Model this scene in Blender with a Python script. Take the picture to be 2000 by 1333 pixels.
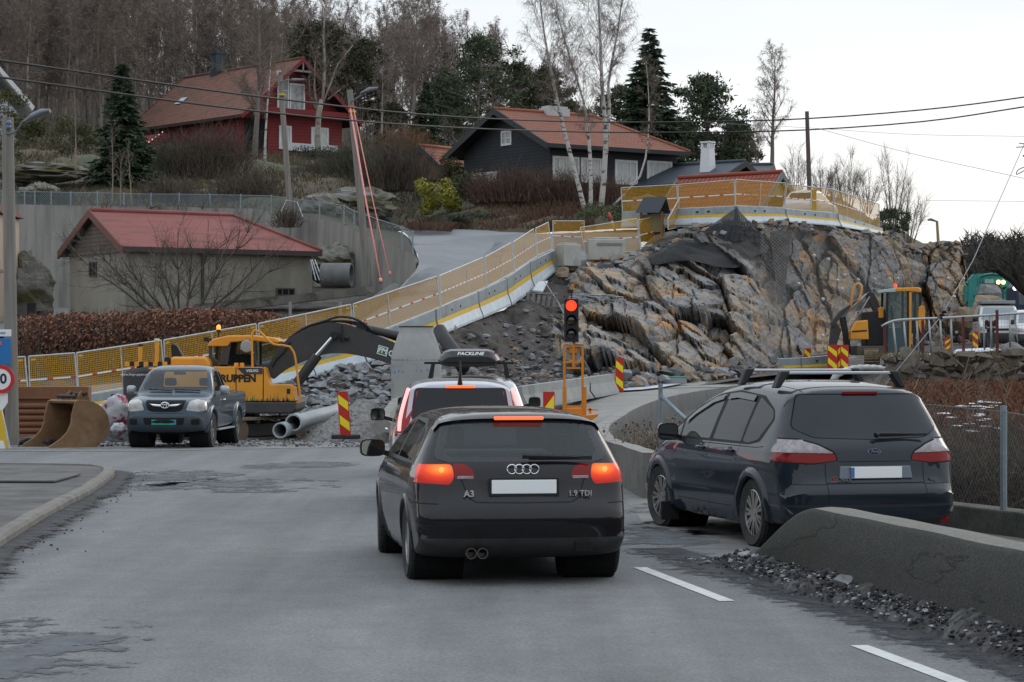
import bpy,bmesh,math,random
from mathutils import Vector,Matrix,noise as mnoise
from mathutils.geometry import delaunay_2d_cdt,interpolate_bezier
from mathutils.bvhtree import BVHTree
SC=bpy.context.scene
for _o in list(bpy.data.objects):
 bpy.data.objects.remove(_o)
COL=SC.collection
R=math.radians
PI=math.pi
# ------------------------------------------------------------------ camera
F,H,HY=4600.0,1.85,690.0
def P(px,py,D):
 return Vector(((px-1000.0)/F*D,D,H+(HY-py)/F*D))
cam_d=bpy.data.cameras.new('camera')
cam_d.sensor_width=36
cam_d.lens=F/2000*36
cam_d.shift_y=(HY-666.5)/2000
cam_d.clip_start=0.5
cam_d.clip_end=3000
cam=bpy.data.objects.new('camera',cam_d)
COL.objects.link(cam)
cam.location=(0,0,H)
cam.rotation_euler=(R(90),0,0)
SC.camera=cam
# ------------------------------------------------------------------ world and sun
SUN_EL,SUN_AZ=24,38
w=bpy.data.worlds.new("World")
SC.world=w
w.use_nodes=True
nt=w.node_tree
nt.nodes.clear()
_out=nt.nodes.new('ShaderNodeOutputWorld')
_bg=nt.nodes.new('ShaderNodeBackground')
_sky=nt.nodes.new('ShaderNodeTexSky')
_sky.sky_type='NISHITA'
_sky.sun_disc=False
_sky.sun_elevation=R(SUN_EL)
_sky.sun_rotation=R(SUN_AZ)
_sky.air_density=1.0
_sky.dust_density=4.0
_tc=nt.nodes.new('ShaderNodeTexCoord')
_sep=nt.nodes.new('ShaderNodeSeparateXYZ')
nt.links.new(_tc.outputs['Generated'],_sep.inputs[0])
_ramp=nt.nodes.new('ShaderNodeValToRGB')
_ramp.color_ramp.elements[0].position=0.0
_ramp.color_ramp.elements[0].color=(1.0,0.965,0.92,1)
_ramp.color_ramp.elements[1].position=1.0
_ramp.color_ramp.elements[1].color=(0.80,0.89,1.0,1)
for _p,_c in((0.05,(0.99,0.99,0.985,1)),(0.085,(0.95,0.972,0.985,1)),(0.15,(0.82,0.875,0.925,1))):
 _e=_ramp.color_ramp.elements.new(_p)
 _e.color=_c
nt.links.new(_sep.outputs['Z'],_ramp.inputs[0])
_ns=nt.nodes.new('ShaderNodeTexNoise')
_ns.inputs['Scale'].default_value=5
_ns.inputs['Detail'].default_value=4
_mp=nt.nodes.new('ShaderNodeMapping')
_mp.inputs['Scale'].default_value=(1,1,6)
nt.links.new(_tc.outputs['Generated'],_mp.inputs[0])
nt.links.new(_mp.outputs[0],_ns.inputs['Vector'])
_mr=nt.nodes.new('ShaderNodeMapRange')
_mr.inputs['From Min'].default_value=0.3
_mr.inputs['From Max'].default_value=0.7
_mr.inputs['To Min'].default_value=9.0
_mr.inputs['To Max'].default_value=9.9
nt.links.new(_ns.outputs['Fac'],_mr.inputs[0])
_vm=nt.nodes.new('ShaderNodeVectorMath')
_vm.operation='SCALE'
nt.links.new(_ramp.outputs[0],_vm.inputs[0])
_zb=nt.nodes.new('ShaderNodeMapRange')
_zb.inputs['From Min'].default_value=0.16
_zb.inputs['From Max'].default_value=0.75
_zb.inputs['To Min'].default_value=1.0
_zb.inputs['To Max'].default_value=1.35
nt.links.new(_sep.outputs['Z'],_zb.inputs[0])
_ml=nt.nodes.new('ShaderNodeMath')
_ml.operation='MULTIPLY'
nt.links.new(_mr.outputs[0],_ml.inputs[0])
nt.links.new(_zb.outputs[0],_ml.inputs[1])
nt.links.new(_ml.outputs[0],_vm.inputs['Scale'])
_mx=nt.nodes.new('ShaderNodeMix')
_mx.data_type='RGBA'
_mx.inputs[0].default_value=0.93
nt.links.new(_sky.outputs[0],_mx.inputs[6])
nt.links.new(_vm.outputs[0],_mx.inputs[7])
nt.links.new(_mx.outputs[2],_bg.inputs[0])
_bg.inputs[1].default_value=0.105
nt.links.new(_bg.outputs[0],_out.inputs[0])
sun_d=bpy.data.lights.new('sun','SUN')
sun_d.energy=0.5
sun_d.angle=R(25)
sun_d.color=(1.0,0.93,0.84)
sun=bpy.data.objects.new('sun',sun_d)
COL.objects.link(sun)
_sd=Vector((math.sin(R(SUN_AZ))*math.cos(R(SUN_EL)),math.cos(R(SUN_AZ))*math.cos(R(SUN_EL)),math.sin(R(SUN_EL))))
sun.rotation_euler=(-_sd).to_track_quat('-Z','Y').to_euler()
SC.view_settings.view_transform='Standard'
SC.view_settings.look='None'
SC.view_settings.exposure=0.13
SC.view_settings.gamma=1.0
SC.cycles.max_bounces=8
SC.cycles.transparent_max_bounces=24
SC.cycles.caustics_reflective=False
SC.cycles.caustics_refractive=False
# ------------------------------------------------------------------ materials
def c4(c):
 return(c[0],c[1],c[2],1.0)
MATS={}
def mat(name,col,rough=0.7,metal=0.0,col2=None,scale=4.0,detail=5.0,bump=0.0,bscale=None,coat=0.0,spec=0.4,emit=None,estr=0.0,col3=None,scale3=None,stretch=(1,1,1),rot=(0,0,0),lo=0.35,hi=0.65,lo3=0.55,hi3=0.7,rough2=None,gen=False):
 if name in MATS:
  return MATS[name]
 m=bpy.data.materials.new(name)
 m.use_nodes=True
 n=m.node_tree
 b=n.nodes['Principled BSDF']
 b.inputs['Base Color'].default_value=c4(col)
 b.inputs['Roughness'].default_value=rough
 b.inputs['Metallic'].default_value=metal
 b.inputs['Specular IOR Level'].default_value=spec
 if coat:
  b.inputs['Coat Weight'].default_value=coat
  b.inputs['Coat Roughness'].default_value=0.03
 if emit:
  b.inputs['Emission Color'].default_value=c4(emit)
  b.inputs['Emission Strength'].default_value=estr
 if col2 or col3 or bump:
  tc=n.nodes.new('ShaderNodeTexCoord')
  mp=n.nodes.new('ShaderNodeMapping')
  mp.inputs['Scale'].default_value=stretch
  mp.inputs['Rotation'].default_value=rot
  n.links.new(tc.outputs['Generated' if gen else 'Object'],mp.inputs[0])
 def nz(sc,de,l,h):
  t=n.nodes.new('ShaderNodeTexNoise')
  t.inputs['Scale'].default_value=sc
  t.inputs['Detail'].default_value=de
  t.inputs['Roughness'].default_value=0.62
  n.links.new(mp.outputs[0],t.inputs['Vector'])
  r=n.nodes.new('ShaderNodeMapRange')
  r.inputs['From Min'].default_value=l
  r.inputs['From Max'].default_value=h
  n.links.new(t.outputs['Fac'],r.inputs[0])
  return t,r
 last=None
 if col2:
  t,r=nz(scale,detail,lo,hi)
  x=n.nodes.new('ShaderNodeMix')
  x.data_type='RGBA'
  x.inputs[6].default_value=c4(col)
  x.inputs[7].default_value=c4(col2)
  n.links.new(r.outputs[0],x.inputs[0])
  last=x.outputs[2]
  if rough2 is not None:
   rr=n.nodes.new('ShaderNodeMapRange')
   rr.inputs['To Min'].default_value=rough
   rr.inputs['To Max'].default_value=rough2
   n.links.new(r.outputs[0],rr.inputs[0])
   n.links.new(rr.outputs[0],b.inputs['Roughness'])
 if col3:
  t,r=nz(scale3 or scale*0.3,4.0,lo3,hi3)
  x=n.nodes.new('ShaderNodeMix')
  x.data_type='RGBA'
  if last:
   n.links.new(last,x.inputs[6])
  else:
   x.inputs[6].default_value=c4(col)
  x.inputs[7].default_value=c4(col3)
  n.links.new(r.outputs[0],x.inputs[0])
  last=x.outputs[2]
 if last:
  n.links.new(last,b.inputs['Base Color'])
 if bump:
  t=n.nodes.new('ShaderNodeTexNoise')
  t.inputs['Scale'].default_value=bscale or scale*6
  t.inputs['Detail'].default_value=6
  n.links.new(mp.outputs[0],t.inputs['Vector'])
  bp=n.nodes.new('ShaderNodeBump')
  bp.inputs['Strength'].default_value=bump
  bp.inputs['Distance'].default_value=0.02
  n.links.new(t.outputs['Fac'],bp.inputs['Height'])
  n.links.new(bp.outputs[0],b.inputs['Normal'])
 MATS[name]=m
 return m
def glass(name,tint=(0.5,0.56,0.56),keep=0.6,body=(0.01,0.012,0.013),rough=0.02,ior=1.36):
 if name in MATS:
  return MATS[name]
 m=bpy.data.materials.new(name)
 m.use_nodes=True
 n=m.node_tree
 n.nodes.clear()
 o=n.nodes.new('ShaderNodeOutputMaterial')
 tr=n.nodes.new('ShaderNodeBsdfTransparent')
 tr.inputs[0].default_value=c4(tint)
 df=n.nodes.new('ShaderNodeBsdfDiffuse')
 df.inputs[0].default_value=c4(body)
 gl=n.nodes.new('ShaderNodeBsdfGlossy')
 gl.inputs['Roughness'].default_value=rough
 a=n.nodes.new('ShaderNodeMixShader')
 a.inputs[0].default_value=keep
 n.links.new(df.outputs[0],a.inputs[1])
 n.links.new(tr.outputs[0],a.inputs[2])
 fr=n.nodes.new('ShaderNodeFresnel')
 fr.inputs[0].default_value=ior
 b=n.nodes.new('ShaderNodeMixShader')
 n.links.new(fr.outputs[0],b.inputs[0])
 n.links.new(a.outputs[0],b.inputs[1])
 n.links.new(gl.outputs[0],b.inputs[2])
 n.links.new(b.outputs[0],o.inputs[0])
 MATS[name]=m
 return m
def faded(name,col,col2,scale=5,gain=1.6):
 m=mat(name,col,.95,col2=col2,scale=5,detail=9,bump=1.0,bscale=30)
 n=m.node_tree
 b=n.nodes['Principled BSDF']
 o=n.nodes['Material Output']
 uv=n.nodes.new('ShaderNodeUVMap')
 uv.uv_map='UVMap'
 sp=n.nodes.new('ShaderNodeSeparateXYZ')
 n.links.new(uv.outputs[0],sp.inputs[0])
 tc=n.nodes.new('ShaderNodeTexCoord')
 t=n.nodes.new('ShaderNodeTexNoise')
 t.inputs['Scale'].default_value=scale
 t.inputs['Detail'].default_value=11
 t.inputs['Roughness'].default_value=.78
 n.links.new(tc.outputs['Object'],t.inputs['Vector'])
 s=n.nodes.new('ShaderNodeMath')
 s.operation='MULTIPLY_ADD'
 s.inputs[1].default_value=gain
 s.inputs[2].default_value=.56-.5*gain
 n.links.new(t.outputs['Fac'],s.inputs[0])
 s2=n.nodes.new('ShaderNodeMath')
 s2.operation='SUBTRACT'
 n.links.new(s.outputs[0],s2.inputs[0])
 n.links.new(sp.outputs['Y'],s2.inputs[1])
 s=s2
 r=n.nodes.new('ShaderNodeMapRange')
 r.inputs['From Min'].default_value,r.inputs['From Max'].default_value=-.06,.14
 n.links.new(s.outputs[0],r.inputs[0])
 tr=n.nodes.new('ShaderNodeBsdfTransparent')
 mx=n.nodes.new('ShaderNodeMixShader')
 n.links.new(r.outputs[0],mx.inputs[0])
 n.links.new(tr.outputs[0],mx.inputs[1])
 n.links.new(b.outputs[0],mx.inputs[2])
 n.links.new(mx.outputs[0],o.inputs[0])
 return m
def netting(name,col,cell=0.05,wire=0.35,diag=False,rough=0.6,metal=0.0,wob=0.0,base=0.0):
 if name in MATS:
  return MATS[name]
 m=bpy.data.materials.new(name)
 m.use_nodes=True
 n=m.node_tree
 b=n.nodes['Principled BSDF']
 b.inputs['Base Color'].default_value=c4(col)
 b.inputs['Roughness'].default_value=rough
 b.inputs['Metallic'].default_value=metal
 o=n.nodes['Material Output']
 uv=n.nodes.new('ShaderNodeUVMap')
 uv.uv_map='UVMap'
 mp=n.nodes.new('ShaderNodeMapping')
 mp.inputs['Scale'].default_value=(1/cell,1/cell,1)
 if diag:
  mp.inputs['Rotation'].default_value=(0,0,R(45))
 n.links.new(uv.outputs[0],mp.inputs[0])
 src=mp.outputs[0]
 sp=n.nodes.new('ShaderNodeSeparateXYZ')
 n.links.new(src,sp.inputs[0])
 vals=[]
 for ax in 'XY':
  fr=n.nodes.new('ShaderNodeMath')
  fr.operation='FRACT'
  n.links.new(sp.outputs[ax],fr.inputs[0])
  lt=n.nodes.new('ShaderNodeMath')
  lt.operation='LESS_THAN'
  lt.inputs[1].default_value=wire
  n.links.new(fr.outputs[0],lt.inputs[0])
  vals.append(lt.outputs[0])
 mxn=n.nodes.new('ShaderNodeMath')
 mxn.operation='MAXIMUM'
 n.links.new(vals[0],mxn.inputs[0])
 n.links.new(vals[1],mxn.inputs[1])
 fac=mxn.outputs[0]
 if base:
  t=n.nodes.new('ShaderNodeTexNoise')
  t.inputs['Scale'].default_value=1.3
  t.inputs['Detail'].default_value=5
  n.links.new(uv.outputs[0],t.inputs['Vector'])
  rg=n.nodes.new('ShaderNodeMapRange')
  rg.inputs['From Min'].default_value=0.35
  rg.inputs['From Max'].default_value=0.65
  rg.inputs['To Max'].default_value=base
  n.links.new(t.outputs['Fac'],rg.inputs[0])
  m2=n.nodes.new('ShaderNodeMath')
  m2.operation='MAXIMUM'
  n.links.new(fac,m2.inputs[0])
  n.links.new(rg.outputs[0],m2.inputs[1])
  fac=m2.outputs[0]
 tr=n.nodes.new('ShaderNodeBsdfTransparent')
 mix=n.nodes.new('ShaderNodeMixShader')
 n.links.new(fac,mix.inputs[0])
 n.links.new(tr.outputs[0],mix.inputs[1])
 n.links.new(b.outputs[0],mix.inputs[2])
 n.links.new(mix.outputs[0],o.inputs[0])
 MATS[name]=m
 return m
# ------------------------------------------------------------------ objects
def tag(o,label,cat,group=None,kind=None):
 if label:
  o['label']=label
 if cat:
  o['category']=cat
 if group:
  o['group']=group
 if kind:
  o['kind']=kind
 return o
def thing(name,label,cat,loc=(0,0,0),rz=0.0,group=None):
 o=bpy.data.objects.new(name,None)
 o.empty_display_size=0.2
 COL.objects.link(o)
 o.location=loc
 o.rotation_euler=(0,0,rz)
 return tag(o,label,cat,group)
def dup(root,loc,rz=None,label=None,group=None,scale=None):
 r=root.copy()
 COL.objects.link(r)
 r.location=loc
 if rz is not None:
  r.rotation_euler=(0,0,rz)
 if scale is not None:
  r.scale=scale if hasattr(scale,'__len__')else(scale,)*3
 if label:
  r['label']=label
 if group:
  r['group']=group
 for ch in list(root.children):
  c=ch.copy()
  COL.objects.link(c)
  c.parent=r
  for g in list(ch.children):
   d=g.copy()
   COL.objects.link(d)
   d.parent=c
 return r
class MB:
 def __init__(s):
  s.v,s.f,s.m,s.uv=[],[],[],{}
 def face(s,pts,mi=0,uvs=None):
  i=len(s.v)
  s.v+=[tuple(p)for p in pts]
  s.f.append(tuple(range(i,i+len(pts))))
  s.m.append(mi)
  if uvs:
   s.uv[len(s.f)-1]=uvs
  return s
 def hull8(s,p,mi=0):
  i=len(s.v)
  s.v+=[tuple(q)for q in p]
  for q in((3,2,1,0),(4,5,6,7),(0,1,5,4),(1,2,6,5),(2,3,7,6),(3,0,4,7)):
   s.f.append(tuple(i+k for k in q))
   s.m.append(mi)
  return s
 def box(s,c,d,rot=None,mi=0,taper=1.0):
  x,y,z=d[0]/2,d[1]/2,d[2]/2
  p=[Vector(q)for q in((-x,-y,-z),(x,-y,-z),(x,y,-z),(-x,y,-z),(-x*taper,-y*taper,z),(x*taper,-y*taper,z),(x*taper,y*taper,z),(-x*taper,y*taper,z))]
  if rot is not None:
   if not isinstance(rot,Matrix):
    rot=Matrix.Rotation(rot,3,'Z')
   p=[rot@q for q in p]
  return s.hull8([q+Vector(c)for q in p],mi)
 def bar(s,a,b,wd,ht=None,up=(0,0,1),mi=0):
  a,b=Vector(a),Vector(b)
  ht=ht or wd
  d=(b-a).normalized()
  u=Vector(up)
  if abs(d.dot(u))>0.99:
   u=Vector((1,0,0))if abs(d.x)<0.9 else Vector((0,1,0))
  sd=d.cross(u).normalized()
  u=sd.cross(d).normalized()
  sd,u=sd*wd/2,u*ht/2
  return s.hull8([a-sd-u,a+sd-u,b+sd-u,b-sd-u,a-sd+u,a+sd+u,b+sd+u,b-sd+u],mi)
 def tube(s,pts,r,n=6,mi=0,cap=True):
  pts=[Vector(p)for p in pts]
  rs=r if hasattr(r,'__len__')else[r]*len(pts)
  i0=len(s.v)
  prev=None
  for k,p in enumerate(pts):
   d=(pts[min(k+1,len(pts)-1)]-pts[max(k-1,0)])
   if d.length<1e-9:
    d=Vector((0,0,1))
   d.normalize()
   if prev is None:
    u=d.orthogonal().normalized()
   else:
    u=prev-d*prev.dot(d)
    u=u.normalized()if u.length>1e-6 else d.orthogonal().normalized()
   prev=u
   w_=d.cross(u)
   for j in range(n):
    a=2*PI*j/n
    s.v.append(tuple(p+(u*math.cos(a)+w_*math.sin(a))*rs[k]))
  for k in range(len(pts)-1):
   for j in range(n):
    a,b=i0+k*n+j,i0+k*n+(j+1)%n
    s.f.append((a,b,b+n,a+n))
    s.m.append(mi)
  if cap and n>2:
   s.f.append(tuple(i0+j for j in reversed(range(n))))
   s.m.append(mi)
   e=i0+(len(pts)-1)*n
   s.f.append(tuple(e+j for j in range(n)))
   s.m.append(mi)
  return s
 def lathe(s,prof,c=(0,0,0),axis='Z',n=24,mi=0,close=False,cap=True):
  c=Vector(c)
  i0=len(s.v)
  for(r,h)in prof:
   for j in range(n):
    a=2*PI*j/n
    x,y=r*math.cos(a),r*math.sin(a)
    q=(x,y,h)if axis=='Z' else((h,x,y)if axis=='X' else(y,h,x))
    s.v.append(tuple(c+Vector(q)))
  m_=len(prof)
  for k in range(m_ if close else m_-1):
   for j in range(n):
    a,b=i0+k*n+j,i0+k*n+(j+1)%n
    kk=(k+1)%m_
    a2,b2=i0+kk*n+j,i0+kk*n+(j+1)%n
    s.f.append((a,b,b2,a2))
    s.m.append(mi)
  if not close and cap:
   s.f.append(tuple(i0+j for j in reversed(range(n))))
   s.m.append(mi)
   s.f.append(tuple(i0+(m_-1)*n+j for j in range(n)))
   s.m.append(mi)
  return s
 def prism(s,poly,a,b,plane='XZ',mi=0,M=None):
  def to3(p,h):
   q=Vector((p[0],h,p[1]))if plane=='XZ' else(Vector((p[0],p[1],h))if plane=='XY' else Vector((h,p[0],p[1])))
   return tuple(M@q)if M is not None else tuple(q)
  i0=len(s.v)
  n=len(poly)
  s.v+=[to3(p,a)for p in poly]+[to3(p,b)for p in poly]
  s.f.append(tuple(i0+k for k in range(n)))
  s.m.append(mi)
  s.f.append(tuple(i0+n+k for k in reversed(range(n))))
  s.m.append(mi)
  for k in range(n):
   k2=(k+1)%n
   s.f.append((i0+k,i0+n+k,i0+n+k2,i0+k2))
   s.m.append(mi)
  return s
 def grid(s,rows,mi=0,closed=False):
  i0=len(s.v)
  n=len(rows[0])
  for r_ in rows:
   s.v+=[tuple(p)for p in r_]
  for k in range(len(rows)-1):
   for j in range(n if closed else n-1):
    j2=(j+1)%n
    s.f.append((i0+k*n+j,i0+k*n+j2,i0+(k+1)*n+j2,i0+(k+1)*n+j))
    s.m.append(mi)
  return s
 def vgrid(s,rows):
  f0=len(s.f)
  s.grid(rows)
  n,m=len(rows[0]),len(rows)-1
  for k in range(m):
   for j in range(n-1):
    s.uv[f0+k*(n-1)+j]=[(j,k/m),(j+1,k/m),(j+1,(k+1)/m),(j,(k+1)/m)]
  return s
 def rock(s,c,size,rng,mi=0):
  c=Vector(c)
  i0=len(s.v)
  ax=[rng.uniform(0.6,1.3)*size for _ in range(3)]
  M=Matrix.Rotation(rng.uniform(0,6.3),3,'Z')@Matrix.Rotation(rng.uniform(-0.6,0.6),3,'X')
  for(x,y,z)in((1,0,0),(0.3,0.95,0),(-0.8,0.6,0),(-0.8,-0.6,0),(0.3,-0.95,0),(0.5,0.4,.8),(-.6,0.1,.85),(.2,-.6,.75),(0,0,-.8)):
   q=Vector((x*ax[0],y*ax[1],z*ax[2]*0.7))*rng.uniform(0.75,1.15)
   s.v.append(tuple(c+M@q))
  for f in((0,1,5),(1,6,5),(1,2,6),(2,3,6),(3,7,6),(3,4,7),(4,0,7),(0,5,7),(5,6,7),(1,0,8),(2,1,8),(3,2,8),(4,3,8),(0,4,8)):
   s.f.append(tuple(i0+k for k in f))
   s.m.append(mi)
  return s
 def build(s,name,mats,parent=None,smooth=False,origin=None,angle=None,bevel=0.0,recalc=False):
  me=bpy.data.meshes.new(name)
  v=s.v
  if origin is not None:
   o_=Vector(origin)
   v=[(p[0]-o_.x,p[1]-o_.y,p[2]-o_.z)for p in v]
  me.from_pydata(v,[],s.f)
  ml=mats if isinstance(mats,(list,tuple))else[mats]
  for m_ in ml:
   me.materials.append(m_)
  if len(ml)>1:
   me.polygons.foreach_set('material_index',s.m)
  if s.uv:
   lay=me.uv_layers.new(name='UVMap')
   for fi,uvs in s.uv.items():
    pl=me.polygons[fi]
    for k,li in enumerate(pl.loop_indices):
     lay.data[li].uv=uvs[k]
  if recalc:
   b_=bmesh.new()
   b_.from_mesh(me)
   bmesh.ops.recalc_face_normals(b_,faces=b_.faces)
   b_.to_mesh(me)
   b_.free()
  if smooth:
   me.polygons.foreach_set('use_smooth',[True]*len(me.polygons))
   if angle:
    try:
     me.set_sharp_from_angle(angle=R(angle))
    except Exception:
     pass
  me.update()
  o=bpy.data.objects.new(name,me)
  COL.objects.link(o)
  if parent is not None:
   o.parent=parent
  elif origin is not None:
   o.location=origin
  if bevel:
   bv=o.modifiers.new('bevel','BEVEL')
   bv.width=bevel
   bv.segments=2
   bv.limit_method='ANGLE'
   bv.angle_limit=R(40)
  return o
def struct(o):
 o['kind']='structure'
 return o
def crom(pts,step,closed=False):
 pts=[Vector(p)for p in pts]
 n=len(pts)
 out=[]
 rng_=range(n if closed else n-1)
 for i in rng_:
  if closed:
   p0,p1,p2,p3=pts[i-1],pts[i],pts[(i+1)%n],pts[(i+2)%n]
  else:
   p1,p2=pts[i],pts[i+1]
   p0=pts[i-1]if i>0 else p1*2-p2
   p3=pts[i+2]if i+2<n else p2*2-p1
  d1,d2,d3=max((p1-p0).length,1e-4)**.5,max((p2-p1).length,1e-4)**.5,max((p3-p2).length,1e-4)**.5
  m1=(p2-p1)+((p1-p0)/d1-(p2-p0)/(d1+d2))*d2
  m2=(p2-p1)+((p3-p2)/d3-(p3-p1)/(d2+d3))*d2
  k=max(1,int((p2-p1).length/step))
  for j in range(k):
   t=j/k
   out.append(p1*(2*t**3-3*t**2+1)+m1*(t**3-2*t**2+t)+p2*(-2*t**3+3*t**2)+m2*(t**3-t**2))
 if not closed:
  out.append(pts[-1])
 return out
def lerp_tab(tab,x):
 if x<=tab[0][0]:
  return tab[0][1]
 for(a,va),(b,vb)in zip(tab,tab[1:]):
  if x<=b:
   t=(x-a)/(b-a)
   return va+(vb-va)*t
 return tab[-1][1]
def smoothstep(a,b,x):
 t=min(1,max(0,(x-a)/(b-a)))
 return t*t*(3-2*t)
def inpoly(x,y,poly):
 c=False
 j=len(poly)-1
 for i in range(len(poly)):
  xi,yi=poly[i][0],poly[i][1]
  xj,yj=poly[j][0],poly[j][1]
  if(yi>y)!=(yj>y)and x<(xj-xi)*(y-yi)/(yj-yi)+xi:
   c=not c
  j=i
 return c
def text_mesh(name,body,size,mtl,M,parent=None,extrude=0.002,align='CENTER',shear=0.0,bold=0.0):
 cu=bpy.data.curves.new(name,'FONT')
 cu.body=body
 cu.size=size
 cu.extrude=extrude
 cu.align_x=align
 cu.align_y='CENTER'
 cu.shear=shear
 cu.offset=bold
 cu.resolution_u=3
 tmp=bpy.data.objects.new(name,cu)
 COL.objects.link(tmp)
 dg=bpy.context.evaluated_depsgraph_get()
 me=bpy.data.meshes.new_from_object(tmp.evaluated_get(dg))
 bpy.data.objects.remove(tmp)
 me.transform(M)
 me.materials.clear()
 me.materials.append(mtl)
 me.name=name
 o=bpy.data.objects.new(name,me)
 COL.objects.link(o)
 if parent is not None:
  o.parent=parent
 return o
def facing(x,y,z,rz=0.0,tilt=0.0):
 return Matrix.Translation((x,y,z))@Matrix.Rotation(rz,4,'Z')@Matrix.Rotation(R(90)-tilt,4,'X')
# ------------------------------------------------------------------ vehicle bodies
M_RUB=lambda:mat('tyre_rubber',(0.018,0.018,0.019),0.85,col2=(0.045,0.043,0.04),scale=9,bump=0.3,bscale=60)
M_BLACK=lambda:mat('black_plastic',(0.012,0.012,0.013),0.55)
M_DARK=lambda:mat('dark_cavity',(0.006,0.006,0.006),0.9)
M_ALU=lambda:mat('wheel_silver',(0.42,0.42,0.42),0.35,0.8,col2=(0.22,0.2,0.18),scale=7)
M_CHROME=lambda:mat('chrome',(0.75,0.76,0.78),0.12,1.0)
M_GAP=lambda:mat('panel_gap',(0.004,0.004,0.004),0.8)
M_PLATE=lambda:mat('plate_white',(0.86,0.87,0.87),0.4)
M_SEAT=lambda:mat('seat_fabric',(0.03,0.032,0.035),0.9)
M_MIRROR=lambda:mat('mirror_glass',(0.14,0.15,0.15),0.03,1.0)  # dark tint stands in for reflected trees
def car_surface(outline,plan,sect,p=3.2,step=0.05,ss=(0,.15,.3,.45,.6,.72,.82,.9,.95,.985,1.0),gs=0.07):
 pts=crom([(a,b,c)for a,b,c in outline],step,True)
 n=len(pts)
 def W(x,z):
  return lerp_tab(plan,x)*lerp_tab(sect,z)
 bm=bmesh.new()
 nrm=[]
 for i in range(n):
  d=pts[(i+1)%n]-pts[i-1]
  d=Vector((d.x,d.y))
  d.normalize()
  nrm.append(Vector((d.y,-d.x)))
 rings={}
 for s in ss:
  g=1-(1-s**p)**(1/p)
  ring=[]
  for i in range(n):
   q=Vector((pts[i].x,pts[i].y))+nrm[i]*(max(0.01,pts[i].z)*g)
   ring.append((q.x,q.y))
  rings[s]=ring
 edge=rings[ss[-1]]
 xs,zs=[q[0]for q in edge],[q[1]for q in edge]
 inner=[]
 x=min(xs)+gs*.5
 while x<max(xs):
  z=min(zs)+gs*.5
  while z<max(zs):
   if inpoly(x,z,edge):
    dmin=min((x-q[0])**2+(z-q[1])**2 for q in edge)
    if dmin>(gs*0.55)**2:
     inner.append((x,z))
   z+=gs
  x+=gs
 allv=[Vector(q)for q in edge]+[Vector(q)for q in inner]
 vo,_,fo,orig,_,_=delaunay_2d_cdt(allv,[(i,(i+1)%n)for i in range(n)],[],1,1e-5)
 for sg in(1,-1):
  vr=[]
  for s in ss:
   if s==0 and sg==-1:
    vr.append(v0)
    continue
   ring=[bm.verts.new((q[0],sg*s*W(q[0],q[1]),q[1]))for q in rings[s]]
   if s==0:
    v0=ring
   vr.append(ring)
  for a,b in zip(vr,vr[1:]):
   for i in range(n):
    j=(i+1)%n
    try:
     bm.faces.new((a[i],a[j],b[j],b[i]))
    except ValueError:
     pass
  sv=[bm.verts.new((q.x,sg*W(q.x,q.y),q.y))for q in vo]
  for f in fo:
   try:
    bm.faces.new([sv[k]for k in f])
   except ValueError:
    pass
 bmesh.ops.remove_doubles(bm,verts=bm.verts,dist=1e-4)
 bmesh.ops.recalc_face_normals(bm,faces=bm.faces)
 return bm,W
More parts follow.
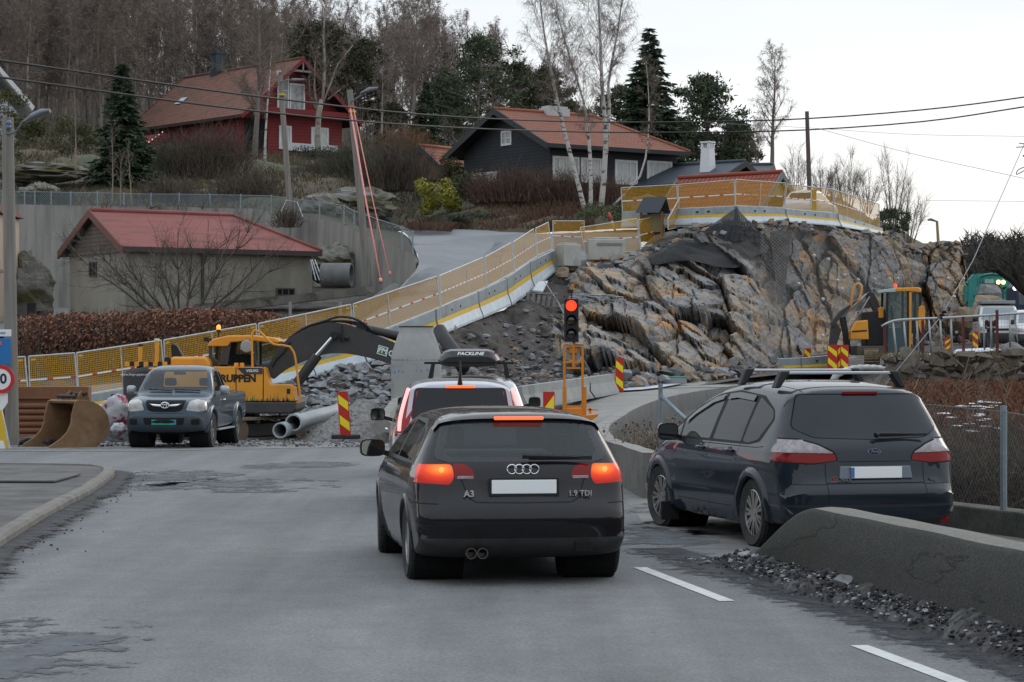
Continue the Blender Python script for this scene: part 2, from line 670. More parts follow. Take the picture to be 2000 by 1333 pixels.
class Body:
 def __init__(s,bm,W):
  s.bm,s.W=bm,W
  s.tl=bm.faces.layers.int.new('tag')
  s.cl=bm.faces.layers.int.new('cand')
  s.tags=[('body',None,False,False)]
 def carve(s,name,material,poly,proj,split=False,filt=None,over=None,drop=False):
  bm=s.bm
  key=(name,material.name if material else '',split,drop)
  tid=None
  for k,t in enumerate(s.tags):
   if t[3]==(key,name)and not name.endswith('window'):
    tid=k
  if tid is None:
   s.tags.append((name,material,split,(key,name)))
   tid=len(s.tags)-1
  if drop:
   s.tags[tid]=(None,None,False,(key,name))
  u0,u1=min(q[0]for q in poly),max(q[0]for q in poly)
  v0,v1=min(q[1]for q in poly),max(q[1]for q in poly)
  ia,ib={'S':(0,2),'R':(1,2),'F':(1,2),'T':(0,1)}[proj]
  test={'S':lambda n:abs(n.y)>0.3,'R':lambda n:n.x<-0.12,'F':lambda n:n.x>0.12,'T':lambda n:n.z>0.4}[proj]
  cand=[]
  for f in bm.faces:
   f[s.cl]=0
   if not test(f.normal):
    continue
   co=[v.co for v in f.verts]
   if max(c[ia]for c in co)<u0 or min(c[ia]for c in co)>u1 or max(c[ib]for c in co)<v0 or min(c[ib]for c in co)>v1:
    continue
   if filt and not filt(f.calc_center_median()):
    continue
   f[s.cl]=1
   cand.append(f)
  n=len(poly)
  for k in range(n):
   a,b=poly[k],poly[(k+1)%n]
   du,dv=b[0]-a[0],b[1]-a[1]
   if abs(du)+abs(dv)<1e-7:
    continue
   no=[0,0,0]
   no[ia],no[ib]=dv,-du
   co=[0,0,0]
   co[ia],co[ib]=a[0],a[1]
   lu0,lu1,lv0,lv1=min(a[0],b[0])-1e-4,max(a[0],b[0])+1e-4,min(a[1],b[1])-1e-4,max(a[1],b[1])+1e-4
   fs=[]
   for f in bm.faces:
    if f[s.cl]!=1:
     continue
    cs=[v.co for v in f.verts]
    if max(c[ia]for c in cs)<lu0 or min(c[ia]for c in cs)>lu1 or max(c[ib]for c in cs)<lv0 or min(c[ib]for c in cs)>lv1:
     continue
    fs.append(f)
   if not fs:
    continue
   geom=set(fs)
   for f in fs:
    geom.update(f.edges)
    geom.update(f.verts)
   bmesh.ops.bisect_plane(bm,geom=list(geom),dist=1e-5,plane_co=co,plane_no=no)
  for f in bm.faces:
   if f[s.cl]==1:
    c=f.calc_center_median()
    if inpoly(c[ia],c[ib],poly)and(over is None or f[s.tl]in over):
     f[s.tl]=tid
    f[s.cl]=0
 def strip(s,name,material,line,proj,wd=0.009,filt=None,mirror=False):
  for a,b in zip(line,line[1:]):
   d=Vector((b[0]-a[0],b[1]-a[1]))
   if d.length<1e-6:
    continue
   d.normalize()
   nn=Vector((-d.y,d.x))*wd/2
   q=[(a[0]+nn.x,a[1]+nn.y),(b[0]+nn.x,b[1]+nn.y),(b[0]-nn.x,b[1]-nn.y),(a[0]-nn.x,a[1]-nn.y)]
   s.carve(name,material,q,proj,filt=filt,over=(0,))
   if mirror:
    s.carve(name,material,[(-u,v)for u,v in q],proj,filt=filt,over=(0,))
 def finish(s,root,paint):
  bm=s.bm
  out={}
  bm.faces.index_update()
  groups={}
  for f in bm.faces:
   t=s.tags[f[s.tl]]
   if t[0]is None:
    continue
   sd=0
   if t[2]:
    sd=1 if f.calc_center_median().y>0 else-1
   groups.setdefault((f[s.tl],sd),[]).append(f)
  for(tid,sd),fs in groups.items():
   name,m=s.tags[tid][0],s.tags[tid][1]
   vi={}
   vs,ff=[],[]
   for f in fs:
    idx=[]
    for v in f.verts:
     if v.index not in vi or vi[v.index][1]is not v:
      pass
     k=id(v)
     k=v
     if k not in vi:
      vi[k]=len(vs)
      vs.append(tuple(v.co))
     idx.append(vi[k])
    ff.append(idx)
   me=bpy.data.meshes.new(name)
   me.from_pydata(vs,[],ff)
   me.materials.append(m or paint)
   me.polygons.foreach_set('use_smooth',[True]*len(me.polygons))
   me.set_sharp_from_angle(angle=R(38))
   o=bpy.data.objects.new(name,me)
   COL.objects.link(o)
   o.parent=root
   out.setdefault(name,[]).append(o)
  bm.free()
  return out
def rpoly(pts,r=0.04,n=3):
 out=[]
 m=len(pts)
 for i in range(m):
  p0,p1,p2=Vector(pts[i-1]),Vector(pts[i]),Vector(pts[(i+1)%m])
  a=p1+(p0-p1).normalized()*min(r,(p0-p1).length*.45)
  b=p1+(p2-p1).normalized()*min(r,(p2-p1).length*.45)
  for k in range(n+1):
   t=k/n
   q=a*(1-t)**2+p1*2*t*(1-t)+b*t*t
   out.append((q.x,q.y))
 return out
def circ(cx,cz,r,n=20):
 return[(cx+r*math.cos(2*PI*k/n),cz+r*math.sin(2*PI*k/n))for k in range(n)]
def wheel(root,x,y,r,wd,spokes=7,steer=0.0,rim_r=None,cover=False):
 sg=1 if y>0 else-1
 rr=rim_r or r*0.66
 mb=MB()
 h=wd/2
 mb.lathe([(rr,-h*.8),(r*.93,-h),(r*.985,-h*.8),(r,-h*.5),(r*.985,-h*.47),(r,-h*.42),(r,-h*.06),(r*.985,0),(r,h*.06),(r,h*.42),(r*.985,h*.47),(r,h*.5),(r*.985,h*.8),(r*.93,h),(rr,h*.8)],(0,0,0),'Y',40,close=True)
 for k in range(44):
  a=2*PI*k/44
  Mx=Matrix.Rotation(a,4,'Y')
  for yy in(-h*.66,h*.66,0):
   c=Mx@Vector((r*0.998,yy,0))
   mb.box(c,(0.012,h*.34,0.028),Mx.to_3x3())
 t=mb.build('wheel',M_RUB(),root,True,angle=35)
 t.location=(x,y,r)
 t.rotation_euler=(0,0,steer)
 mb=MB()
 f=sg*h*0.72
 mb.lathe([(rr*1.03,f),(rr*.95,f+sg*0.01),(rr*.9,f-sg*.05),(rr*.88,-f)],(0,0,0),'Y',36,cap=False)
 mb.lathe([(rr*.2,f-sg*.03),(rr*.18,f+sg*.004),(0.005,f+sg*.006)],(0,0,0),'Y',20,mi=0)
 mb2=MB()
 for k in range(spokes):
  a=2*PI*k/spokes
  for da,w_ in((-0.13,.13),(0.13,.13))if not cover else((0,.40),):
   c,s_=math.cos(a+da),math.sin(a+da)
   mb.bar((rr*.12*c,f-sg*.012,rr*.12*s_),(rr*.95*c,f-sg*.01,rr*.95*s_),rr*w_,0.022,up=(0,1,0))
 o=mb.build('rim',M_ALU(),t,True,angle=30)
 mb2.lathe([(rr*.9,f-sg*.05),(rr*.9,f-sg*.055)],(0,0,0),'Y',30)
 mb2.build('brake_cavity',M_DARK(),t)
 return t
def arch_ring(root,W,cx,cz,r,paint,name='wheel_arch_trim',out=0.02,a0=-8,a1=188,wd=0.05):
 for sg in(1,-1):
  rows=[]
  for k in range(29):
   a=R(a0+(a1-a0)*k/28)
   row=[]
   for dr,dy in((-.012,-.05),(-.012,out*.7),(0.004,out),(wd*.55,out*.8),(wd,0.0),(wd,-.02)):
    x,z=cx+(r+dr)*math.cos(a),cz+(r+dr)*math.sin(a)
    row.append((x,sg*(W(x,max(z,.2))+dy),z))
   rows.append(row)
  MB().grid(rows).build(name,paint,root,True)
def well(root,W,cx,r,half):
 for sg in(1,-1):
  mb=MB()
  mb.lathe([(r+.015,sg*half*.5),(r+.015,sg*(half-.015))],(cx,0,r*.96),'Y',28)
  mb.build('wheel_well',M_DARK(),root)
def door_mirror(root,x,y,z,paint,sz=(0.1,0.2,0.14)):
 sg=1 if y>0 else-1
 a,b,c=sz
 mb=MB()
 prof=[(0.0,.98),(.3,1.0),(.65,.85),(.9,.55),(1.0,.2)]
 rows=[]
 for t,k in prof:
  row=[]
  for j in range(16):
   an=2*PI*j/16
   cy,sn=math.cos(an),math.sin(an)
   e=0.55
   row.append((x+a*t,y+sg*b/2+b/2*k*math.copysign(abs(cy)**e,cy),z+c/2*k*math.copysign(abs(sn)**e,sn)))
  rows.append(row)
 mb.grid(rows,closed=True)
 mb.face(list(reversed(rows[0])))
 mb.face(rows[-1])
 mb.bar((x+a*.45,y-sg*0.1,z-c*.45),(x+a*.45,y+sg*b*.3,z-c*.2),a*.5,.045)
 o=mb.build('door_mirror',paint,root,True,angle=50)
 q=[(x-.003,y+sg*b/2+b/2*.86*math.copysign(abs(math.cos(2*PI*j/16))**.55,math.cos(2*PI*j/16)),z+c/2*.84*math.copysign(abs(math.sin(2*PI*j/16))**.55,math.sin(2*PI*j/16)))for j in range(16)]
 MB().face(q).build('mirror_glass',M_MIRROR(),o)
 return o
def seats(root,rows_,m=None):
 for(x,y,wd,top)in rows_:
  mb=MB()
  mb.box((x+.25,y,.42),(.5,wd,.2))
  mb.hull8([(x-.1,y-wd/2,.4),(x+.08,y-wd/2,.4),(x+.08,y+wd/2,.4),(x-.1,y+wd/2,.4),(x-.26,y-wd*.4,top-.2),(x-.14,y-wd*.4,top-.2),(x-.14,y+wd*.4,top-.2),(x-.26,y+wd*.4,top-.2)])
  if wd<.8:
   mb.box((x-.22,y,top-.06),(.1,.26,.17))
  else:
   for dy in(-wd*.3,wd*.3):
    mb.box((x-.22,y+dy,top-.1),(.1,.25,.14))
  mb.build('seat',m or M_SEAT(),root,True,bevel=0.04)
def plate(root,x,y,z,m,w_=0.52,h_=0.11,back=1):
 mb=MB()
 mb.box((x,y,z),(0.012,w_,h_))
 o=mb.build('licence_plate',m,root,bevel=0.004)
 return o
M_RED=lambda:mat('lamp_red',(0.22,0.007,0.008),0.2,spec=.3)
def M_REDLIT():
 if 'lamp_red_lit' in MATS:
  return MATS['lamp_red_lit']
 m=mat('lamp_red_lit',(0.17,0.006,0.005),0.25,spec=.25)
 n=m.node_tree
 b=n.nodes['Principled BSDF']
 tc=n.nodes.new('ShaderNodeTexCoord')
 sp=n.nodes.new('ShaderNodeSeparateXYZ')
 n.links.new(tc.outputs['Object'],sp.inputs[0])
 ab=n.nodes.new('ShaderNodeMath')
 ab.operation='ABSOLUTE'
 n.links.new(sp.outputs['Y'],ab.inputs[0])
 cb=n.nodes.new('ShaderNodeCombineXYZ')
 n.links.new(ab.outputs[0],cb.inputs[0])
 n.links.new(sp.outputs['Z'],cb.inputs[1])
 ds=n.nodes.new('ShaderNodeVectorMath')
 ds.operation='DISTANCE'
 ds.inputs[1].default_value=(.655*.6,.93*1.25,0)
 sq=n.nodes.new('ShaderNodeVectorMath')
 sq.operation='MULTIPLY'
 sq.inputs[1].default_value=(.6,1.25,1)
 n.links.new(cb.outputs[0],sq.inputs[0])
 n.links.new(sq.outputs[0],ds.inputs[0])
 rp=n.nodes.new('ShaderNodeValToRGB')
 e=rp.color_ramp.elements
 e[0].position,e[0].color=0.0,(1.0,.42,.08,1)
 e[1].position,e[1].color=.24,(.10,.003,.002,1)
 for p_,c_ in((.045,(1.0,.20,.03,1)),(.075,(.8,.06,.015,1)),(.13,(.38,.015,.006,1))):
  q=e.new(p_)
  q.color=c_
 n.links.new(ds.outputs['Value'],rp.inputs[0])
 n.links.new(rp.outputs[0],b.inputs['Emission Color'])
 b.inputs['Emission Strength'].default_value=.85
 return m
M_LITCORE=lambda:mat('lamp_core_lit',(0.9,0.2,0.05),0.2,emit=(1.0,0.24,0.05),estr=1.7)
M_HIGH=lambda:mat('lamp_high_lit',(0.7,0.1,0.03),0.2,emit=(1.0,0.11,0.03),estr=1.7)
M_LITPINK=lambda:mat('lamp_strip_lit',(0.9,0.1,0.1),0.2,emit=(1.0,0.36,0.34),estr=1.5)
M_CLEAR=lambda:mat('lamp_clear',(0.40,0.37,0.38),0.15,spec=.4,col2=(0.25,0.21,0.22),scale=18)
M_GLF=lambda:glass('green_glass',(0.55,0.64,0.62),0.55,(0.09,0.115,0.11))
M_GLD=lambda:glass('privacy_glass',(0.14,0.15,0.16),0.45,(0.018,0.02,0.023))
M_GLC=lambda:glass('clear_glass',(0.80,0.87,0.87),0.84,(0.10,0.125,0.13),ior=1.55)
# ------------------------------------------------------------------ dark hatchback in front
def hatchback():
 root=thing('hatchback_car','dark aubergine hatchback with lit brake lamps waiting in front on the road','car')
 paint=mat('aubergine_paint',(0.006,0.005,0.0068),0.5,0.0,coat=.72,spec=.08,col2=(0.0095,0.0082,0.0098),scale=2.5)
 lower=mat('bumper_dirt',(0.02,0.021,0.024),0.55,col2=(0.035,0.034,0.033),scale=5)
 L=4.286
 ol=[(.16,.24,.14),(.05,.30,.2),(.01,.40,.28),(-.008,.52,.30),(.004,.60,.30),(.032,.655,.30),(.062,.70,.30),(.09,.75,.30),(.12,.86,.28),(.15,.955,.25),(.185,1.0,.22),(.33,1.2,.2),(.40,1.295,.18),(.37,1.325,.16),(.43,1.352,.14),(.7,1.375,.13),(1.2,1.392,.13),(1.9,1.39,.13),(2.25,1.35,.13),(2.7,1.19,.14),(3.12,.975,.15),(3.25,.935,.16),(3.7,.865,.2),(4.05,.76,.25),(4.22,.64,.3),(4.286,.46,.3),(4.24,.28,.2),(4.05,.2,.1),(3.0,.17,.05),(1.2,.17,.05),(.4,.2,.08)]
 plan=[(-.05,.80),(.2,.845),(.6,.878),(1.3,.882),(2.6,.882),(3.4,.875),(3.9,.84),(4.3,.78)]
 sect=[(.15,.93),(.25,.965),(.42,0.99),(.55,1.0),(.70,1.0),(.82,.99),(.90,.972),(.955,.945),(1.1,.865),(1.25,.775),(1.33,.72),(1.40,.66)]
 bm,W=car_surface(ol,plan,sect)
 b=Body(bm,W)
 gap=M_GAP()
 for cx in(.85,3.43):
  b.carve('opening',None,circ(cx,.325,.345,26),'S',drop=True)
 seal=M_BLACK()
 b.carve('window_seal',seal,rpoly([(.60,.955),(.78,1.225),(1.15,1.305),(1.9,1.305),(2.3,1.24),(2.95,.96),(2.9,.93)],.04),'S',split=True)
 gl=glass('side_glass',(0.34,0.38,0.38),0.66,(0.016,0.018,0.02))
 b.carve('side_window',gl,rpoly([(.66,.975),(.82,1.20),(1.02,1.25),(1.02,.972)],.03),'S',split=True)
 b.carve('side_window',gl,rpoly([(1.07,.972),(1.07,1.265),(1.85,1.283),(1.85,.968)],.03),'S',split=True)
 b.carve('side_window',gl,rpoly([(1.92,.968),(1.92,1.282),(2.28,1.215),(2.82,.965)],.03),'S',split=True)
 hi=lambda c:c.x<.6
 b.carve('rear_window_border',mat('glass_border',(0.012,0.014,0.016),0.06,spec=0.6),rpoly([(-.70,1.02),(-.61,1.31),(.61,1.31),(.70,1.02),(.62,.985),(-.62,.985)],.05),'R',filt=hi)
 b.carve('rear_window',M_GLC(),rpoly([(-.615,1.05),(-.565,1.285),(.565,1.285),(.615,1.05),(.55,1.018),(-.55,1.018)],.07),'R',filt=hi)
 b.carve('windscreen',M_GLC(),rpoly([(-.66,.99),(-.52,1.33),(.52,1.33),(.66,.99)],.05),'F',filt=lambda c:2.2<c.x<3.2)
 lit=M_REDLIT()
 for sg in(1,-1):
  p1=[(sg*.565,.968),(sg*.85,.962),(sg*.9,.822),(sg*.58,.805),(sg*.548,.87)]
  p2=[(sg*.556,.972),(sg*.455,.968),(sg*.40,.925),(sg*.385,.845),(sg*.54,.845)]
  b.carve('tail_lamp',lit,rpoly(p1,.03),'R',split=True,filt=hi)
  b.carve('hatch_lamp',M_RED(),rpoly(p2,.03),'R',split=True,filt=hi)
 b.carve('tail_lamp',lit,rpoly([(-.1,.968),(.27,.95),(.33,.90),(.29,.82),(-.1,.812)],.02),'S',split=True)
 b.carve('plate_recess',mat('recess_shade',(0.012,0.011,0.013),0.4),rpoly([(-.37,.845),(.37,.845),(.33,.70),(-.33,.70)],.03),'R',filt=hi)
 b.carve('bumper_valance',lower,[(-.95,.10),(.95,.10),(.95,.385),(-.95,.385)],'R',filt=lambda c:c.x<.45)
 fr=lambda c:c.x<.7
 b.strip('shut_line',gap,[(.60,1.31),(.66,1.0),(.60,.985)],'R',.010,fr,True)
 b.strip('shut_line',gap,[(.50,.86),(.44,.70),(.38,.668),(0,.664)],'R',.009,fr,True)
 b.strip('shut_line',gap,[(.0,.50),(.34,.50)],'R',.006,fr,True)
 b.strip('shut_line',gap,[(.10,.655),(.35,.66),(.47,.64)],'S',.010)
 b.strip('shut_line',gap,[(1.03,.95),(1.06,.75),(1.25,.45),(1.27,.26)],'S',.010)
 b.strip('shut_line',gap,[(1.88,.95),(1.90,.6),(1.88,.26)],'S',.010)
 b.strip('shut_line',gap,[(2.92,.93),(3.0,.7),(2.98,.26)],'S',.010)
 b.strip('shut_line',gap,[(.62,.94),(1.8,.948),(2.9,.93)],'S',.008)
 b.finish(root,paint)
 for cx in(.85,3.43):
  arch_ring(root,W,cx,.325,.345,paint,out=.012,wd=.035)
  well(root,W,cx,.335,.84)
 for cx,st in((.85,0),(3.43,-.06)):
  for y in(.765,-.765):
   wheel(root,cx,y,.318,.205,10,st,rim_r=.215,cover=True)
 door_mirror(root,2.72,.865,1.0,M_BLACK(),(.13,.23,.16))
 door_mirror(root,2.72,-.865,1.0,M_BLACK(),(.13,.23,.16))
 for sg in(1,-1):
  mb=MB()
  mb.lathe([(.012,-.006),(.022,0.0),(.012,.006)],(.106,sg*.655,.925),'X',16)
  mb.build('lamp_bulb',M_LITCORE(),root,True)
  mb=MB()
  mb.box((.128,sg*.462,.862),(.012,.13,.024))
  mb.build('reversing_lamp',M_CLEAR(),root,bevel=.004)
 mb=MB()
 mb.box((.366,0,1.325),(.03,.40,.026))
 hl=mb.build('high_brake_lamp',M_HIGH(),root,bevel=.006)
 pl=plate(root,.07,0,.79,M_PLATE())
 MB().box((.072,0,.787),(.01,.56,.15)).build('plate_holder',M_BLACK(),root,bevel=.004)
 chrome=M_CHROME()
 mb=MB()
 for k in range(4):
  y=(k-1.5)*.060
  mb.tube([(.128+.0,y+.037*math.cos(a*PI/12),.925+.037*math.sin(a*PI/12))for a in range(25)],.0065,6)
 mb.build('badge',chrome,root,True)
 Mx=lambda y,z,x:Matrix.Translation((x,y,z))@Matrix.Rotation(R(-90),4,'Z')@Matrix.Rotation(R(90),4,'X')
 text_mesh('model_lettering','A3',.072,chrome,Mx(.44,.735,.075),root,.006,bold=.002)
 text_mesh('engine_lettering','1.9 TDI',.062,chrome,Mx(-.45,.735,.07),root,.006,bold=.001)
 mb=MB()
 mb.tube([(.13,.0,1.035),(.125,-.02,1.03),(.14,-.45,1.02)],[.028,.022,.008],6)
 mb.bar((.15,-.05,1.012),(.158,-.56,1.012),.02,.03)
 mb.build('rear_wiper',M_BLACK(),root)
 for dy in(.43,.34):
  mb=MB()
  mb.lathe([(.042,.12),(.044,0),(.036,0),(.034,.1)],(.0,dy,.27),'X',20)
  mb.build('exhaust_pipe',mat('exhaust_steel',(.12,.11,.1),.4,.8),root,True,angle=40)
 MB().box((.015,-.47,.315),(.02,.13,.09)).build('tow_eye_cavity',M_DARK(),root,bevel=.01)
 seats(root,[(1.35,0.0,1.15,1.02),(2.3,.36,.5,1.18),(2.3,-.36,.5,1.18)])
 MB().box((3.0,0,.86),(.45,1.3,.22)).build('dashboard',M_SEAT(),root,bevel=.05)
 MB().box((1.9,0,.3),(2.9,1.45,.06)).build('floor_pan',M_DARK(),root)
 mb=MB()
 mb.box((2.38,0,1.24),(.03,.24,.065))
 mb.build('inside_mirror',M_BLACK(),root,bevel=.01)
 root.rotation_euler=(0,0,R(90+8.2))
 ax=Vector((-.015,19.45,0))
 hd=Vector((-math.sin(R(8.2)),math.cos(R(8.2)),0))
 root.location=ax-hd*.85
 return root
# ------------------------------------------------------------------ people carrier on the right
def minivan():
 root=thing('people_carrier','dark blue grey people carrier with silver roof bars parked behind the low concrete wall','car')
 paint=mat('blue_grey_paint',(0.0075,0.013,0.0215),0.5,0.0,coat=.8,spec=.1,col2=(0.010,0.016,0.025),scale=2)
 ol=[(.2,.22,.14),(.07,.28,.2),(.01,.38,.30),(-.005,.48,.31),(-.008,.60,.31),(.025,.645,.31),(.065,.70,.31),(.10,.92,.30),(.12,1.02,.28),(.2,1.12,.26),(.40,1.43,.22),(.46,1.515,.2),(.49,1.548,.18),(.60,1.58,.16),(1.0,1.62,.16),(1.6,1.645,.16),(2.2,1.62,.16),(2.7,1.53,.16),(3.2,1.34,.16),(3.75,1.06,.18),(3.95,.985,.2),(4.35,.86,.25),(4.65,.69,.3),(4.76,.5,.3),(4.72,.3,.2),(4.5,.22,.1),(3.2,.19,.05),(1.4,.19,.05),(.5,.2,.1)]
 plan=[(-.05,.83),(.25,.89),(.6,.925),(1.4,.94),(3.2,.94),(3.9,.93),(4.4,.88),(4.8,.80)]
 sect=[(.15,.92),(.25,.955),(.40,.975),(.46,.99),(.60,.985),(.75,1.0),(.9,.995),(.97,.975),(1.03,.945),(1.2,.88),(1.4,.79),(1.52,.73),(1.64,.66)]
 bm,W=car_surface(ol,plan,sect)
 b=Body(bm,W)
 gap=M_GAP()
 for cx in(.96,3.81):
  b.carve('opening',None,circ(cx,.335,.37,26),'S',drop=True)
 seal=mat('window_trim',(0.006,0.006,0.007),0.5,spec=.1)
 b.carve('window_seal',seal,rpoly([(.66,1.26),(.76,1.36),(1.15,1.49),(1.9,1.535),(2.45,1.49),(2.9,1.36),(3.62,1.04),(3.5,1.0),(1.1,1.005),(.85,1.04)],.04),'S',split=True)
 tint=M_GLD()
 b.carve('side_window',tint,rpoly([(.72,1.27),(.80,1.355),(1.25,1.475),(1.30,1.035),(1.15,1.025),(.93,1.06)],.03),'S',split=True)
 b.carve('side_window',tint,rpoly([(1.35,1.03),(1.33,1.485),(1.85,1.508),(2.12,1.49),(2.16,1.03)],.03),'S',split=True)
 b.carve('side_window',M_GLF(),rpoly([(2.26,1.03),(2.22,1.485),(2.5,1.445),(2.9,1.31),(3.15,1.185),(3.15,1.03)],.03),'S',split=True)
 b.carve('side_window',M_GLF(),rpoly([(3.2,1.035),(3.2,1.17),(3.5,1.045)],.02),'S',split=True)
 b.carve('windscreen',M_GLC(),rpoly([(-.72,1.07),(-.6,1.52),(.6,1.52),(.72,1.07)],.05),'F',filt=lambda c:2.4<c.x<3.8)
 hi=lambda c:c.x<.75
 b.carve('rear_window_border',seal,rpoly([(-.755,1.19),(-.63,1.52),(.63,1.52),(.755,1.19),(.58,1.095),(0,1.075),(-.58,1.095)],.05),'R',filt=hi)
 b.carve('rear_window',mat('tinted_rear_glass',(0.016,0.022,0.027),0.04,spec=.35),rpoly([(-.745,1.192),(-.622,1.508),(.622,1.508),(.745,1.192),(.57,1.103),(0,1.083),(-.57,1.103)],.05),'R',filt=hi)
 for sg in(1,-1):
  b.carve('lamp_edge',gap,rpoly([(sg*.365,.88),(sg*.40,.97),(sg*.54,1.045),(sg*.70,1.095),(sg*.95,1.10),(sg*.99,.86),(sg*.6,.845)],.03),'R',split=True,filt=hi)
  b.carve('tail_lamp',M_RED(),rpoly([(sg*.385,.885),(sg*.40,.945),(sg*.95,.955),(sg*.98,.875),(sg*.6,.858)],.015),'R',split=True,filt=hi)
  b.carve('lamp_lens',M_CLEAR(),rpoly([(sg*.405,.952),(sg*.55,1.03),(sg*.71,1.08),(sg*.95,1.088),(sg*.97,.962)],.02),'R',split=True,filt=hi)
 b.carve('tail_lamp',M_RED(),[(-.1,.955),(.50,.95),(.44,.875),(-.1,.87)],'S',split=True)
 b.carve('lamp_lens',M_CLEAR(),rpoly([(-.1,.962),(.515,.958),(.50,1.02),(.38,1.08),(-.1,1.085)],.03),'S',split=True)
 fr=lambda c:c.x<.75
 b.strip('shut_line',gap,[(.50,.85),(.50,.47)],'R',.009,fr,True)
 b.strip('shut_line',gap,[(0,.872),(.37,.872)],'R',.008,fr,True)
 b.strip('shut_line',gap,[(.0,.665),(.5,.665)],'R',.014,fr,True)
 b.strip('shut_line',gap,[(.5,.655),(.8,.655)],'R',.008,fr,True)
 b.carve('bumper_trim',mat('bumper_insert',(0.016,0.018,0.021),0.6),[(-1,.435),(1,.435),(1,.462),(-1,.462)],'R',filt=fr)
 b.carve('bumper_valance',mat('valance_plastic',(0.02,0.022,0.025),0.6),[(-1,.10),(1,.10),(1,.34),(-1,.34)],'R',filt=lambda c:c.x<.5)
 for ln in([(1.32,1.0),(1.36,.85),(1.44,.55),(1.44,.3)],[(2.19,1.0),(2.22,.65),(2.19,.3)],[(3.28,1.0),(3.34,.7),(3.30,.3)],[(.70,1.0),(.9,.985),(2.2,.985),(3.4,.975)],[(1.55,.37),(3.2,.37)]):
  b.strip('shut_line',gap,ln,'S',.009)
 b.strip('shut_line',gap,[(.55,-.55),(2.4,-.57)],'T',.012,lambda c:c.z>1.3)
 b.strip('shut_line',gap,[(.55,.55),(2.4,.57)],'T',.012,lambda c:c.z>1.3)
 b.finish(root,paint)
 for cx in(.96,3.81):
  arch_ring(root,W,cx,.335,.37,paint,out=.03,wd=.085)
  well(root,W,cx,.36,.9)
 for cx,st in((.96,0),(3.81,.10)):
  for y in(.815,-.815):
   wheel(root,cx,y,.335,.225,9,st,rim_r=.235)
 for sg in(1,-1):
  door_mirror(root,3.12,sg*.93,1.07,paint,(.14,.23,.19))
  for x in(2.3,1.44):
   mb=MB()
   mb.tube([(x+.02,sg*(W(x,.93)+.005),.93),(x+.05,sg*(W(x,.93)+.035),.935),(x+.19,sg*(W(x,.93)+.035),.935),(x+.22,sg*(W(x,.93)+.005),.93)],.016,8)
   mb.lathe([(.05,0),(.045,.008)],(x+.12,sg*(W(x,.93)-.004),.925),'Y',16)
   mb.build('door_handle',paint,root,True,angle=50)
  mb=MB()
  rows=[]
  for(x,z)in((1.36,1.48),(1.85,1.503),(2.12,1.485)):
   rows.append([(x,sg*(W(x,z)+.004),z+.012),(x,sg*(W(x,z-.04)+.02),z-.045)])
  mb.grid(rows)
  rows=[]
  for(x,z)in((2.24,1.48),(2.5,1.44),(2.9,1.305),(3.1,1.205)):
   rows.append([(x,sg*(W(x,z)+.004),z+.012),(x,sg*(W(x,z-.04)+.02),z-.045)])
  mb.grid(rows)
  mb.build('wind_deflector',mat('smoked_plastic',(0.012,0.013,0.015),0.12),root,True)
  mb=MB()
  mb.box((3.45,sg*(W(3.45,.42)),.2),(.03,.2,.2))
  mb.build('mud_flap',M_BLACK(),root)
 for x,zz in((.98,1.622),(1.95,1.642)):
  mb=MB()
  mb.bar((x,-.62,zz+.095),(x,.62,zz+.095),.08,.03)
  bar=mb.build('roof_bar',mat('bar_aluminium',(.55,.57,.6),.3,.7),root,bevel=.008)
  for sg in(1,-1):
   mb=MB()
   mb.hull8([(x-.06,sg*.66-.03,zz-.055),(x+.06,sg*.66-.03,zz-.055),(x+.06,sg*.66+.03,zz-.055),(x-.06,sg*.66+.03,zz-.055),(x-.05,sg*.57-.05,zz+.115),(x+.05,sg*.57-.05,zz+.115),(x+.05,sg*.57+.05,zz+.115),(x-.05,sg*.57+.05,zz+.115)])
   mb.build('bar_foot',M_BLACK(),bar,bevel=.015)
 mb=MB()
 mb.box((.455,0,1.527),(.03,.36,.032))
 mb.build('high_brake_lamp',M_RED(),root,bevel=.006)
 mb=MB()
 mb.hull8([(.055,-.375,.705),(.09,-.375,.705),(.09,.375,.705),(.055,.375,.705),(.075,-.36,.83),(.11,-.36,.83),(.11,.36,.83),(.075,.36,.83)])
 mb.build('plate_holder',mat('plate_surround',(.14,.16,.19),.35,.3),root,bevel=.01)
 plate(root,.052,0,.768,M_PLATE())
 MB().box((.0455,.245,.768),(.004,.035,.10)).build('country_strip',mat('plate_blue',(.08,.17,.42),.4),root)
 mb=MB()
 mb.lathe([(.0005,0),(.066,.002),(.068,.008)],(0,0,0),'X',28)
 bd=mb.build('badge',M_CHROME(),root,True,angle=40)
 bd.scale=(1,1.0,.46)
 bd.location=(.098,0,.965)
 mb=MB()
 mb.lathe([(.0005,0),(.057,.002),(.058,.004)],(0,0,0),'X',28)
 b2=mb.build('badge_field',mat('badge_blue',(.012,.03,.10),.2),bd,True,angle=40)
 b2.location=(-.004,0,0)
 Mx=lambda y,z,x:Matrix.Translation((x,y,z))@Matrix.Rotation(R(-90),4,'Z')@Matrix.Rotation(R(90),4,'X')
 text_mesh('badge_script','Ford',.042,M_CHROME(),Mx(0,.966,.091),root,.002,shear=.3)
 text_mesh('model_initial','S',.075,mat('letter_red',(.5,.05,.04),.3),Mx(.43,.70,.072),root,.004,shear=.3,bold=.002)
 text_mesh('model_lettering','-MAX',.052,M_CHROME(),Mx(.325,.695,.050),root,.004,shear=.3)
 text_mesh('engine_lettering','TDCi',.04,M_CHROME(),Mx(-.60,.695,.085),root,.004)
 mb=MB()
 mb.tube([(.115,-.02,1.12),(.13,-.06,1.135),(.17,-.55,1.13)],[.03,.024,.007],6)
 mb.bar((.155,-.08,1.118),(.16,-.56,1.125),.02,.022)
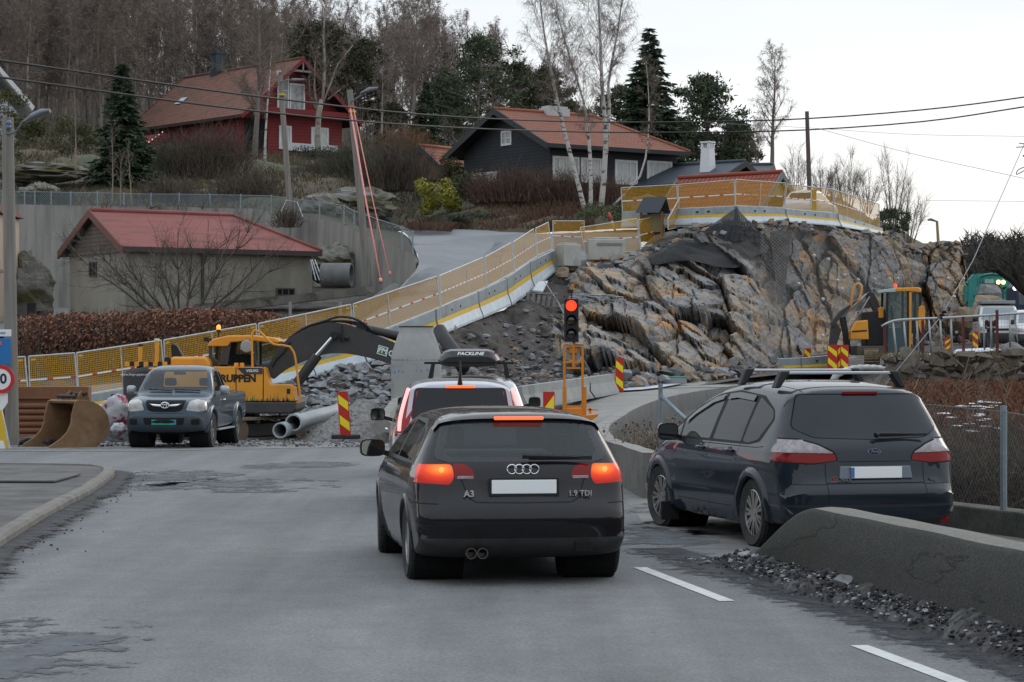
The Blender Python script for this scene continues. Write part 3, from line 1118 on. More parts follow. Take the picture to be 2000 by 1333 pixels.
 mb.build('rear_wiper',M_BLACK(),root)
 for sg in(1,-1):
  MB().box((.135,sg*.73,.30),(.03,.10,.05)).build('rear_reflector',M_RED(),root,bevel=.006)
 seats(root,[(1.55,0,1.3,1.18),(2.55,.42,.52,1.28),(2.55,-.42,.52,1.28)])
 MB().box((3.4,0,.95),(.5,1.4,.25)).build('dashboard',M_SEAT(),root,bevel=.05)
 MB().box((2.1,0,.32),(3.0,1.5,.06)).build('floor_pan',M_DARK(),root)
 th=R(15)
 ax=Vector((3.15,22.75,0))
 hd=Vector((-math.sin(th),math.cos(th),0))
 root.location=ax-hd*.96
 root.scale=(.97,.98,.966)
 root.rotation_euler=(0,0,R(90)+th)
 return root
# ------------------------------------------------------------------ silver hatchback with upright lamps
def silver_hatch():
 root=thing('hatchback_car','pale silver hatchback with tall upright lit tail lamps, ahead of the dark hatchback','car')
 paint=mat('pale_silver_paint',(0.36,0.36,0.41),0.3,0.35,coat=.8,col2=(0.30,0.30,0.34),scale=2.5)
 ol=[(.15,.24,.12),(.04,.32,.2),(0,.5,.3),(.02,.68,.3),(.10,.76,.3),(.16,1.0,.26),(.22,1.08,.24),(.40,1.35,.18),(.45,1.44,.16),(.48,1.488,.14),(.60,1.52,.13),(.9,1.545,.12),(1.6,1.565,.12),(2.1,1.53,.12),(2.6,1.40,.13),(3.1,1.15,.14),(3.4,1.03,.15),(3.8,.95,.2),(4.15,.8,.25),(4.3,.55,.3),(4.25,.3,.2),(4.1,.22,.1),(3.0,.19,.05),(1.2,.19,.05),(.4,.21,.08)]
 plan=[(-.05,.80),(.25,.86),(.6,.885),(1.4,.89),(2.8,.885),(3.5,.87),(4.3,.78)]
 sect=[(.15,.93),(.3,.975),(.6,1.0),(.8,.995),(.93,.97),(1.0,.94),(1.2,.85),(1.4,.75),(1.5,.69),(1.57,.63)]
 bm,W=car_surface(ol,plan,sect,step=.06,gs=.09)
 b=Body(bm,W)
 gap=M_GAP()
 for cx in(.82,3.45):
  b.carve('opening',None,circ(cx,.32,.345,22),'S',drop=True)
 b.carve('window_seal',M_BLACK(),rpoly([(.68,1.05),(.8,1.3),(1.2,1.46),(2.0,1.465),(2.4,1.38),(3.1,1.03),(3.0,1.0)],.04),'S',split=True)
 gl=glass('side_glass',(0.3,0.33,0.33),0.6,(0.015,0.017,0.02))
 b.carve('side_window',gl,rpoly([(.9,1.06),(1.0,1.33),(1.55,1.43),(1.55,1.04)],.03),'S',split=True)
 b.carve('side_window',gl,rpoly([(1.62,1.04),(1.62,1.435),(2.02,1.44),(2.4,1.35),(2.98,1.03)],.03),'S',split=True)
 b.carve('windscreen',M_GLC(),rpoly([(-.68,1.07),(-.53,1.5),(.53,1.5),(.68,1.07)],.05),'F',filt=lambda c:2.0<c.x<3.4)
 hi=lambda c:c.x<.62
 b.carve('rear_window',glass('dark_rear_glass',(.3,.32,.33),.45,(.03,.03,.034)),rpoly([(-.63,1.1),(-.575,1.46),(.575,1.46),(.63,1.1),(.5,1.04),(-.5,1.04)],.05),'R',filt=hi)
 for sg in(1,-1):
  b.carve('tail_lamp',M_RED(),rpoly([(sg*.625,1.46),(sg*.67,1.48),(sg*.83,1.1),(sg*.84,.92),(sg*.72,.92),(sg*.695,1.08)],.02),'R',split=True,filt=hi)
 b.carve('tail_lamp',M_RED(),rpoly([(.2,.9),(.2,1.1),(.40,1.43),(.50,1.44),(.38,1.25),(.32,1.1),(.33,.9)],.02),'S',split=True)
 b.strip('shut_line',gap,[(.56,.88),(.5,.72),(0,.70)],'R',.01,hi,True)
 for ln in([(1.58,1.03),(1.62,.7),(1.62,.3)],[(.86,1.03),(.95,.75),(1.2,.5)],[(3.02,1.0),(3.1,.7),(3.05,.3)]):
  b.strip('shut_line',gap,ln,'S',.01)
 b.finish(root,paint)
 for sg in(1,-1):
  mb=MB()
  pts=[(.40,sg*.655,1.45),(.31,sg*.70,1.33),(.215,sg*.745,1.18),(.16,sg*.77,1.05),(.13,sg*.775,.97)]
  mb.tube(crom(pts,.04),.023,8)
  mb.build('lamp_strip',M_LITPINK(),root,True)
  mb=MB()
  mb.box((.135,sg*.745,.90),(.04,.10,.08))
  mb.build('indicator_lens',M_CLEAR(),root,bevel=.01)
  door_mirror(root,2.45,sg*.93,1.1,M_BLACK(),(.14,.2,.16))
  MB().tube([(1.75,sg*.90,.93),(1.78,sg*.925,.94),(1.95,sg*.925,.94),(1.98,sg*.90,.93)],.014,8).build('door_handle',M_CHROME(),root,True)
 mb=MB()
 mb.box((.455,0,1.474),(.03,.36,.032))
 mb.build('high_brake_lamp',M_HIGH(),root,bevel=.006)
 mb=MB()
 mb.tube([(.52,0.0,1.50),(.50,0,1.56),(.44,0,1.78)],[.035,.022,.006],8)
 mb.build('roof_aerial',M_BLACK(),root,True)
 plate(root,.075,0,.85,M_PLATE())
 for cx in(.82,3.45):
  well(root,W,cx,.335,.84)
  for y in(.77,-.77):
   wheel(root,cx,y,.318,.205,8,0,cover=True)
 seats(root,[(1.35,0,1.2,1.1),(2.25,.37,.5,1.22),(2.25,-.37,.5,1.22)])
 th=R(3.5)
 root.location=(-.573,26.9,0)
 root.scale=(1,.92,.99)
 root.rotation_euler=(0,0,R(90)+th)
 return root
# ------------------------------------------------------------------ silver estate with the roof box
def estate_car():
 root=thing('estate_car','silver estate car carrying a black roof box, first in the queue','car')
 paint=mat('bright_silver_paint',(0.50,0.51,0.52),0.28,0.4,coat=.8,col2=(0.42,0.43,0.44),scale=2.5)
 ol=[(.15,.24,.12),(.02,.4,.25),(.02,.68,.28),(.10,.78,.28),(.18,1.0,.24),(.42,1.36,.18),(.50,1.44,.15),(.8,1.485,.12),(1.6,1.51,.12),(2.2,1.48,.12),(2.7,1.35,.13),(3.2,1.1,.14),(3.5,1.0,.15),(4.1,.9,.2),(4.5,.7,.28),(4.6,.5,.3),(4.5,.25,.15),(3.2,.19,.05),(1.2,.19,.05),(.4,.21,.08)]
 plan=[(-.05,.80),(.3,.87),(.7,.89),(2.8,.89),(3.6,.87),(4.6,.78)]
 sect=[(.15,.93),(.3,.975),(.6,1.0),(.85,.985),(.97,.95),(1.2,.86),(1.4,.77),(1.52,.68)]
 bm,W=car_surface(ol,plan,sect,step=.07,gs=.1)
 b=Body(bm,W)
 for cx in(.95,3.65):
  b.carve('opening',None,circ(cx,.32,.345,18),'S',drop=True)
 b.carve('side_window',M_GLD(),rpoly([(.7,1.02),(.85,1.3),(1.2,1.42),(2.1,1.42),(2.5,1.33),(3.1,1.02)],.04),'S',split=True)
 b.carve('windscreen',M_GLC(),rpoly([(-.66,1.05),(-.53,1.45),(.53,1.45),(.66,1.05)],.05),'F',filt=lambda c:2.0<c.x<3.5)
 b.carve('rear_window',M_GLD(),rpoly([(-.63,1.05),(-.53,1.4),(.53,1.4),(.63,1.05)],.05),'R',filt=lambda c:c.x<.6)
 b.carve('tail_lamp',M_REDLIT(),rpoly([(-.86,.75),(-.6,.75),(-.62,1.0),(-.86,1.02)],.03),'R',split=True,filt=lambda c:c.x<.6)
 b.carve('tail_lamp',M_REDLIT(),rpoly([(.86,.75),(.6,.75),(.62,1.0),(.86,1.02)],.03),'R',split=True,filt=lambda c:c.x<.6)
 b.finish(root,paint)
 for cx in(.95,3.65):
  well(root,W,cx,.335,.84)
  for y in(.77,-.77):
   wheel(root,cx,y,.318,.205,7,0)
 for sg in(1,-1):
  door_mirror(root,2.5,sg*.92,1.09,M_BLACK(),(.14,.19,.16))
 for x in(1.05,2.0):
  mb=MB()
  mb.bar((x,-.67,1.70),(x,.67,1.70),.05,.03)
  for sg in(1,-1):
   mb.hull8([(x-.05,sg*.58-.03,1.47),(x+.05,sg*.58-.03,1.47),(x+.05,sg*.58+.03,1.47),(x-.05,sg*.58+.03,1.47),(x-.03,sg*.54-.02,1.70),(x+.03,sg*.54-.02,1.70),(x+.03,sg*.54+.02,1.70),(x-.03,sg*.54+.02,1.70)])
  mb.build('roof_bar',M_BLACK(),root)
 rows=[]
 for(x,k,zt)in((.52,.86,.10),(.60,.96,.21),(.75,1.0,.245),(1.6,1.0,.25),(2.2,.92,.22),(2.5,.72,.12)):
  row=[]
  for(y,z)in((-.445,.0),(-.46,.05),(-.44,.10),(-.36,.21),(-.28,.245),(0,.25),(.28,.245),(.36,.21),(.44,.10),(.46,.05),(.445,.0)):
   row.append((x,y*k,1.715+z*.8*zt/.25))
  rows.append(row)
 mb=MB().grid(rows)
 mb.face(rows[0]).face(list(reversed(rows[-1])))
 lid=mb.build('roof_box',mat('box_black',(.022,.022,.023),.28,col2=(.03,.03,.03)),root,True,angle=35)
 rows=[]
 for(x,k)in((.54,.86),(.75,.97),(2.2,.9),(2.48,.7)):
  rows.append([(x,y*k,z)for(y,z)in((-.44,1.715),(-.43,1.67),(-.30,1.65),(.30,1.65),(.43,1.67),(.44,1.715))])
 mb=MB().grid(rows)
 mb.face(rows[0]).face(list(reversed(rows[-1])))
 mb.build('box_tray',M_BLACK(),lid)
 text_mesh('box_lettering','PACKLINE',.085,mat('letter_white',(.75,.75,.75),.4),Matrix.Translation((.545,-.02,1.838))@Matrix.Rotation(R(-90),4,'Z')@Matrix.Rotation(R(50),4,'X'),lid,.004,shear=.2,bold=.0015)
 MB().box((.68,-.39,1.86),(.03,.03,.03)).build('box_lamp',M_REDLIT(),lid)
 root.location=(-.62,34.0,0)
 root.rotation_euler=(0,0,R(90+1.0))
 return root
# ------------------------------------------------------------------ pickup facing the camera
def pickup():
 root=thing('pickup_truck','dark teal pickup truck facing the road beside the yellow excavator','pickup truck')
 paint=mat('teal_grey_paint',(0.012,0.036,0.060),0.4,0.0,coat=.8,spec=.15,col2=(0.018,0.044,0.066),scale=2)
 dirt=mat('dirty_teal',(0.022,0.042,0.058),0.55,col2=(0.036,0.048,0.056),scale=4)
 ol=[(.10,.52,.06),(.0,.56,.06),(.0,1.12,.05),(.04,1.135,.05),(1.0,1.135,.05),(2.05,1.135,.05),(2.18,1.15,.06),(2.24,1.3,.1),(2.36,1.62,.12),(2.5,1.70,.13),(2.9,1.735,.13),(3.25,1.70,.13),(3.5,1.60,.12),(3.95,1.20,.12),(4.05,1.15,.13),(4.5,1.09,.16),(4.85,1.01,.2),(4.98,.93,.24),(5.02,.75,.26),(5.10,.70,.28),(5.12,.5,.28),(5.04,.36,.22),(4.85,.34,.1),(4.2,.38,.05),(2.2,.40,.05),(.6,.46,.05)]
 plan=[(0,.85),(2.2,.86),(3.4,.865),(4.3,.86),(4.8,.835),(5.1,.77)]
 sect=[(.3,.94),(.45,.975),(.7,1.0),(.95,.995),(1.05,.985),(1.13,.965),(1.3,.90),(1.55,.80),(1.68,.735),(1.75,.68)]
 bm,W=car_surface(ol,plan,sect,p=4)
 b=Body(bm,W)
 gap=M_GAP()
 XR,XF=1.12,4.22
 for cx in(XR,XF):
  b.carve('opening',None,circ(cx,.40,.43,24),'S',drop=True)
 seal=M_BLACK()
 b.carve('window_seal',seal,rpoly([(2.32,1.15),(2.42,1.58),(2.6,1.645),(3.25,1.63),(3.9,1.16)],.04),'S',split=True)
 b.carve('side_window',M_GLC(),rpoly([(2.72,1.18),(2.72,1.60),(3.2,1.595),(3.76,1.18)],.03),'S',split=True)
 b.carve('side_window',M_GLD(),rpoly([(2.38,1.18),(2.46,1.56),(2.66,1.60),(2.66,1.18)],.03),'S',split=True)
 b.carve('windscreen',M_GLC(),rpoly([(-.70,1.205),(-.59,1.63),(.59,1.63),(.70,1.205),(0,1.19)],.05),'F',filt=lambda c:3.0<c.x<4.1)
 b.carve('back_window',M_GLC(),rpoly([(-.6,1.25),(-.55,1.58),(.55,1.58),(.6,1.25)],.05),'R',filt=lambda c:2.1<c.x<2.6)
 ff=lambda c:c.x>4.4
 b.carve('grille',M_DARK(),rpoly([(-.43,1.01),(.43,1.01),(.36,.80),(.25,.765),(-.25,.765),(-.36,.80)],.04),'F',filt=ff)
 for sg in(1,-1):
  b.carve('headlamp',mat('headlamp_lens',(.24,.24,.23),.1,col2=(.42,.40,.37),scale=9,coat=1),rpoly([(sg*.44,.80),(sg*.50,.985),(sg*.62,1.03),(sg*.84,.985),(sg*.86,.80),(sg*.7,.775)],.03),'F',split=True,filt=ff)
 b.carve('headlamp',MATS['headlamp_lens'],rpoly([(4.72,.80),(4.70,.93),(4.85,1.0),(5.1,1.0),(5.1,.79)],.03),'S',split=True)
 b.carve('bumper',dirt,[(-1,.2),(1,.2),(1,.735),(-1,.735)],'F',filt=ff)
 b.carve('bumper',dirt,[(4.68,.2),(5.3,.2),(5.3,.735),(4.70,.735)],'S')
 b.carve('air_intake',M_DARK(),rpoly([(-.44,.645),(.44,.645),(.40,.50),(-.40,.50)],.03),'F',filt=ff)
 for sg in(1,-1):
  b.carve('air_intake',M_DARK(),rpoly([(sg*.56,.62),(sg*.73,.62),(sg*.73,.50),(sg*.56,.50)],.03),'F',filt=ff)
 b.carve('cargo_bed',M_DARK(),[(.08,-.72),(2.1,-.72),(2.1,.72),(.08,.72)],'T',filt=lambda c:c.x<2.2)
 for ln in([(2.20,1.12),(2.22,.45)],[(2.68,1.14),(2.70,.8),(2.68,.45)],[(3.9,1.14),(3.95,.8),(3.8,.45)]):
  b.strip('shut_line',gap,ln,'S',.012)
 b.strip('shut_line',gap,[(-.7,4.35),(-.72,4.0)],'T',.01)
 b.finish(root,paint)
 mb=MB()
 for sg in(1,-1):
  mb.bar((5.0,sg*.08,.89),(4.93,sg*.42,.915),.05,.055)
 mb.tube([(5.015,.085*math.cos(a*PI/10),.905+.062*math.sin(a*PI/10))for a in range(21)],.010,6)
 mb.tube([(5.018,.036*math.cos(a*PI/10),.905+.06*math.sin(a*PI/10))for a in range(21)],.008,6)
 mb.tube([(5.018,.066*math.cos(a*PI/10),.935+.022*math.sin(a*PI/10))for a in range(21)],.008,6)
 mb.build('grille_badge',M_CHROME(),root,True)
 for sg in(1,-1):
  mb=MB()
  mb.hull8([(4.86,sg*.70-.03,.83),(4.93,sg*.70-.03,.83),(4.93,sg*.70+.03,.83),(4.86,sg*.70+.03,.83),(4.80,sg*.76-.03,.94),(4.88,sg*.76-.03,.94),(4.88,sg*.76+.03,.94),(4.80,sg*.76+.03,.94)])
  mb.build('indicator',mat('lamp_amber',(.65,.22,.1),.2),root)
  door_mirror(root,3.62,sg*.90,1.2,mat('mirror_shell_grey',(.33,.35,.37),.35,.3),(.12,.2,.2))
  mb=MB()
  mb.bar((1.7,sg*.82,.36),(3.6,sg*.82,.36),.14,.035)
  mb.build('side_step',mat('step_grey',(.3,.3,.3),.5),root,bevel=.01)
  MB().tube([(2.85,sg*.862,.985),(2.88,sg*.895,.99),(3.02,sg*.895,.99),(3.05,sg*.862,.985)],.014,8).build('door_handle',M_CHROME(),root,True)
 pl=plate(root,5.118,0,.555,mat('plate_green',(.02,.30,.19),.45))
 text_mesh('plate_lettering','SU 92326',.085,mat('plate_ink',(.01,.015,.012),.6),Matrix.Translation((5.126,-.02,.555))@Matrix.Rotation(R(90),4,'Z')@Matrix.Rotation(R(90),4,'X'),pl,.002)
 MB().box((5.1255,.235,.555),(.003,.04,.10)).build('country_strip',mat('plate_blue',(.08,.17,.42),.4),pl)
 for cx in(XR,XF):
  arch_ring(root,W,cx,.40,.43,paint,out=.045,wd=.08)
  well(root,W,cx,.42,.85)
  for y in(.755,-.755):
   wheel(root,cx,y,.37,.24,6,0,rim_r=.21)
 mb=MB()
 mb.bar((.6,0,.38),(4.6,0,.38),.7,.18)
 mb.bar((XR,-.6,.37),(XR,.6,.37),.12)
 mb.build('chassis',mat('chassis_dirt',(.03,.026,.022),.9),root)
 seats(root,[(2.75,.38,.5,1.42),(2.75,-.38,.5,1.42)])
 MB().box((3.75,0,1.08),(.4,1.4,.16)).build('dashboard',M_SEAT(),root,bevel=.05)
 mb=MB()
 mb.bar((4.0,.55,1.19),(3.97,.0,1.22),.02)
 mb.bar((4.0,-.05,1.19),(3.97,-.55,1.22),.02)
 mb.build('wiper',M_BLACK(),root)
 MB().box((3.42,0,1.56),(.03,.26,.07)).build('inside_mirror',M_BLACK(),root,bevel=.01)
 mb=MB()
 mb.box((3.72,.40,1.24),(.03,.42,.42))
 s_=.93
 root.scale=(s_,s_,s_)
 th=R(-93.2)
 hd=Vector((math.cos(th),math.sin(th),0))
 fa=Vector((-6.66,46.2,0))
 root.location=fa-hd*XF*s_
 root.rotation_euler=(0,0,th)
 return root
# ------------------------------------------------------------------ ground, roads, walls near the camera
ZR=[(0,0),(49,0),(52,.05),(60,.35),(66,.6),(69,.69),(76,.82),(84,.97),(96,1.5),(104,2.0),(130,2.6),(300,3)]
ZL=[(0,0),(46,0),(52,-.12),(58,-.30),(76,-.30),(83,.9),(88,1.7),(95,2.5),(101,2.9),(125,3.0),(300,3.0)]
def gz(x,y):
 left=lerp_tab(ZL,y)
 xl=3.6+max(0,y-27)*.16
 bank=smoothstep(xl,xl+.8,x)*(smoothstep(27,50,y)*1.22+smoothstep(48.4,49.0,y)*.5+smoothstep(48,104,y)*.1)
 right=bank if y<60 else max(bank,lerp_tab(ZR,y)-.5)
 return left+(right-left)*smoothstep(-1.8,.6,x)
def axis_steps(a,b,fine0,fine1,d,k=1.35):
 v=[fine0]
 while v[-1]<fine1:
  v.append(v[-1]+d)
 s=d
 while v[-1]<b:
  s*=k
  v.append(v[-1]+s)
 s=d
 lo=[fine0]
 while lo[-1]>a:
  s*=k
  lo.append(lo[-1]-s)
 return list(reversed(lo[1:]))+v
def asphalt(name,c1,c2,grain,streak):
 m=mat(name,c1,.8,col2=c2,scale=.5,detail=7,bump=.5,bscale=70,col3=tuple(x*.72 for x in c1),scale3=.22,lo3=.52,hi3=.70,stretch=(1,.5,1),rough2=.9)
 n=m.node_tree
 b=n.nodes['Principled BSDF']
 src=b.inputs['Base Color'].links[0].from_socket
 tc=n.nodes.new('ShaderNodeTexCoord')
 def layer(src,stretch,sc,de,lo,hi,v0,v1):
  mp=n.nodes.new('ShaderNodeMapping')
  mp.inputs['Scale'].default_value=stretch
  n.links.new(tc.outputs['Object'],mp.inputs[0])
  t=n.nodes.new('ShaderNodeTexNoise')
  t.inputs['Scale'].default_value=sc
  t.inputs['Detail'].default_value=de
  t.inputs['Roughness'].default_value=.7
  n.links.new(mp.outputs[0],t.inputs['Vector'])
  r=n.nodes.new('ShaderNodeMapRange')
  for k,v in(('From Min',lo),('From Max',hi),('To Min',v0),('To Max',v1)):
   r.inputs[k].default_value=v
  n.links.new(t.outputs['Fac'],r.inputs[0])
  x=n.nodes.new('ShaderNodeVectorMath')
  x.operation='SCALE'
  n.links.new(src,x.inputs[0])
  n.links.new(r.outputs[0],x.inputs['Scale'])
  return x.outputs[0]
 s=layer(src,(1.1,.05,1),1.0,3,.35,.65,1-streak,1+streak)
 s=layer(s,(1,1,1),38,4,.25,.75,1-grain,1+grain)
 s=layer(s,(1,1,1),2.6,8,.30,.62,.86,1.06)
 s=layer(s,(1,.6,1),7,6,.62,.70,1,.72)
 n.links.new(s,b.inputs['Base Color'])
 return m
M_asph=asphalt('road_asphalt',(0.134,0.137,0.142),(0.176,0.178,0.179),.42,.14)
M_gravel=mat('gravel',(0.15,0.148,0.145),.95,col2=(0.27,0.265,0.26),scale=14,detail=8,bump=1.0,bscale=22,col3=(0.10,.095,.09),scale3=.5)
M_grit=mat('dark_grit',(0.022,0.022,0.024),.95,col2=(0.07,0.068,0.07),scale=5,detail=9,bump=1.0,bscale=30)
M_earth=mat('earth',(0.05,0.039,0.030),.95,col2=(0.13,0.12,0.11),scale=1.6,detail=9,bump=1.0,bscale=9,col3=(.03,.026,.024),scale3=.5)
M_conc=mat('concrete',(0.20,0.19,0.172),.9,col2=(0.27,0.26,0.24),scale=3,detail=8,bump=.3,bscale=30,col3=(.12,.115,.105),scale3=.8,stretch=(1,1,.5))
M_concd=mat('dark_concrete',(0.042,0.042,0.038),.92,col2=(0.075,0.073,0.066),scale=34,detail=8,bump=.55,bscale=60,col3=(.05,.052,.042),scale3=1.3,lo3=.5)
M_concg=mat('concrete_grey',(0.235,0.24,0.235),.9,col2=(0.30,0.30,0.29),scale=2.5,detail=7,bump=.25,bscale=25,col3=(.17,.17,.165),scale3=1.0)
M_snow=mat('old_snow',(0.62,0.65,0.70),.8,col2=(0.42,0.43,0.45),scale=4,detail=8,bump=.6,bscale=10,col3=(.2,.19,.18),scale3=2.2,lo3=.6)
xs=axis_steps(-260,260,-9,9,.45)
ys=axis_steps(2,420,3,62,.6)
struct(MB().grid([[(x,y,gz(x,y)-.03+.05*mnoise.noise(Vector((x*.6,y*.6,0)))*smoothstep(44,54,y))for x in xs]for y in ys]).build('ground',M_earth,smooth=True))
def sheet(name,rows,m,dz=0.0,n=8):
 rr=[]
 for(y,a,b)in rows:
  rr.append([(a+(b-a)*k/n,y,gz(a+(b-a)*k/n,y)+dz)for k in range(n+1)])
 return struct(MB().grid(rr).build(name,m,smooth=True))
rows=[]
y=4.0
while y<51.6:
 a=-34
 b=3.9 if y<24 else(4.3 if y<29 else 1.62)
 if y<22.6:
  b=4.6
 if y>30:
  b=1.62-.02*(y-30)
 if y>45.4:
  a=-34+(y-45.4)/6.2*30
 rows.append((y,a,b))
 y+=.55
sheet('road',rows,M_asph,.004,40)
sheet('pull_off',[(y_,1.42+.07*mnoise.noise(Vector((y_,0,0))),5.2)for y_ in[x_*.4+22.2 for x_ in range(22)]],mat('pull_off_asphalt',(0.15,0.145,0.136),.85,col2=(0.20,0.195,0.18),scale=.9,detail=8,bump=.4,bscale=40,col3=(.095,.093,.095),scale3=.5),.006,10)
rows=[]
for k in range(30):
 y=44.2+k*.5
 xa=-34 if y<45.6 else-34+(y-45.6)*.2
 rows.append((y,xa,-2.2+.25*math.sin(y*2.1)-max(0,47-y)*1.6))
sheet('gravel_yard',rows,M_gravel,.010,60)
M_patch=faded('tar_patch',(0.085,0.093,0.105),(0.125,0.13,0.14),1.1,5)
rng=random.Random(4)
for(cx,cy,ax_,ay_)in((-5.0,35.0,1.2,2.6),(-3.9,33.0,1.6,2.2),(-3.4,38.8,1.2,1.8),(-3.1,14.2,.9,2.6),(1.95,27.6,1.1,1.6),(2.35,25.0,1.1,1.4),(1.5,23.4,.7,2.4)):
 rr_=[[(cx,cy,.0082)]*41,[],[]]
 for k in range(41):
  a=2*PI*k/40
  for r_,f in((rr_[1],.5),(rr_[2],1)):
   r_.append((cx+f*ax_*math.cos(a),cy+f*ay_*math.sin(a),gz(cx,cy)+.0085))
 struct(MB().vgrid(rr_).build('tar_patch',M_patch))
M_line=mat('road_paint',(0.58,0.58,0.57),.75,col2=(0.38,0.38,0.38),scale=9,detail=8,lo=.45,hi=.75)
for(a,b)in(((1.10,20.25),(1.60,17.5)),((2.19,14.85),(2.70,12.1)),((.52,24.0),(.85,22.6))):
 a,b=Vector((a[0],a[1],.0085)),Vector((b[0],b[1],.0085))
 d=(b-a).normalized()
 nn=Vector((-d.y,d.x,0))*.058
 struct(MB().face([a+nn,b+nn,b-nn,a-nn]).build('lane_marking',M_line))
KT=[(-5.65,15.0),(-5.6,18.0),(-4.78,21.98),(-5.165,26.4),(-5.39,29.9),(-5.65,32.7),(-5.87,34.7),(-6.18,36.1),(-6.64,36.75),(-7.6,37.05),(-9.5,37.2),(-14,37.3),(-30,37.4)]
KT[0],KT[1]=(-4.15,15.0),(-4.4,18.0)
kp=crom([(a,b,0)for a,b in KT],.35)
rows=[[],[],[],[],[]]
inn=[]
for k,p in enumerate(kp):
 d=(kp[min(k+1,len(kp)-1)]-kp[max(0,k-1)]).normalized()
 nn=Vector((-d.y,d.x,0))
 zt=.125+.012*mnoise.noise(p*.9)
 for r_,(o,z)in zip(rows,((-.03,-.02),(-.012,zt-.03),(.02,zt),(.15,zt),(.16,zt-.03))):
  q=p+nn*o
  r_.append((q.x,q.y,z))
 inn.append(p+nn*.155)
struct(MB().grid(rows).build('kerb',mat('kerb_stone',(0.20,0.185,0.16),.9,col2=(0.13,0.12,0.11),scale=4,detail=8,bump=.4,bscale=25),smooth=False))
M_pave=mat('pavement_asphalt',(0.07,0.067,0.066),.9,col2=(0.125,0.12,0.117),scale=1.6,detail=9,bump=.6,bscale=28,col3=(.05,.05,.052),scale3=.7)
rows=[[(p.x,p.y,.105)for p in inn],[(min(p.x-2.0,-7.2-.15*(p.x+6)),min(p.y-.6,36)if p.x<-6 else p.y,.11)for p in inn],[(-36,min(p.y,35),.11)for p in inn]]
struct(MB().grid(rows).build('pavement',M_pave,smooth=True))
rows=[[],[],[]]
for k,p in enumerate(kp):
 if p.x<-8:
  break
 d=(kp[min(k+1,len(kp)-1)]-kp[max(0,k-1)]).normalized()
 nn=Vector((d.y,-d.x,0))
 wd=.42+.22*mnoise.noise(p*.8)+.10*mnoise.noise(p*3.3)
 wd*=1.5
 for r_,o,z in zip(rows,(.02,wd*.4,wd),(.05,.03+.015*mnoise.noise(p*3),.009)):
  q=p+nn*o
  r_.append((q.x,q.y,z))
M_fade=faded('gutter_grit',(0.024,0.024,0.026),(0.07,0.068,0.07))
struct(MB().vgrid(rows).build('gutter_grit',M_fade,smooth=True))
mb=MB()
rng=random.Random(9)
for k in range(420):
 p=kp[rng.randrange(len(kp))]
 if p.x<-7.5:
  continue
 o=abs(rng.gauss(0,.22))
 mb.rock((p.x+.1+o,p.y+rng.uniform(-.2,.2),.02),rng.uniform(.006,.018),rng)
tag(mb.build('loose_grit',M_grit),None,None,kind='stuff')
mb=MB()
mb.box((-6.55,32.5,.13),(.85,1.9,.03))
mh=mb.build('inspection_cover',mat('cover_concrete',(.125,.12,.11),.9,col2=(.09,.085,.08),scale=3,bump=.3),bevel=.01)
tag(mh,'flat pale rectangular cover slab let into the pavement behind the kerb','cover slab')
def cracks(m,sc,stretch,width,dark):
 n=m.node_tree
 b=n.nodes['Principled BSDF']
 src=b.inputs['Base Color'].links[0].from_socket
 tc=n.nodes.new('ShaderNodeTexCoord')
 mp=n.nodes.new('ShaderNodeMapping')
 mp.inputs['Scale'].default_value=stretch
 n.links.new(tc.outputs['Object'],mp.inputs[0])
 t=n.nodes.new('ShaderNodeTexNoise')
 t.inputs['Scale'].default_value=sc
 t.inputs['Detail'].default_value=6
 n.links.new(mp.outputs[0],t.inputs['Vector'])
 s=n.nodes.new('ShaderNodeMath')
 s.operation='SUBTRACT'
 s.inputs[1].default_value=.5
 n.links.new(t.outputs['Fac'],s.inputs[0])
 a=n.nodes.new('ShaderNodeMath')
 a.operation='ABSOLUTE'
 n.links.new(s.outputs[0],a.inputs[0])
 r=n.nodes.new('ShaderNodeMapRange')
 r.inputs['From Max'].default_value=width
 r.inputs['To Min'].default_value=dark
 n.links.new(a.outputs[0],r.inputs[0])
 x=n.nodes.new('ShaderNodeVectorMath')
 x.operation='SCALE'
 n.links.new(src,x.inputs[0])
 n.links.new(r.outputs[0],x.inputs['Scale'])
 n.links.new(x.outputs[0],b.inputs['Base Color'])
cracks(M_concd,.8,(.5,.5,3.2),.010,.45)
A,Bv=Vector((1.94,20.75,0)),Vector((3.16,14.55,0))
d=(Bv-A).normalized()
nn=Vector((-d.y,d.x,0))
if nn.x<0:
 nn=-nn
rows=[]
for k in range(80):
 t=k*.14
 p=A+d*t
 h=.615*(smoothstep(0,2.15,t)**.85 if t<2.15 else 1)+.01*mnoise.noise(Vector((t,3,0)))
 h=max(h,.02)
 batter=.05*h
 row=[p-nn*.0+Vector((0,0,-.05)),p+nn*batter*.5+Vector((0,0,h*.5)),p+nn*batter+Vector((0,0,max(.01,h-.035))),p+nn*(batter+.03)+Vector((0,0,h)),p+nn*(.20)+Vector((0,0,h+.012)),p+nn*.35+Vector((0,0,h)),p+nn*.375+Vector((0,0,max(.005,h-.04))),p+nn*.40+Vector((0,0,-.05))]
 rows.append(row)
t0=thing('concrete_wall','low dark concrete wall with a sloping end and a pale worn top, in the near right corner','wall',A)
o=MB().grid([r_[:4]for r_ in rows]).build('wall_face',M_concd,t0,True,origin=A,angle=40)
o=MB().grid([r_[3:6]for r_ in rows]).build('wall_top',mat('worn_concrete',(0.20,0.19,0.165),.95,col2=(0.14,0.135,0.12),scale=22,detail=8,bump=.8,bscale=50),t0,True,origin=A,angle=40)
o=MB().grid([r_[5:]for r_ in rows]).build('wall_back',M_concd,t0,True,origin=A,angle=40)
rows=[[]for _ in range(16)]
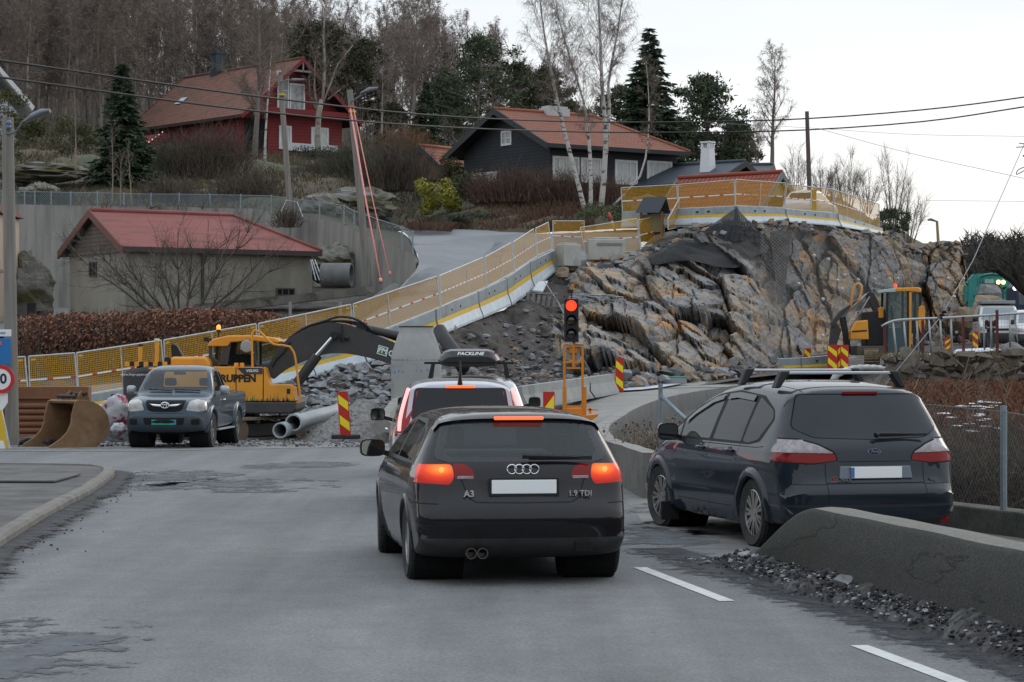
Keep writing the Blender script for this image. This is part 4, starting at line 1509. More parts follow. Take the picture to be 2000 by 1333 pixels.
for k in range(420):
 t=-.3+k*.028
 p=A+d*t
 wd=.27+.09*mnoise.noise(Vector((t*1.1,0,7)))
 hh=(.14+.06*mnoise.noise(Vector((t*1.7,5,0))))*smoothstep(-.3,.5,t)
 for j in range(16):
  s=j/15
  q=p-nn*(wd*s-.03)
  n2=mnoise.fractal(Vector((q.x*6,q.y*3.2,1.5)),.8,2.1,4)
  z=max(.004,hh*(1-s)**.6*(1+.42*n2)*(1 if s<.98 else.2)+.007)
  q=q+nn*.03*n2
  rows[j].append((q.x,q.y,z))
o=MB().grid(rows).build('slush_ridge',mat('dirty_slush',(0.038,0.036,0.035),.9,col2=(0.17,0.165,0.165),scale=9,detail=10,bump=1.0,bscale=34,lo=.45,hi=.75,col3=(.025,.024,.025),scale3=2.5),smooth=True)
tag(o,None,None,kind='stuff')
rng=random.Random(31)
mb=MB()
for k in range(3600):
 t=rng.uniform(-.5,10.5)
 s=abs(rng.gauss(0,.14))
 p=A+d*t-nn*(s-.02)
 hq=(.135+.05*mnoise.noise(Vector((t*1.7,5,0))))*max(0,1-s/.3)**.6*smoothstep(-.3,.5,t)
 mb.rock((p.x,p.y,.006+hq*rng.uniform(.85,1.1)),rng.choice((.006,.008,.010,.013,.018,.026)),rng,rng.choice((0,0,0,0,1)))
for t,s in((.55,.06),(2.6,.05),(3.1,.09)):
 p=A+d*t-nn*.05
 mb.rock((p.x,p.y,.12),s,rng,1)
tag(mb.build('ice_chunks',[M_grit,mat('ice_grey',(.36,.37,.39),.5,col2=(.2,.2,.2),scale=9)]),None,None,kind='stuff')
rows=[[],[]]
for k in range(60):
 t=-1.6+k*.2
 p=A+d*t
 for r_,o in zip(rows,(.05,.95+.16*mnoise.noise(Vector((t*.8,1,4))))):
  q=p-nn*o
  r_.append((q.x,q.y,.0095 if r_ is rows[0]else.0088))
struct(MB().vgrid(rows).build('gutter_grit',M_fade,smooth=True))
CW=[(1.66,29.9,.58),(1.52,33,.55),(1.40,37,.50),(1.47,42,.46),(1.72,47,.44),(2.15,51.5,.46),(2.75,57,.52),(3.75,63.5,.62),(5.2,71,.68),(6.9,78,.74),(9.0,86,.85),(12,94,1.2),(16,99,1.6)]
cw=crom(CW,.5)
out_,top_=[[],[],[]],[[],[]]
inn_=[[],[]]
for k,p in enumerate(cw):
 dd=(cw[min(k+1,len(cw)-1)]-cw[max(0,k-1)])
 dd.z=0
 dd.normalize()
 nr=Vector((dd.y,-dd.x,0))
 zt=p.z+.01*mnoise.noise(p)
 c=Vector((p.x,p.y,0))
 for l_,(o,z)in zip(out_,((.33,-.3),(.30,zt*.5),(.27,zt-.02))):
  l_.append(c+nr*o+Vector((0,0,z)))
 for l_,(o,z)in zip(top_,((.26,zt),(.0,zt+.004))):
  l_.append(c+nr*o+Vector((0,0,z)))
 for l_,(o,z)in zip(inn_,((.0,zt),(-.02,-.3))):
  l_.append(c+nr*o+Vector((0,0,z)))
t1=thing('retaining_wall','long curved concrete retaining wall of the side road behind the people carrier','wall',(1.66,29.9,0))
og=(1.66,29.9,0)
M_cwall=mat('wall_concrete',(0.105,0.105,0.105),.92,col2=(0.145,0.145,0.14),scale=5,detail=8,bump=.5,bscale=20,col3=(.075,.077,.076),scale3=.7,stretch=(1,1,.25))
MB().grid([out_[0],out_[1],out_[2],top_[0]]).build('wall_face',M_cwall,t1,True,origin=og,angle=50)
MB().grid(top_).build('wall_top',M_conc,t1,True,origin=og)
e=MB().grid(inn_)
e.face([inn_[1][0],inn_[0][0],top_[0][0],out_[2][0],out_[1][0],out_[0][0]])
e.build('wall_inner_face',mat('end_concrete',(0.17,0.165,0.15),.92,col2=(0.12,0.115,0.10),scale=3,detail=8,bump=.6,bscale=20),t1,True,origin=og,angle=50)
rows=[]
for k,p in enumerate(cw):
 y=p.y
 if y<47:
  continue
 xl=lerp_tab([(47,-1.4),(52,-.9),(56,.1),(68,2.55),(75,4.6),(83,6.5),(90,9),(99,13)],y)
 rows.append([(xl+(p.x-xl)*j/8,y+(0 if j else.0),min(lerp_tab(ZR,y)+.006,9)+(p.z-.03-lerp_tab(ZR,y))*(j/8)**3)for j in range(9)])
struct(MB().grid(rows).build('side_road',mat('side_asphalt',(0.20,0.195,0.18),.85,col2=(0.25,0.245,0.23),scale=.8,detail=8,bump=.3,bscale=30),smooth=True))
rows=[]
for px,y0,y1 in((1010,56,66),(1100,61,70),(1195,68,74),(1300,73,80),(1400,79,86),(1460,83,92),(1600,90,104),(1750,94,112),(1900,98,122),(2100,100,126),(2500,100,130)):
 row=[]
 for j in range(9):
  D=y0+(y1-y0)*j/8
  X=(px-1000)/F*D
  row.append((X,D,lerp_tab(ZR,D)-.03+.06*mnoise.noise(Vector((X,D*.5,3)))))
 rows.append(row)
rows=[list(r_)for r_ in zip(*rows)]
struct(MB().grid(rows).build('site_floor',M_earth,smooth=True))
rows=[]
for px,y0,y1 in((1190,68.6,72.5),(1215,69,73.2),(1250,70,75),(1290,72,77),(1330,75.5,77.5)):
 rows.append([((px-1000)/F*(y0+(y1-y0)*j/5),y0+(y1-y0)*j/5,lerp_tab(ZR,y0+(y1-y0)*j/5)+.055+.02*mnoise.noise(Vector((px*.1,j,3))))for j in range(6)])
struct(MB().grid([list(r_)for r_ in zip(*rows)]).build('snow',mat('road_snow',(.60,.64,.70),.8,col2=(.22,.22,.23),scale=3,detail=9,stretch=(.6,3,1),lo=.42,hi=.6),smooth=True))
def snow_patch(pts,name='snow',m=None,dz=.03):
 struct(MB().face([p+Vector((0,0,dz))for p in pts]).build(name,m or M_snow))
t2=thing('low_wall','low mossy concrete plinth under the wire fence beside the people carrier','wall',(4.5,25.4,0))
mb=MB()
pts=[Vector((3.9,26.4,0)),Vector((4.6,25.2,0)),Vector((5.2,23.6,0)),Vector((5.7,21.5,0)),Vector((6.0,18.0,0))]
for a,b in zip(pts,pts[1:]):
 mb.bar(a+Vector((0,0,.09)),b+Vector((0,0,.09)),.32,.34)
mb.build('plinth',mat('mossy_concrete',(0.10,0.098,0.088),.95,col2=(0.05,0.05,0.04),scale=3,detail=8,bump=.6,bscale=20),t2,origin=(4.5,25.4,0),bevel=.02)
# ------------------------------------------------------------------ ramp, barriers, site fence panels
M_galv=mat('galvanised',(.36,.38,.40),.45,.5,col2=(.27,.29,.31),scale=6)
M_frame=mat('fence_frame',(.56,.57,.57),.5,.2,col2=(.44,.45,.45),scale=5)
M_ynet=netting('yellow_net',(0.47,0.245,0.010),.055,.315)
M_steel=mat('barrier_steel',(.25,.29,.31),.5,.35,col2=(.33,.37,.39),scale=2.2,detail=7,col3=(.19,.22,.24),scale3=.9)
M_white=mat('barrier_foot',(.50,.56,.60),.6,.1,col2=(.40,.45,.49),scale=2.5,detail=7)
M_yel=mat('stripe_yellow',(.62,.40,.02),.6,col2=(.5,.32,.03),scale=5)
M_tapew=mat('tape_white',(.75,.75,.74),.6)
M_taper=mat('tape_red',(.55,.05,.03),.6)
M_holes=mat('lifting_hole',(.02,.022,.025),.8)
FT=[(-60,706,786,828,62.0),(55,697,781,822,62.6),(150,690,774,810,63.3),(237,677,758,795,64.4),(320,665,745,785,65.6),(415,649,728,772,67),(505,633,711,757,68),(600,613,690,735,69.5),(690,595,667,714,71),(755,574,640,690,72.5),(858,540,600,650,75),(912,519,577,627,79),(948,503,561,615,83),(980,489,546,600,86),(1003,474,531,586,88.5),(1025,459,515,572,91),(1047,447,500,548,94),(1076,434,487,523,98)]
def ft(px,col):
 return lerp_tab([(r_[0],r_[col])for r_ in FT],px)
def panel(c,label,mids=(),group='yellow netted site fence panels',tape=.45,slot=0):
 TL,TR,BR,BL=[Vector(q)for q in c]
 t=thing('fence_panel',label,'fence panel',BL,group=group)
 mb=MB()
 r=.021
 mb.tube([BL,TL],r,6).tube([TL,TR],r,6).tube([TR,BR],r,6).tube([BR,BL],r,6)
 mb.build('frame',M_frame,t,True,origin=BL,angle=40)
 for m_ in mids:
  MB().tube([BL.lerp(BR,m_),TL.lerp(TR,m_)],.017,6).build('post',M_frame,t,True,origin=BL,angle=40)
 wd=((TR-TL).length+(BR-BL).length)/2
 ht=((TL-BL).length+(TR-BR).length)/2
 MB().face([BL,BR,TR,TL],uvs=[(0,0),(wd,0),(wd,ht),(0,ht)]).build('net',M_ynet,t,origin=BL)
 k=max(4,int(wd/.16))
 mb=MB()
 off=Vector((0,-.012,0))
 for j in range(k):
  a0,a1=j/k,(j+1)/k
  p,q=BL.lerp(TL,tape).lerp(BR.lerp(TR,tape),a0),BL.lerp(TL,tape).lerp(BR.lerp(TR,tape),a1)
  up=(TL-BL).normalized()*.022
  mb.face([p-up+off,q-up+off,q+up+off,p+up+off],1 if j%4==3 else 0)
 mb.build('warning_tape',[M_tapew,M_taper],t,origin=BL)
 mb=MB()
 dx=(TR-TL).normalized()
 for s in((.06,.2)if wd>1.4 else(.06,)):
  p=(TL+dx*s if s<.1 else TR-dx*.2)-(TL-BL).normalized()*.09+off
  u=(TL-BL).normalized()*.028
  mb.face([p-u,p+dx*.14-u,p+dx*.14+u,p+u])
 mb.build('tag_plate',M_yel,t,origin=BL)
 return t
PB=[(-60,53,'leftmost yellow netted fence panel, behind the wooden utility pole with road signs',()),(58,150,'yellow netted fence panel above the brown shoring box',()),(152,319,'yellow netted fence panel rising behind the rusty bucket',(.51,)),(322,504,'yellow netted fence panel behind the excavator engine deck with two orange posts',(.51,)),(507,689,'yellow netted fence panel behind the cab roof of the yellow excavator',(.5,)),(692,857,'yellow netted fence panel on the ramp above the excavator boom and concrete cone',(.40,)),(860,947,'yellow netted ramp fence panel beside the wider one over the concrete cone',(.59,)),(949,1002,'narrow yellow netted fence panel midway up the ramp',(.56,)),(1004,1046,'narrow yellow netted fence panel near the top of the ramp',(.5,)),(1048,1075,'narrowest yellow netted fence panel, at the bend at the top of the ramp',())]
LEAN=7
for(a,b,lab,mids)in PB:
 Da,Db=ft(a,4),ft(b,4)
 panel([P(a-LEAN*.3,ft(a,1),Da),P(b-LEAN*.6,ft(b,1),Db),P(b+LEAN*.4,ft(b,2),Db),P(a+LEAN*.2,ft(a,2),Da)],lab,mids)
def barrier(a,b,ha,hb,label,lamp=False):
 a,b=Vector(a),Vector(b)
 t=thing('road_barrier',label,'barrier',a,group='grey barriers with a yellow stripe')
 d=(b-a).normalized()
 s=Vector((d.y,-d.x,0))
 if s.y>0:
  s=-s
 s.normalize()
 prof=[(.27,0),(.265,.09),(.15,.40),(.12,.46),(.11,.58),(.10,.98),(.06,1.0)]
 body=MB()
 for sg in(1,-1):
  for lo,hi,mi in((0,3,1),(4,6,0)):
   rows=[]
   for k in range(lo,hi+1):
    o_,z=prof[k]
    rows.append([a+s*sg*o_+Vector((0,0,z*ha)),b+s*sg*o_+Vector((0,0,z*hb))])
   body.grid(rows,mi)
 for(p,h)in((a,ha),(b,hb)):
  q=[p+s*o_+Vector((0,0,z*h))for o_,z in prof]+[p-s*o_+Vector((0,0,z*h))for o_,z in reversed(prof)]
  body.face(q)
 body.face([a+s*.06+Vector((0,0,ha)),b+s*.06+Vector((0,0,hb)),b-s*.06+Vector((0,0,hb)),a-s*.06+Vector((0,0,ha))])
 body.build('barrier_body',[M_steel,M_white],t,origin=a,recalc=True)
 st=MB()
 for sg in(1,-1):
  st.grid([[a+s*sg*.15+Vector((0,0,.40*ha)),b+s*sg*.15+Vector((0,0,.40*hb))],[a+s*sg*.118+Vector((0,0,.575*ha)),b+s*sg*.118+Vector((0,0,.575*hb))]])
 st.build('stripe',M_yel,t,origin=a)
 L=(b-a).length
 hm=MB()
 for f in((.35,.55)if L>2.5 else(.5,)):
  p=a.lerp(b,f)+s*.108+Vector((0,0,.74*(ha+(hb-ha)*f)))
  hm.box(p,(.12,.02,.08),math.atan2(d.y,d.x))
 hm.build('lifting_slot',M_holes,t,origin=a)
 return t
BB=[(-60,150,'barrier segment behind the brown shoring box'),(152,330,'barrier segment behind the rusty bucket and the torn bag'),(332,505,'barrier segment behind the yellow excavator cab'),(507,603,'barrier segment behind the excavator boom foot'),(605,702,'barrier segment showing under the arch of the excavator boom'),(704,845,'barrier segment behind the concrete cone'),(847,928,'barrier segment on the ramp right of the concrete cone'),(930,984,'dented barrier segment midway up the ramp'),(986,1030,'barrier segment high on the ramp above the debris'),(1032,1082,'topmost ramp barrier segment, touching the square concrete block')]
for(a,b,lab)in BB:
 pa,pb=P(a,ft(a,3),ft(a,4)),P(b,ft(b,3),ft(b,4))
 ha=(ft(a,3)-ft(a,2))/F*ft(a,4)-.01
 hb=(ft(b,3)-ft(b,2))/F*ft(b,4)-.01
 barrier(pa,pb,ha,hb,lab)
for(a,ya,yb,Da,b,yc,yd,Db,lab)in((1215,414,446,101.5,1322,409,441,101,'upper barrier segment at the left end, above the little shelter'),(1324,408,441,101,1436,403,437,100,'long upper barrier segment left of the black netting peak'),(1438,403,437,100,1530,407,434,103,'upper barrier segment right of the black netting peak'),(1532,409,435,103,1632,417,443,107,'upper barrier segment in front of the white parked car'),(1634,418,444,107,1720,446,459,117,'upper barrier segment sloping down at the right end')):
 barrier(P(a,yb,Da),P(b,yd,Db),(yb-ya)/F*Da,(yd-yc)/F*Db,lab)
PE=[((1080,432,99),(1141,432,100.5),(1141,490,100.5),(1080,484,99),(),'square-on ochre netted panel closing the ramp top, left of the long block'),((1133,445,98.5),(1243,428,100),(1251,492,100),(1144,494,98.5),(),'see-through netted panel standing behind the long concrete block'),((1246,431,100),(1294,419,101),(1300,470,101),(1252,484,100),(),'tilted netted panel in front of the little shelter'),((1304,429,99),(1328,386,101.2),(1322,445,101.2),(1305,449,99),(),'edge-on netted panel leaning steeply beside the little shelter'),((1213,367,101.6),(1321,361,101.1),(1325,409,101.1),(1216,415,101.6),(),'upper netted panel behind the little shelter roof'),((1324,361,101),(1434,352,100),(1436,403,100),(1326,408,101),(),'upper netted panel in front of the red tiled garage roof'),((1437,351,100),(1535,358,103),(1530,406,103),(1436,402,100),(.5,),'upper netted panel across the garage gable'),((1537,360,103),(1627,370,107),(1627,416,107),(1532,408,103),(.52,),'upper netted panel above the white parked car'),((1629,371,107),(1717,399,117),(1717,445,117),(1629,417,107),(.28,.56,.77),'rightmost upper netted panel, sloping down against the sky')]
for q in PE:
 panel([P(*q[0]),P(*q[1]),P(*q[2]),P(*q[3])],q[5],q[4])
t=thing('marker_post','flat plain yellow post standing behind the upper fence by the white car','post',P(1590,415,105.6))
MB().box((0,0,.5),(.22,.05,1.05)).build('board',M_yel,t,bevel=.01)
near=[(-60,836,62.5),(166,806,64),(415,775,67.6),(600,738,70),(755,694,73),(858,654,75.5),(948,618,83.5),(1025,578,91.5),(1075,528,98.4),(1140,508,101),(1250,490,102)]
far=[(40,770,76),(250,745,78),(470,712,80),(600,672,82),(690,630,86),(770,575,90),(818,525,96),(870,470,106),(1000,458,108),(1100,456,109),(1250,448,110)]
ra=crom([P(*q)for q in near],99)
rb=[P(*q)for q in far]
rows=[]
for a,b in zip(ra,rb):
 rows.append([a.lerp(b,j/6)for j in range(7)])
dense=[]
for j in range(7):
 dense.append(crom([r_[j]for r_ in rows],1.2))
n_=min(len(q)for q in dense)
dense=[[q[int(k*(len(q)-1)/(n_-1))]for k in range(n_)]for q in dense]
M_ramp=mat('ramp_asphalt',(0.165,0.17,0.18),.85,col2=(0.205,0.21,0.215),scale=.6,detail=7,col3=(.10,.105,.11),scale3=.35,lo3=.56,hi3=.66,bump=.3,bscale=20,stretch=(1,.5,1))
struct(MB().grid(dense).build('ramp_road',M_ramp,smooth=True))
rows=[]
for lft,rgt in(((765,577,90),(900,560,93)),((800,545,93.5),(960,525,99)),((818,518,96.5),(1040,490,106)),((808,485,103),(1075,462,108.5)),((792,458,111),(1040,457,110)),((770,446,116),(960,452,112)),((735,441,119),(880,449,114))):
 a,b=P(*lft)+Vector((0,0,.03)),P(*rgt)+Vector((0,0,.03))
 rows.append([a.lerp(b,j/8)for j in range(9)])
rows=[crom([r_[j]for r_ in rows],1.5)for j in range(9)]
n_=min(len(q)for q in rows)
rows=[[q[int(k*(len(q)-1)/(n_-1))]for k in range(n_)]for q in rows]
struct(MB().grid(rows).build('driveway',mat('drive_asphalt',(0.19,0.195,0.205),.85,col2=(0.23,0.235,0.24),scale=.5,detail=6,col3=(.12,.125,.13),scale3=.3,lo3=.58,hi3=.7,bump=.3,bscale=20),smooth=True))
t=thing('parapet_wall','low concrete parapet climbing beside the ramp below the two pink ropes','wall',P(580,680,83))
pp=[(440,708,740,80.5),(520,690,722,81.2),(600,655,705,82.5),(660,622,672,84),(720,585,632,87),(762,556,600,89),(775,552,590,89.6)]
rows=[[],[],[],[]]
for px,y0,y1,D in pp:
 rows[0].append(P(px,y1,D))
 rows[1].append(P(px,y0,D))
 rows[2].append(P(px,y0,D)+Vector((.05,.3,0)))
 rows[3].append(P(px,y1,D)+Vector((.05,.32,0)))
MB().grid(rows).build('wall_face',mat('parapet_concrete',(.21,.215,.21),.9,col2=(.27,.27,.265),scale=1.5,detail=8,col3=(.14,.14,.135),scale3=1.2,stretch=(1,1,.3)),t,origin=P(580,680,83),angle=40)
RW=[(-120,395,640,112),(0,399,640,112),(160,402,640,112.5),(330,404,640,113),(500,408,640,112),(600,424,640,109),(640,431,640,107.5),(665,436,640,106.5),(700,454,630,104),(760,478,600,100),(800,494,560,98),(812,502,545,97.5),(817,512,535,97.6)]
t=thing('retaining_wall','tall grey board-marked concrete retaining wall behind the red roofed shed','wall',P(300,640,112))
rows=[[],[],[],[]]
for px,y0,y1,D in RW:
 a,b=P(px,y1,D-.4),P(px,y0,D)
 rows[0].append(a)
 rows[1].append(b)
 rows[2].append(b+Vector((0,.4,0)))
 rows[3].append(a+Vector((0,.8,0)))
M_rw=mat('board_concrete',(.205,.20,.18),.9,col2=(.28,.27,.245),scale=1.6,detail=9,bump=.4,bscale=12,col3=(.12,.115,.10),scale3=.9,lo3=.5,hi3=.72,stretch=(1.2,1.2,.09))
MB().grid(rows).build('wall_face',M_rw,t,origin=P(300,640,112),angle=40)
M_wire=netting('chain_link',(.17,.21,.22),.06,.055,diag=True,metal=.5,rough=.5)
M_wirefar=netting('chain_link_far',(.20,.25,.27),.07,.16,diag=True,metal=.3,rough=.5)
M_fpost=mat('fence_post',(.27,.33,.36),.45,.5,col2=(.2,.25,.27),scale=8)
def wire_fence(pts,hts,label,posts,m,origin=None,pr=.03,rail=True):
 t=thing('wire_fence',label,'fence',pts[0])
 og_=pts[0]
 u=0
 mb=MB()
 for a,b,h0,h1 in zip(pts,pts[1:],hts,hts[1:]):
  L=Vector((b-a).to_tuple()).length
  mb.face([a,b,b+Vector((0,0,h1)),a+Vector((0,0,h0))],uvs=[(u,0),(u+L,0),(u+L,h1),(u,h0)])
  u+=L
 mb.build('wire_mesh',m,t,origin=og_)
 for k in posts:
  p,h=pts[k],hts[k]
  MB().tube([p,p+Vector((0,0,h+.06))],pr,7).build('post',M_fpost,t,True,origin=og_,angle=40)
 if rail:
  MB().tube([p+Vector((0,0,h))for p,h in zip(pts,hts)],.016,5).build('top_rail',M_fpost,t,True,origin=og_)
 return t
wp,wh=[],[]
for px,y0,D,h in[(-60,397,112.2,.62),(5,399,112.2,.62),(48,400,112.3,.62),(68,400,112.3,.62),(100,401,112.3,.62),(138,402,112.4,.62),(190,402,112.6,.62),(242,403,112.7,.60),(295,404,112.8,.6),(350,404,113,.6),(410,405,112.8,.6),(470,407,112.4,.62),(530,412,111.5,.7),(575,419,110,.72),(624,428,108.2,.78),(672,438,106.2,.82),(692,450,104.6,.85),(737,469,101.5,.9),(785,488,98.8,.95),(806,497,97.9,.95)]:
 wp.append(P(px,y0,D))
 wh.append(h)
wire_fence(wp,wh,'blue grey wire mesh fence along the top of the tall retaining wall',range(len(wp)),M_wirefar,pr=.035)
pts=[P(1290,893,35),P(1420,915,32),P(1560,945,29.5),P(1700,975,27.3),P(1830,1000,25.6),P(1960,1020,23.9),P(2080,1060,21.8)]
hts=[1.02,1.10,1.12,1.14,1.16,1.12,1.12]
f_=wire_fence(pts,hts,'thin chain link fence with round steel posts behind the people carrier',(0,2,5),M_wire,pr=.036,rail=False)
MB().tube([pts[0]+Vector((0,0,.92)),pts[0]+Vector((.62,-.8,.30))],.03,7).build('brace',M_fpost,f_,True,origin=pts[0])
mb=MB()
mb.tube([p+Vector((0,0,h))for p,h in zip(pts,hts)],.006,4)
mb.build('tension_wire',mat('green_wire',(.10,.16,.15),.6),f_,origin=pts[0])
mb=MB()
c0=P(1109,522,97)
t=thing('concrete_block','square pale concrete block at the top end of the ramp barrier','concrete block',c0,R(28),group='pale concrete blocks')
mb.box((0,0,.47),(.82,.82,.90)).box((0,0,.955),(.6,.6,.07))
mb.build('block',mat('block_concrete',(.36,.36,.33),.9,col2=(.46,.46,.43),scale=1.8,detail=8,bump=.4,bscale=10,col3=(.24,.24,.22),scale3=1.5),t,bevel=.05)
c0=P(1183,509,98.6)
t=thing('concrete_block','long pale concrete block with a wooden rail slot beside the square one','concrete block',c0,R(7),group='pale concrete blocks')
MB().box((0,0,.44),(1.55,.7,.88)).box((0,0,.92),(1.1,.42,.09)).build('block',MATS['block_concrete'],t,bevel=.05)
MB().box((.1,-.36,.66),(1.05,.03,.10)).build('slot',mat('slot_grey',(.2,.195,.18),.9),t)
c=[P(1268,503,99.5),P(1254,497,100.3),P(1146,514,98.2),P(1150,520,97.2)]
t=thing('fallen_panel','site fence panel lying flat on the edge of the rock below the long block','fence panel',c[2])
mb=MB()
for a,b in zip(c,c[1:]+c[:1]):
 mb.tube([a,b],.03,6)
mb.build('frame',M_frame,t,True,origin=c[2])
MB().face(c,uvs=[(0,0),(0,1),(2.5,1),(2.5,0)]).build('net',netting('orange_net',(.55,.27,.05),.05,.5),t,origin=c[2])
c0=P(1273,462,100.6)
t=thing('notice_shelter','little wooden notice shelter with a dark pitched roof behind the fence panels','shelter',c0,R(-12))
mb=MB()
for x in(-.45,.45):
 for y in(-.15,.15):
  mb.bar((x,y,0),(x,y,1.05),.07)
mb.build('post',mat('shelter_wood',(.24,.13,.06),.8),t)
MB().box((0,0,.55),(.85,.12,.75)).build('board',mat('board_green',(.16,.20,.08),.7,col2=(.24,.14,.08),scale=3),t,bevel=.01)
mb=MB()
mb.hull8([(-.62,-.50,.98),(.40,-.50,.98),(.62,.1,1.62),(-.36,.1,1.62),(-.62,-.46,1.03),(.40,-.46,1.03),(.62,.1,1.68),(-.36,.1,1.68)])
mb.hull8([(-.36,.1,1.62),(.62,.1,1.62),(.72,.5,1.0),(-.28,.5,1.0),(-.36,.1,1.67),(.62,.1,1.67),(.72,.53,1.04),(-.28,.53,1.04)])
mb.build('roof',mat('shelter_roof',(.03,.035,.045),.6),t)
c0,c1=P(1202,452,101),P(1189,415,101)
t=thing('marker_rod','slanting marker rod, red above and yellow below, near the birch trunks','marker rod',c0)
MB().tube([c0,c0.lerp(c1,.55)],.05,8).build('lower_rod',M_yel,t,True,origin=c0)
MB().tube([c0.lerp(c1,.55),c1],.05,8).build('upper_rod',mat('rod_red',(.5,.06,.05),.6),t,True,origin=c0)
# ------------------------------------------------------------------ red and yellow marker boards
M_mred=mat('marker_red',(.50,.025,.012),.5,col2=(.42,.02,.012),scale=6)
M_myel=mat('marker_yellow',(.80,.66,.02),.5)
def marker(px,y0,y1,D,wpx,label,tilt=0,flip=False,rz=0,rows_=2,cut=None,base=True,grp='red and yellow marker boards'):
 b0=P(px,y1,D)
 hh=(y1-y0)/F*D
 wd=wpx/F*D
 t=thing('marker_board',label,'marker board',b0,rz,group=grp)
 Mr=Matrix.Rotation(R(tilt),4,'Y')
 mb=MB()
 mb.prism([(-wd/2,.0),(wd/2,.0),(wd/2,hh),(-wd/2,hh)],0,.03,'XZ',M=Mr)
 mb.build('board',M_mred,t)
 sl=wd*.75
 g=.045*hh
 for k in range(rows_):
  z0=hh*(.10+.46*k)if rows_==2 else hh*.25
  sh=hh*.20
  a=-wd/2+wd*.07
  b=wd/2-wd*.07
  q=[(a,z0+sl),(b,z0),(b,z0+sh),(a,z0+sl+sh)]
  q=[(x,min(z,hh*.985))for x,z in q]
  if flip:
   q=[(-x,z)for x,z in reversed(q)]
  MB().prism(q,-.004,-.0005,'XZ',M=Mr).build('stripe',M_myel,t)
 if base:
  MB().box((0,.1,-.02),(wd*2.6,.45,.09)).build('foot',M_RUB(),t,bevel=.02)
 return t
marker(675,765,852,52.4,21,'red and yellow marker board in front of the gravel heap',tilt=-4)
marker(1210,700,767,69,16,'red and yellow marker board standing by the snow below the rock',base=False)
marker(1577,681,726,94,14,'single red and yellow marker board at the end of the site barrier',base=False)
marker(1450+401,661,690,100,12,'small marker board by the wire fence, slanting stripes rising right',flip=True,base=False)
marker(1905,648,686,101,12,'small marker board in front of the white van, near the standing person',base=False)
t=thing('marker_board','short wide red and yellow board beside the orange signal frame','marker board',P(1072,800,50.6))
MB().prism([(-.125,0),(.125,0),(.125,.38),(-.125,.38)],0,.03).build('board',M_mred,t)
MB().prism([(-.11,.01),(.112,.01),(.112,.31)],-.004,-.0005).build('stripe',M_myel,t)
for px,wpx,fl,rz,lab in((1626,20,False,-8,'left board of the cluster of three marker boards beside the digger'),(1637,12,True,-50,'narrow middle board of the cluster of three marker boards'),(1648,20,False,12,'right board of the cluster of three marker boards beside the digger')):
 marker(px,674,730,84,wpx,lab,flip=fl,rz=R(rz),base=False)
for(a,ya,yb,Da,b,yc,yd,Db,lab)in((1447,703,735,90,1560,699,733,92,'site barrier lying at the foot of the rock behind the people carrier roof'),(1562,699,733,92.1,1622,694,731,93,'site barrier beside the cluster of marker boards')):
 barrier(P(a,yb,Da),P(b,yd,Db),(yb-ya)/F*Da,(yd-yc)/F*Db,lab)
mb=MB()
c0=P(1590,694,94)
t=tag(mb.bar(P(1545,699,94),P(1625,690,95),.25,.06).build('timber_plank',mat('raw_timber',(.34,.23,.14),.8,col2=(.26,.17,.1),scale=4),origin=c0),'raw timber plank lying on the barrier at the foot of the rock','plank')
a,b=P(1012,803,56),P(1192,770,68.4)
t=thing('concrete_barrier','long plain grey concrete barrier behind the orange signal frame','barrier',a)
d=(b-a).normalized()
s=Vector((d.y,-d.x,0)).normalized()
rows=[]
for o_,z in((.28,0),(.26,.08),(.12,.36),(.09,.56),(-.09,.56),(-.12,.36),(-.28,0)):
 rows.append([a.lerp(b,k/6)+s*o_+Vector((0,0,z+.02))for k in range(7)])
mb=MB().grid(rows)
mb.face([r_[0]for r_ in rows]).face([r_[-1]for r_ in reversed(rows)])
mb.build('barrier_body',M_concg,t,origin=a,recalc=True)
MB().tube([a.lerp(b,.62)+s*.3+Vector((0,0,.45)),a.lerp(b,.6)+s*.34+Vector((0,0,.25)),a.lerp(b,.64)+s*.4+Vector((0,0,.02))],.02,6).build('cable',M_BLACK(),t,True,origin=a)
a,b=P(745,845,50.2),P(800,812,56)
mb=MB()
d=(b-a).normalized()
s=Vector((d.y,-d.x,0)).normalized()
t=thing('concrete_barrier','short sloping concrete barrier beside the gravel heap, left of the silver hatchback','barrier',a)
rows=[]
for o_,z in((.45,0),(.40,.12),(.14,.45),(.10,.55),(-.10,.55),(-.3,0)):
 rows.append([a+s*o_+Vector((0,0,z*.55)),a.lerp(b,.5)+s*o_+Vector((0,0,z)),b+s*o_+Vector((0,0,z))])
mb.grid(rows).face([r_[0]for r_ in rows])
mb.build('barrier_body',M_conc,t,origin=a,recalc=True)
c0=P(1318,749,76)
t=thing('covered_pallet','low grey crate with a green lid at the foot of the rock','crate',c0)
MB().box((0,0,.09),(.75,.5,.18),taper=.94).build('crate',mat('crate_grey',(.25,.26,.26),.8),t,bevel=.01)
MB().box((0,0,.205),(.72,.48,.04)).build('lid',mat('lid_green',(.08,.30,.22),.6),t,bevel=.01)
pts=crom([P(1622,752,56),P(1632,736,56),P(1660,722,56.5),P(1700,719,57),P(1730,724,57.5),P(1748,742,58)],.12)
mb=MB()
rr=[.075+(.012 if k%2 else-.004)for k in range(len(pts))]
mb.tube(pts,rr,10)
tag(mb.build('drain_pipe',mat('pipe_white',(.45,.45,.46),.6,col2=(.3,.3,.3),scale=5),smooth=True,origin=pts[0]),'pale ribbed flexible pipe arching above the people carrier roof','pipe')
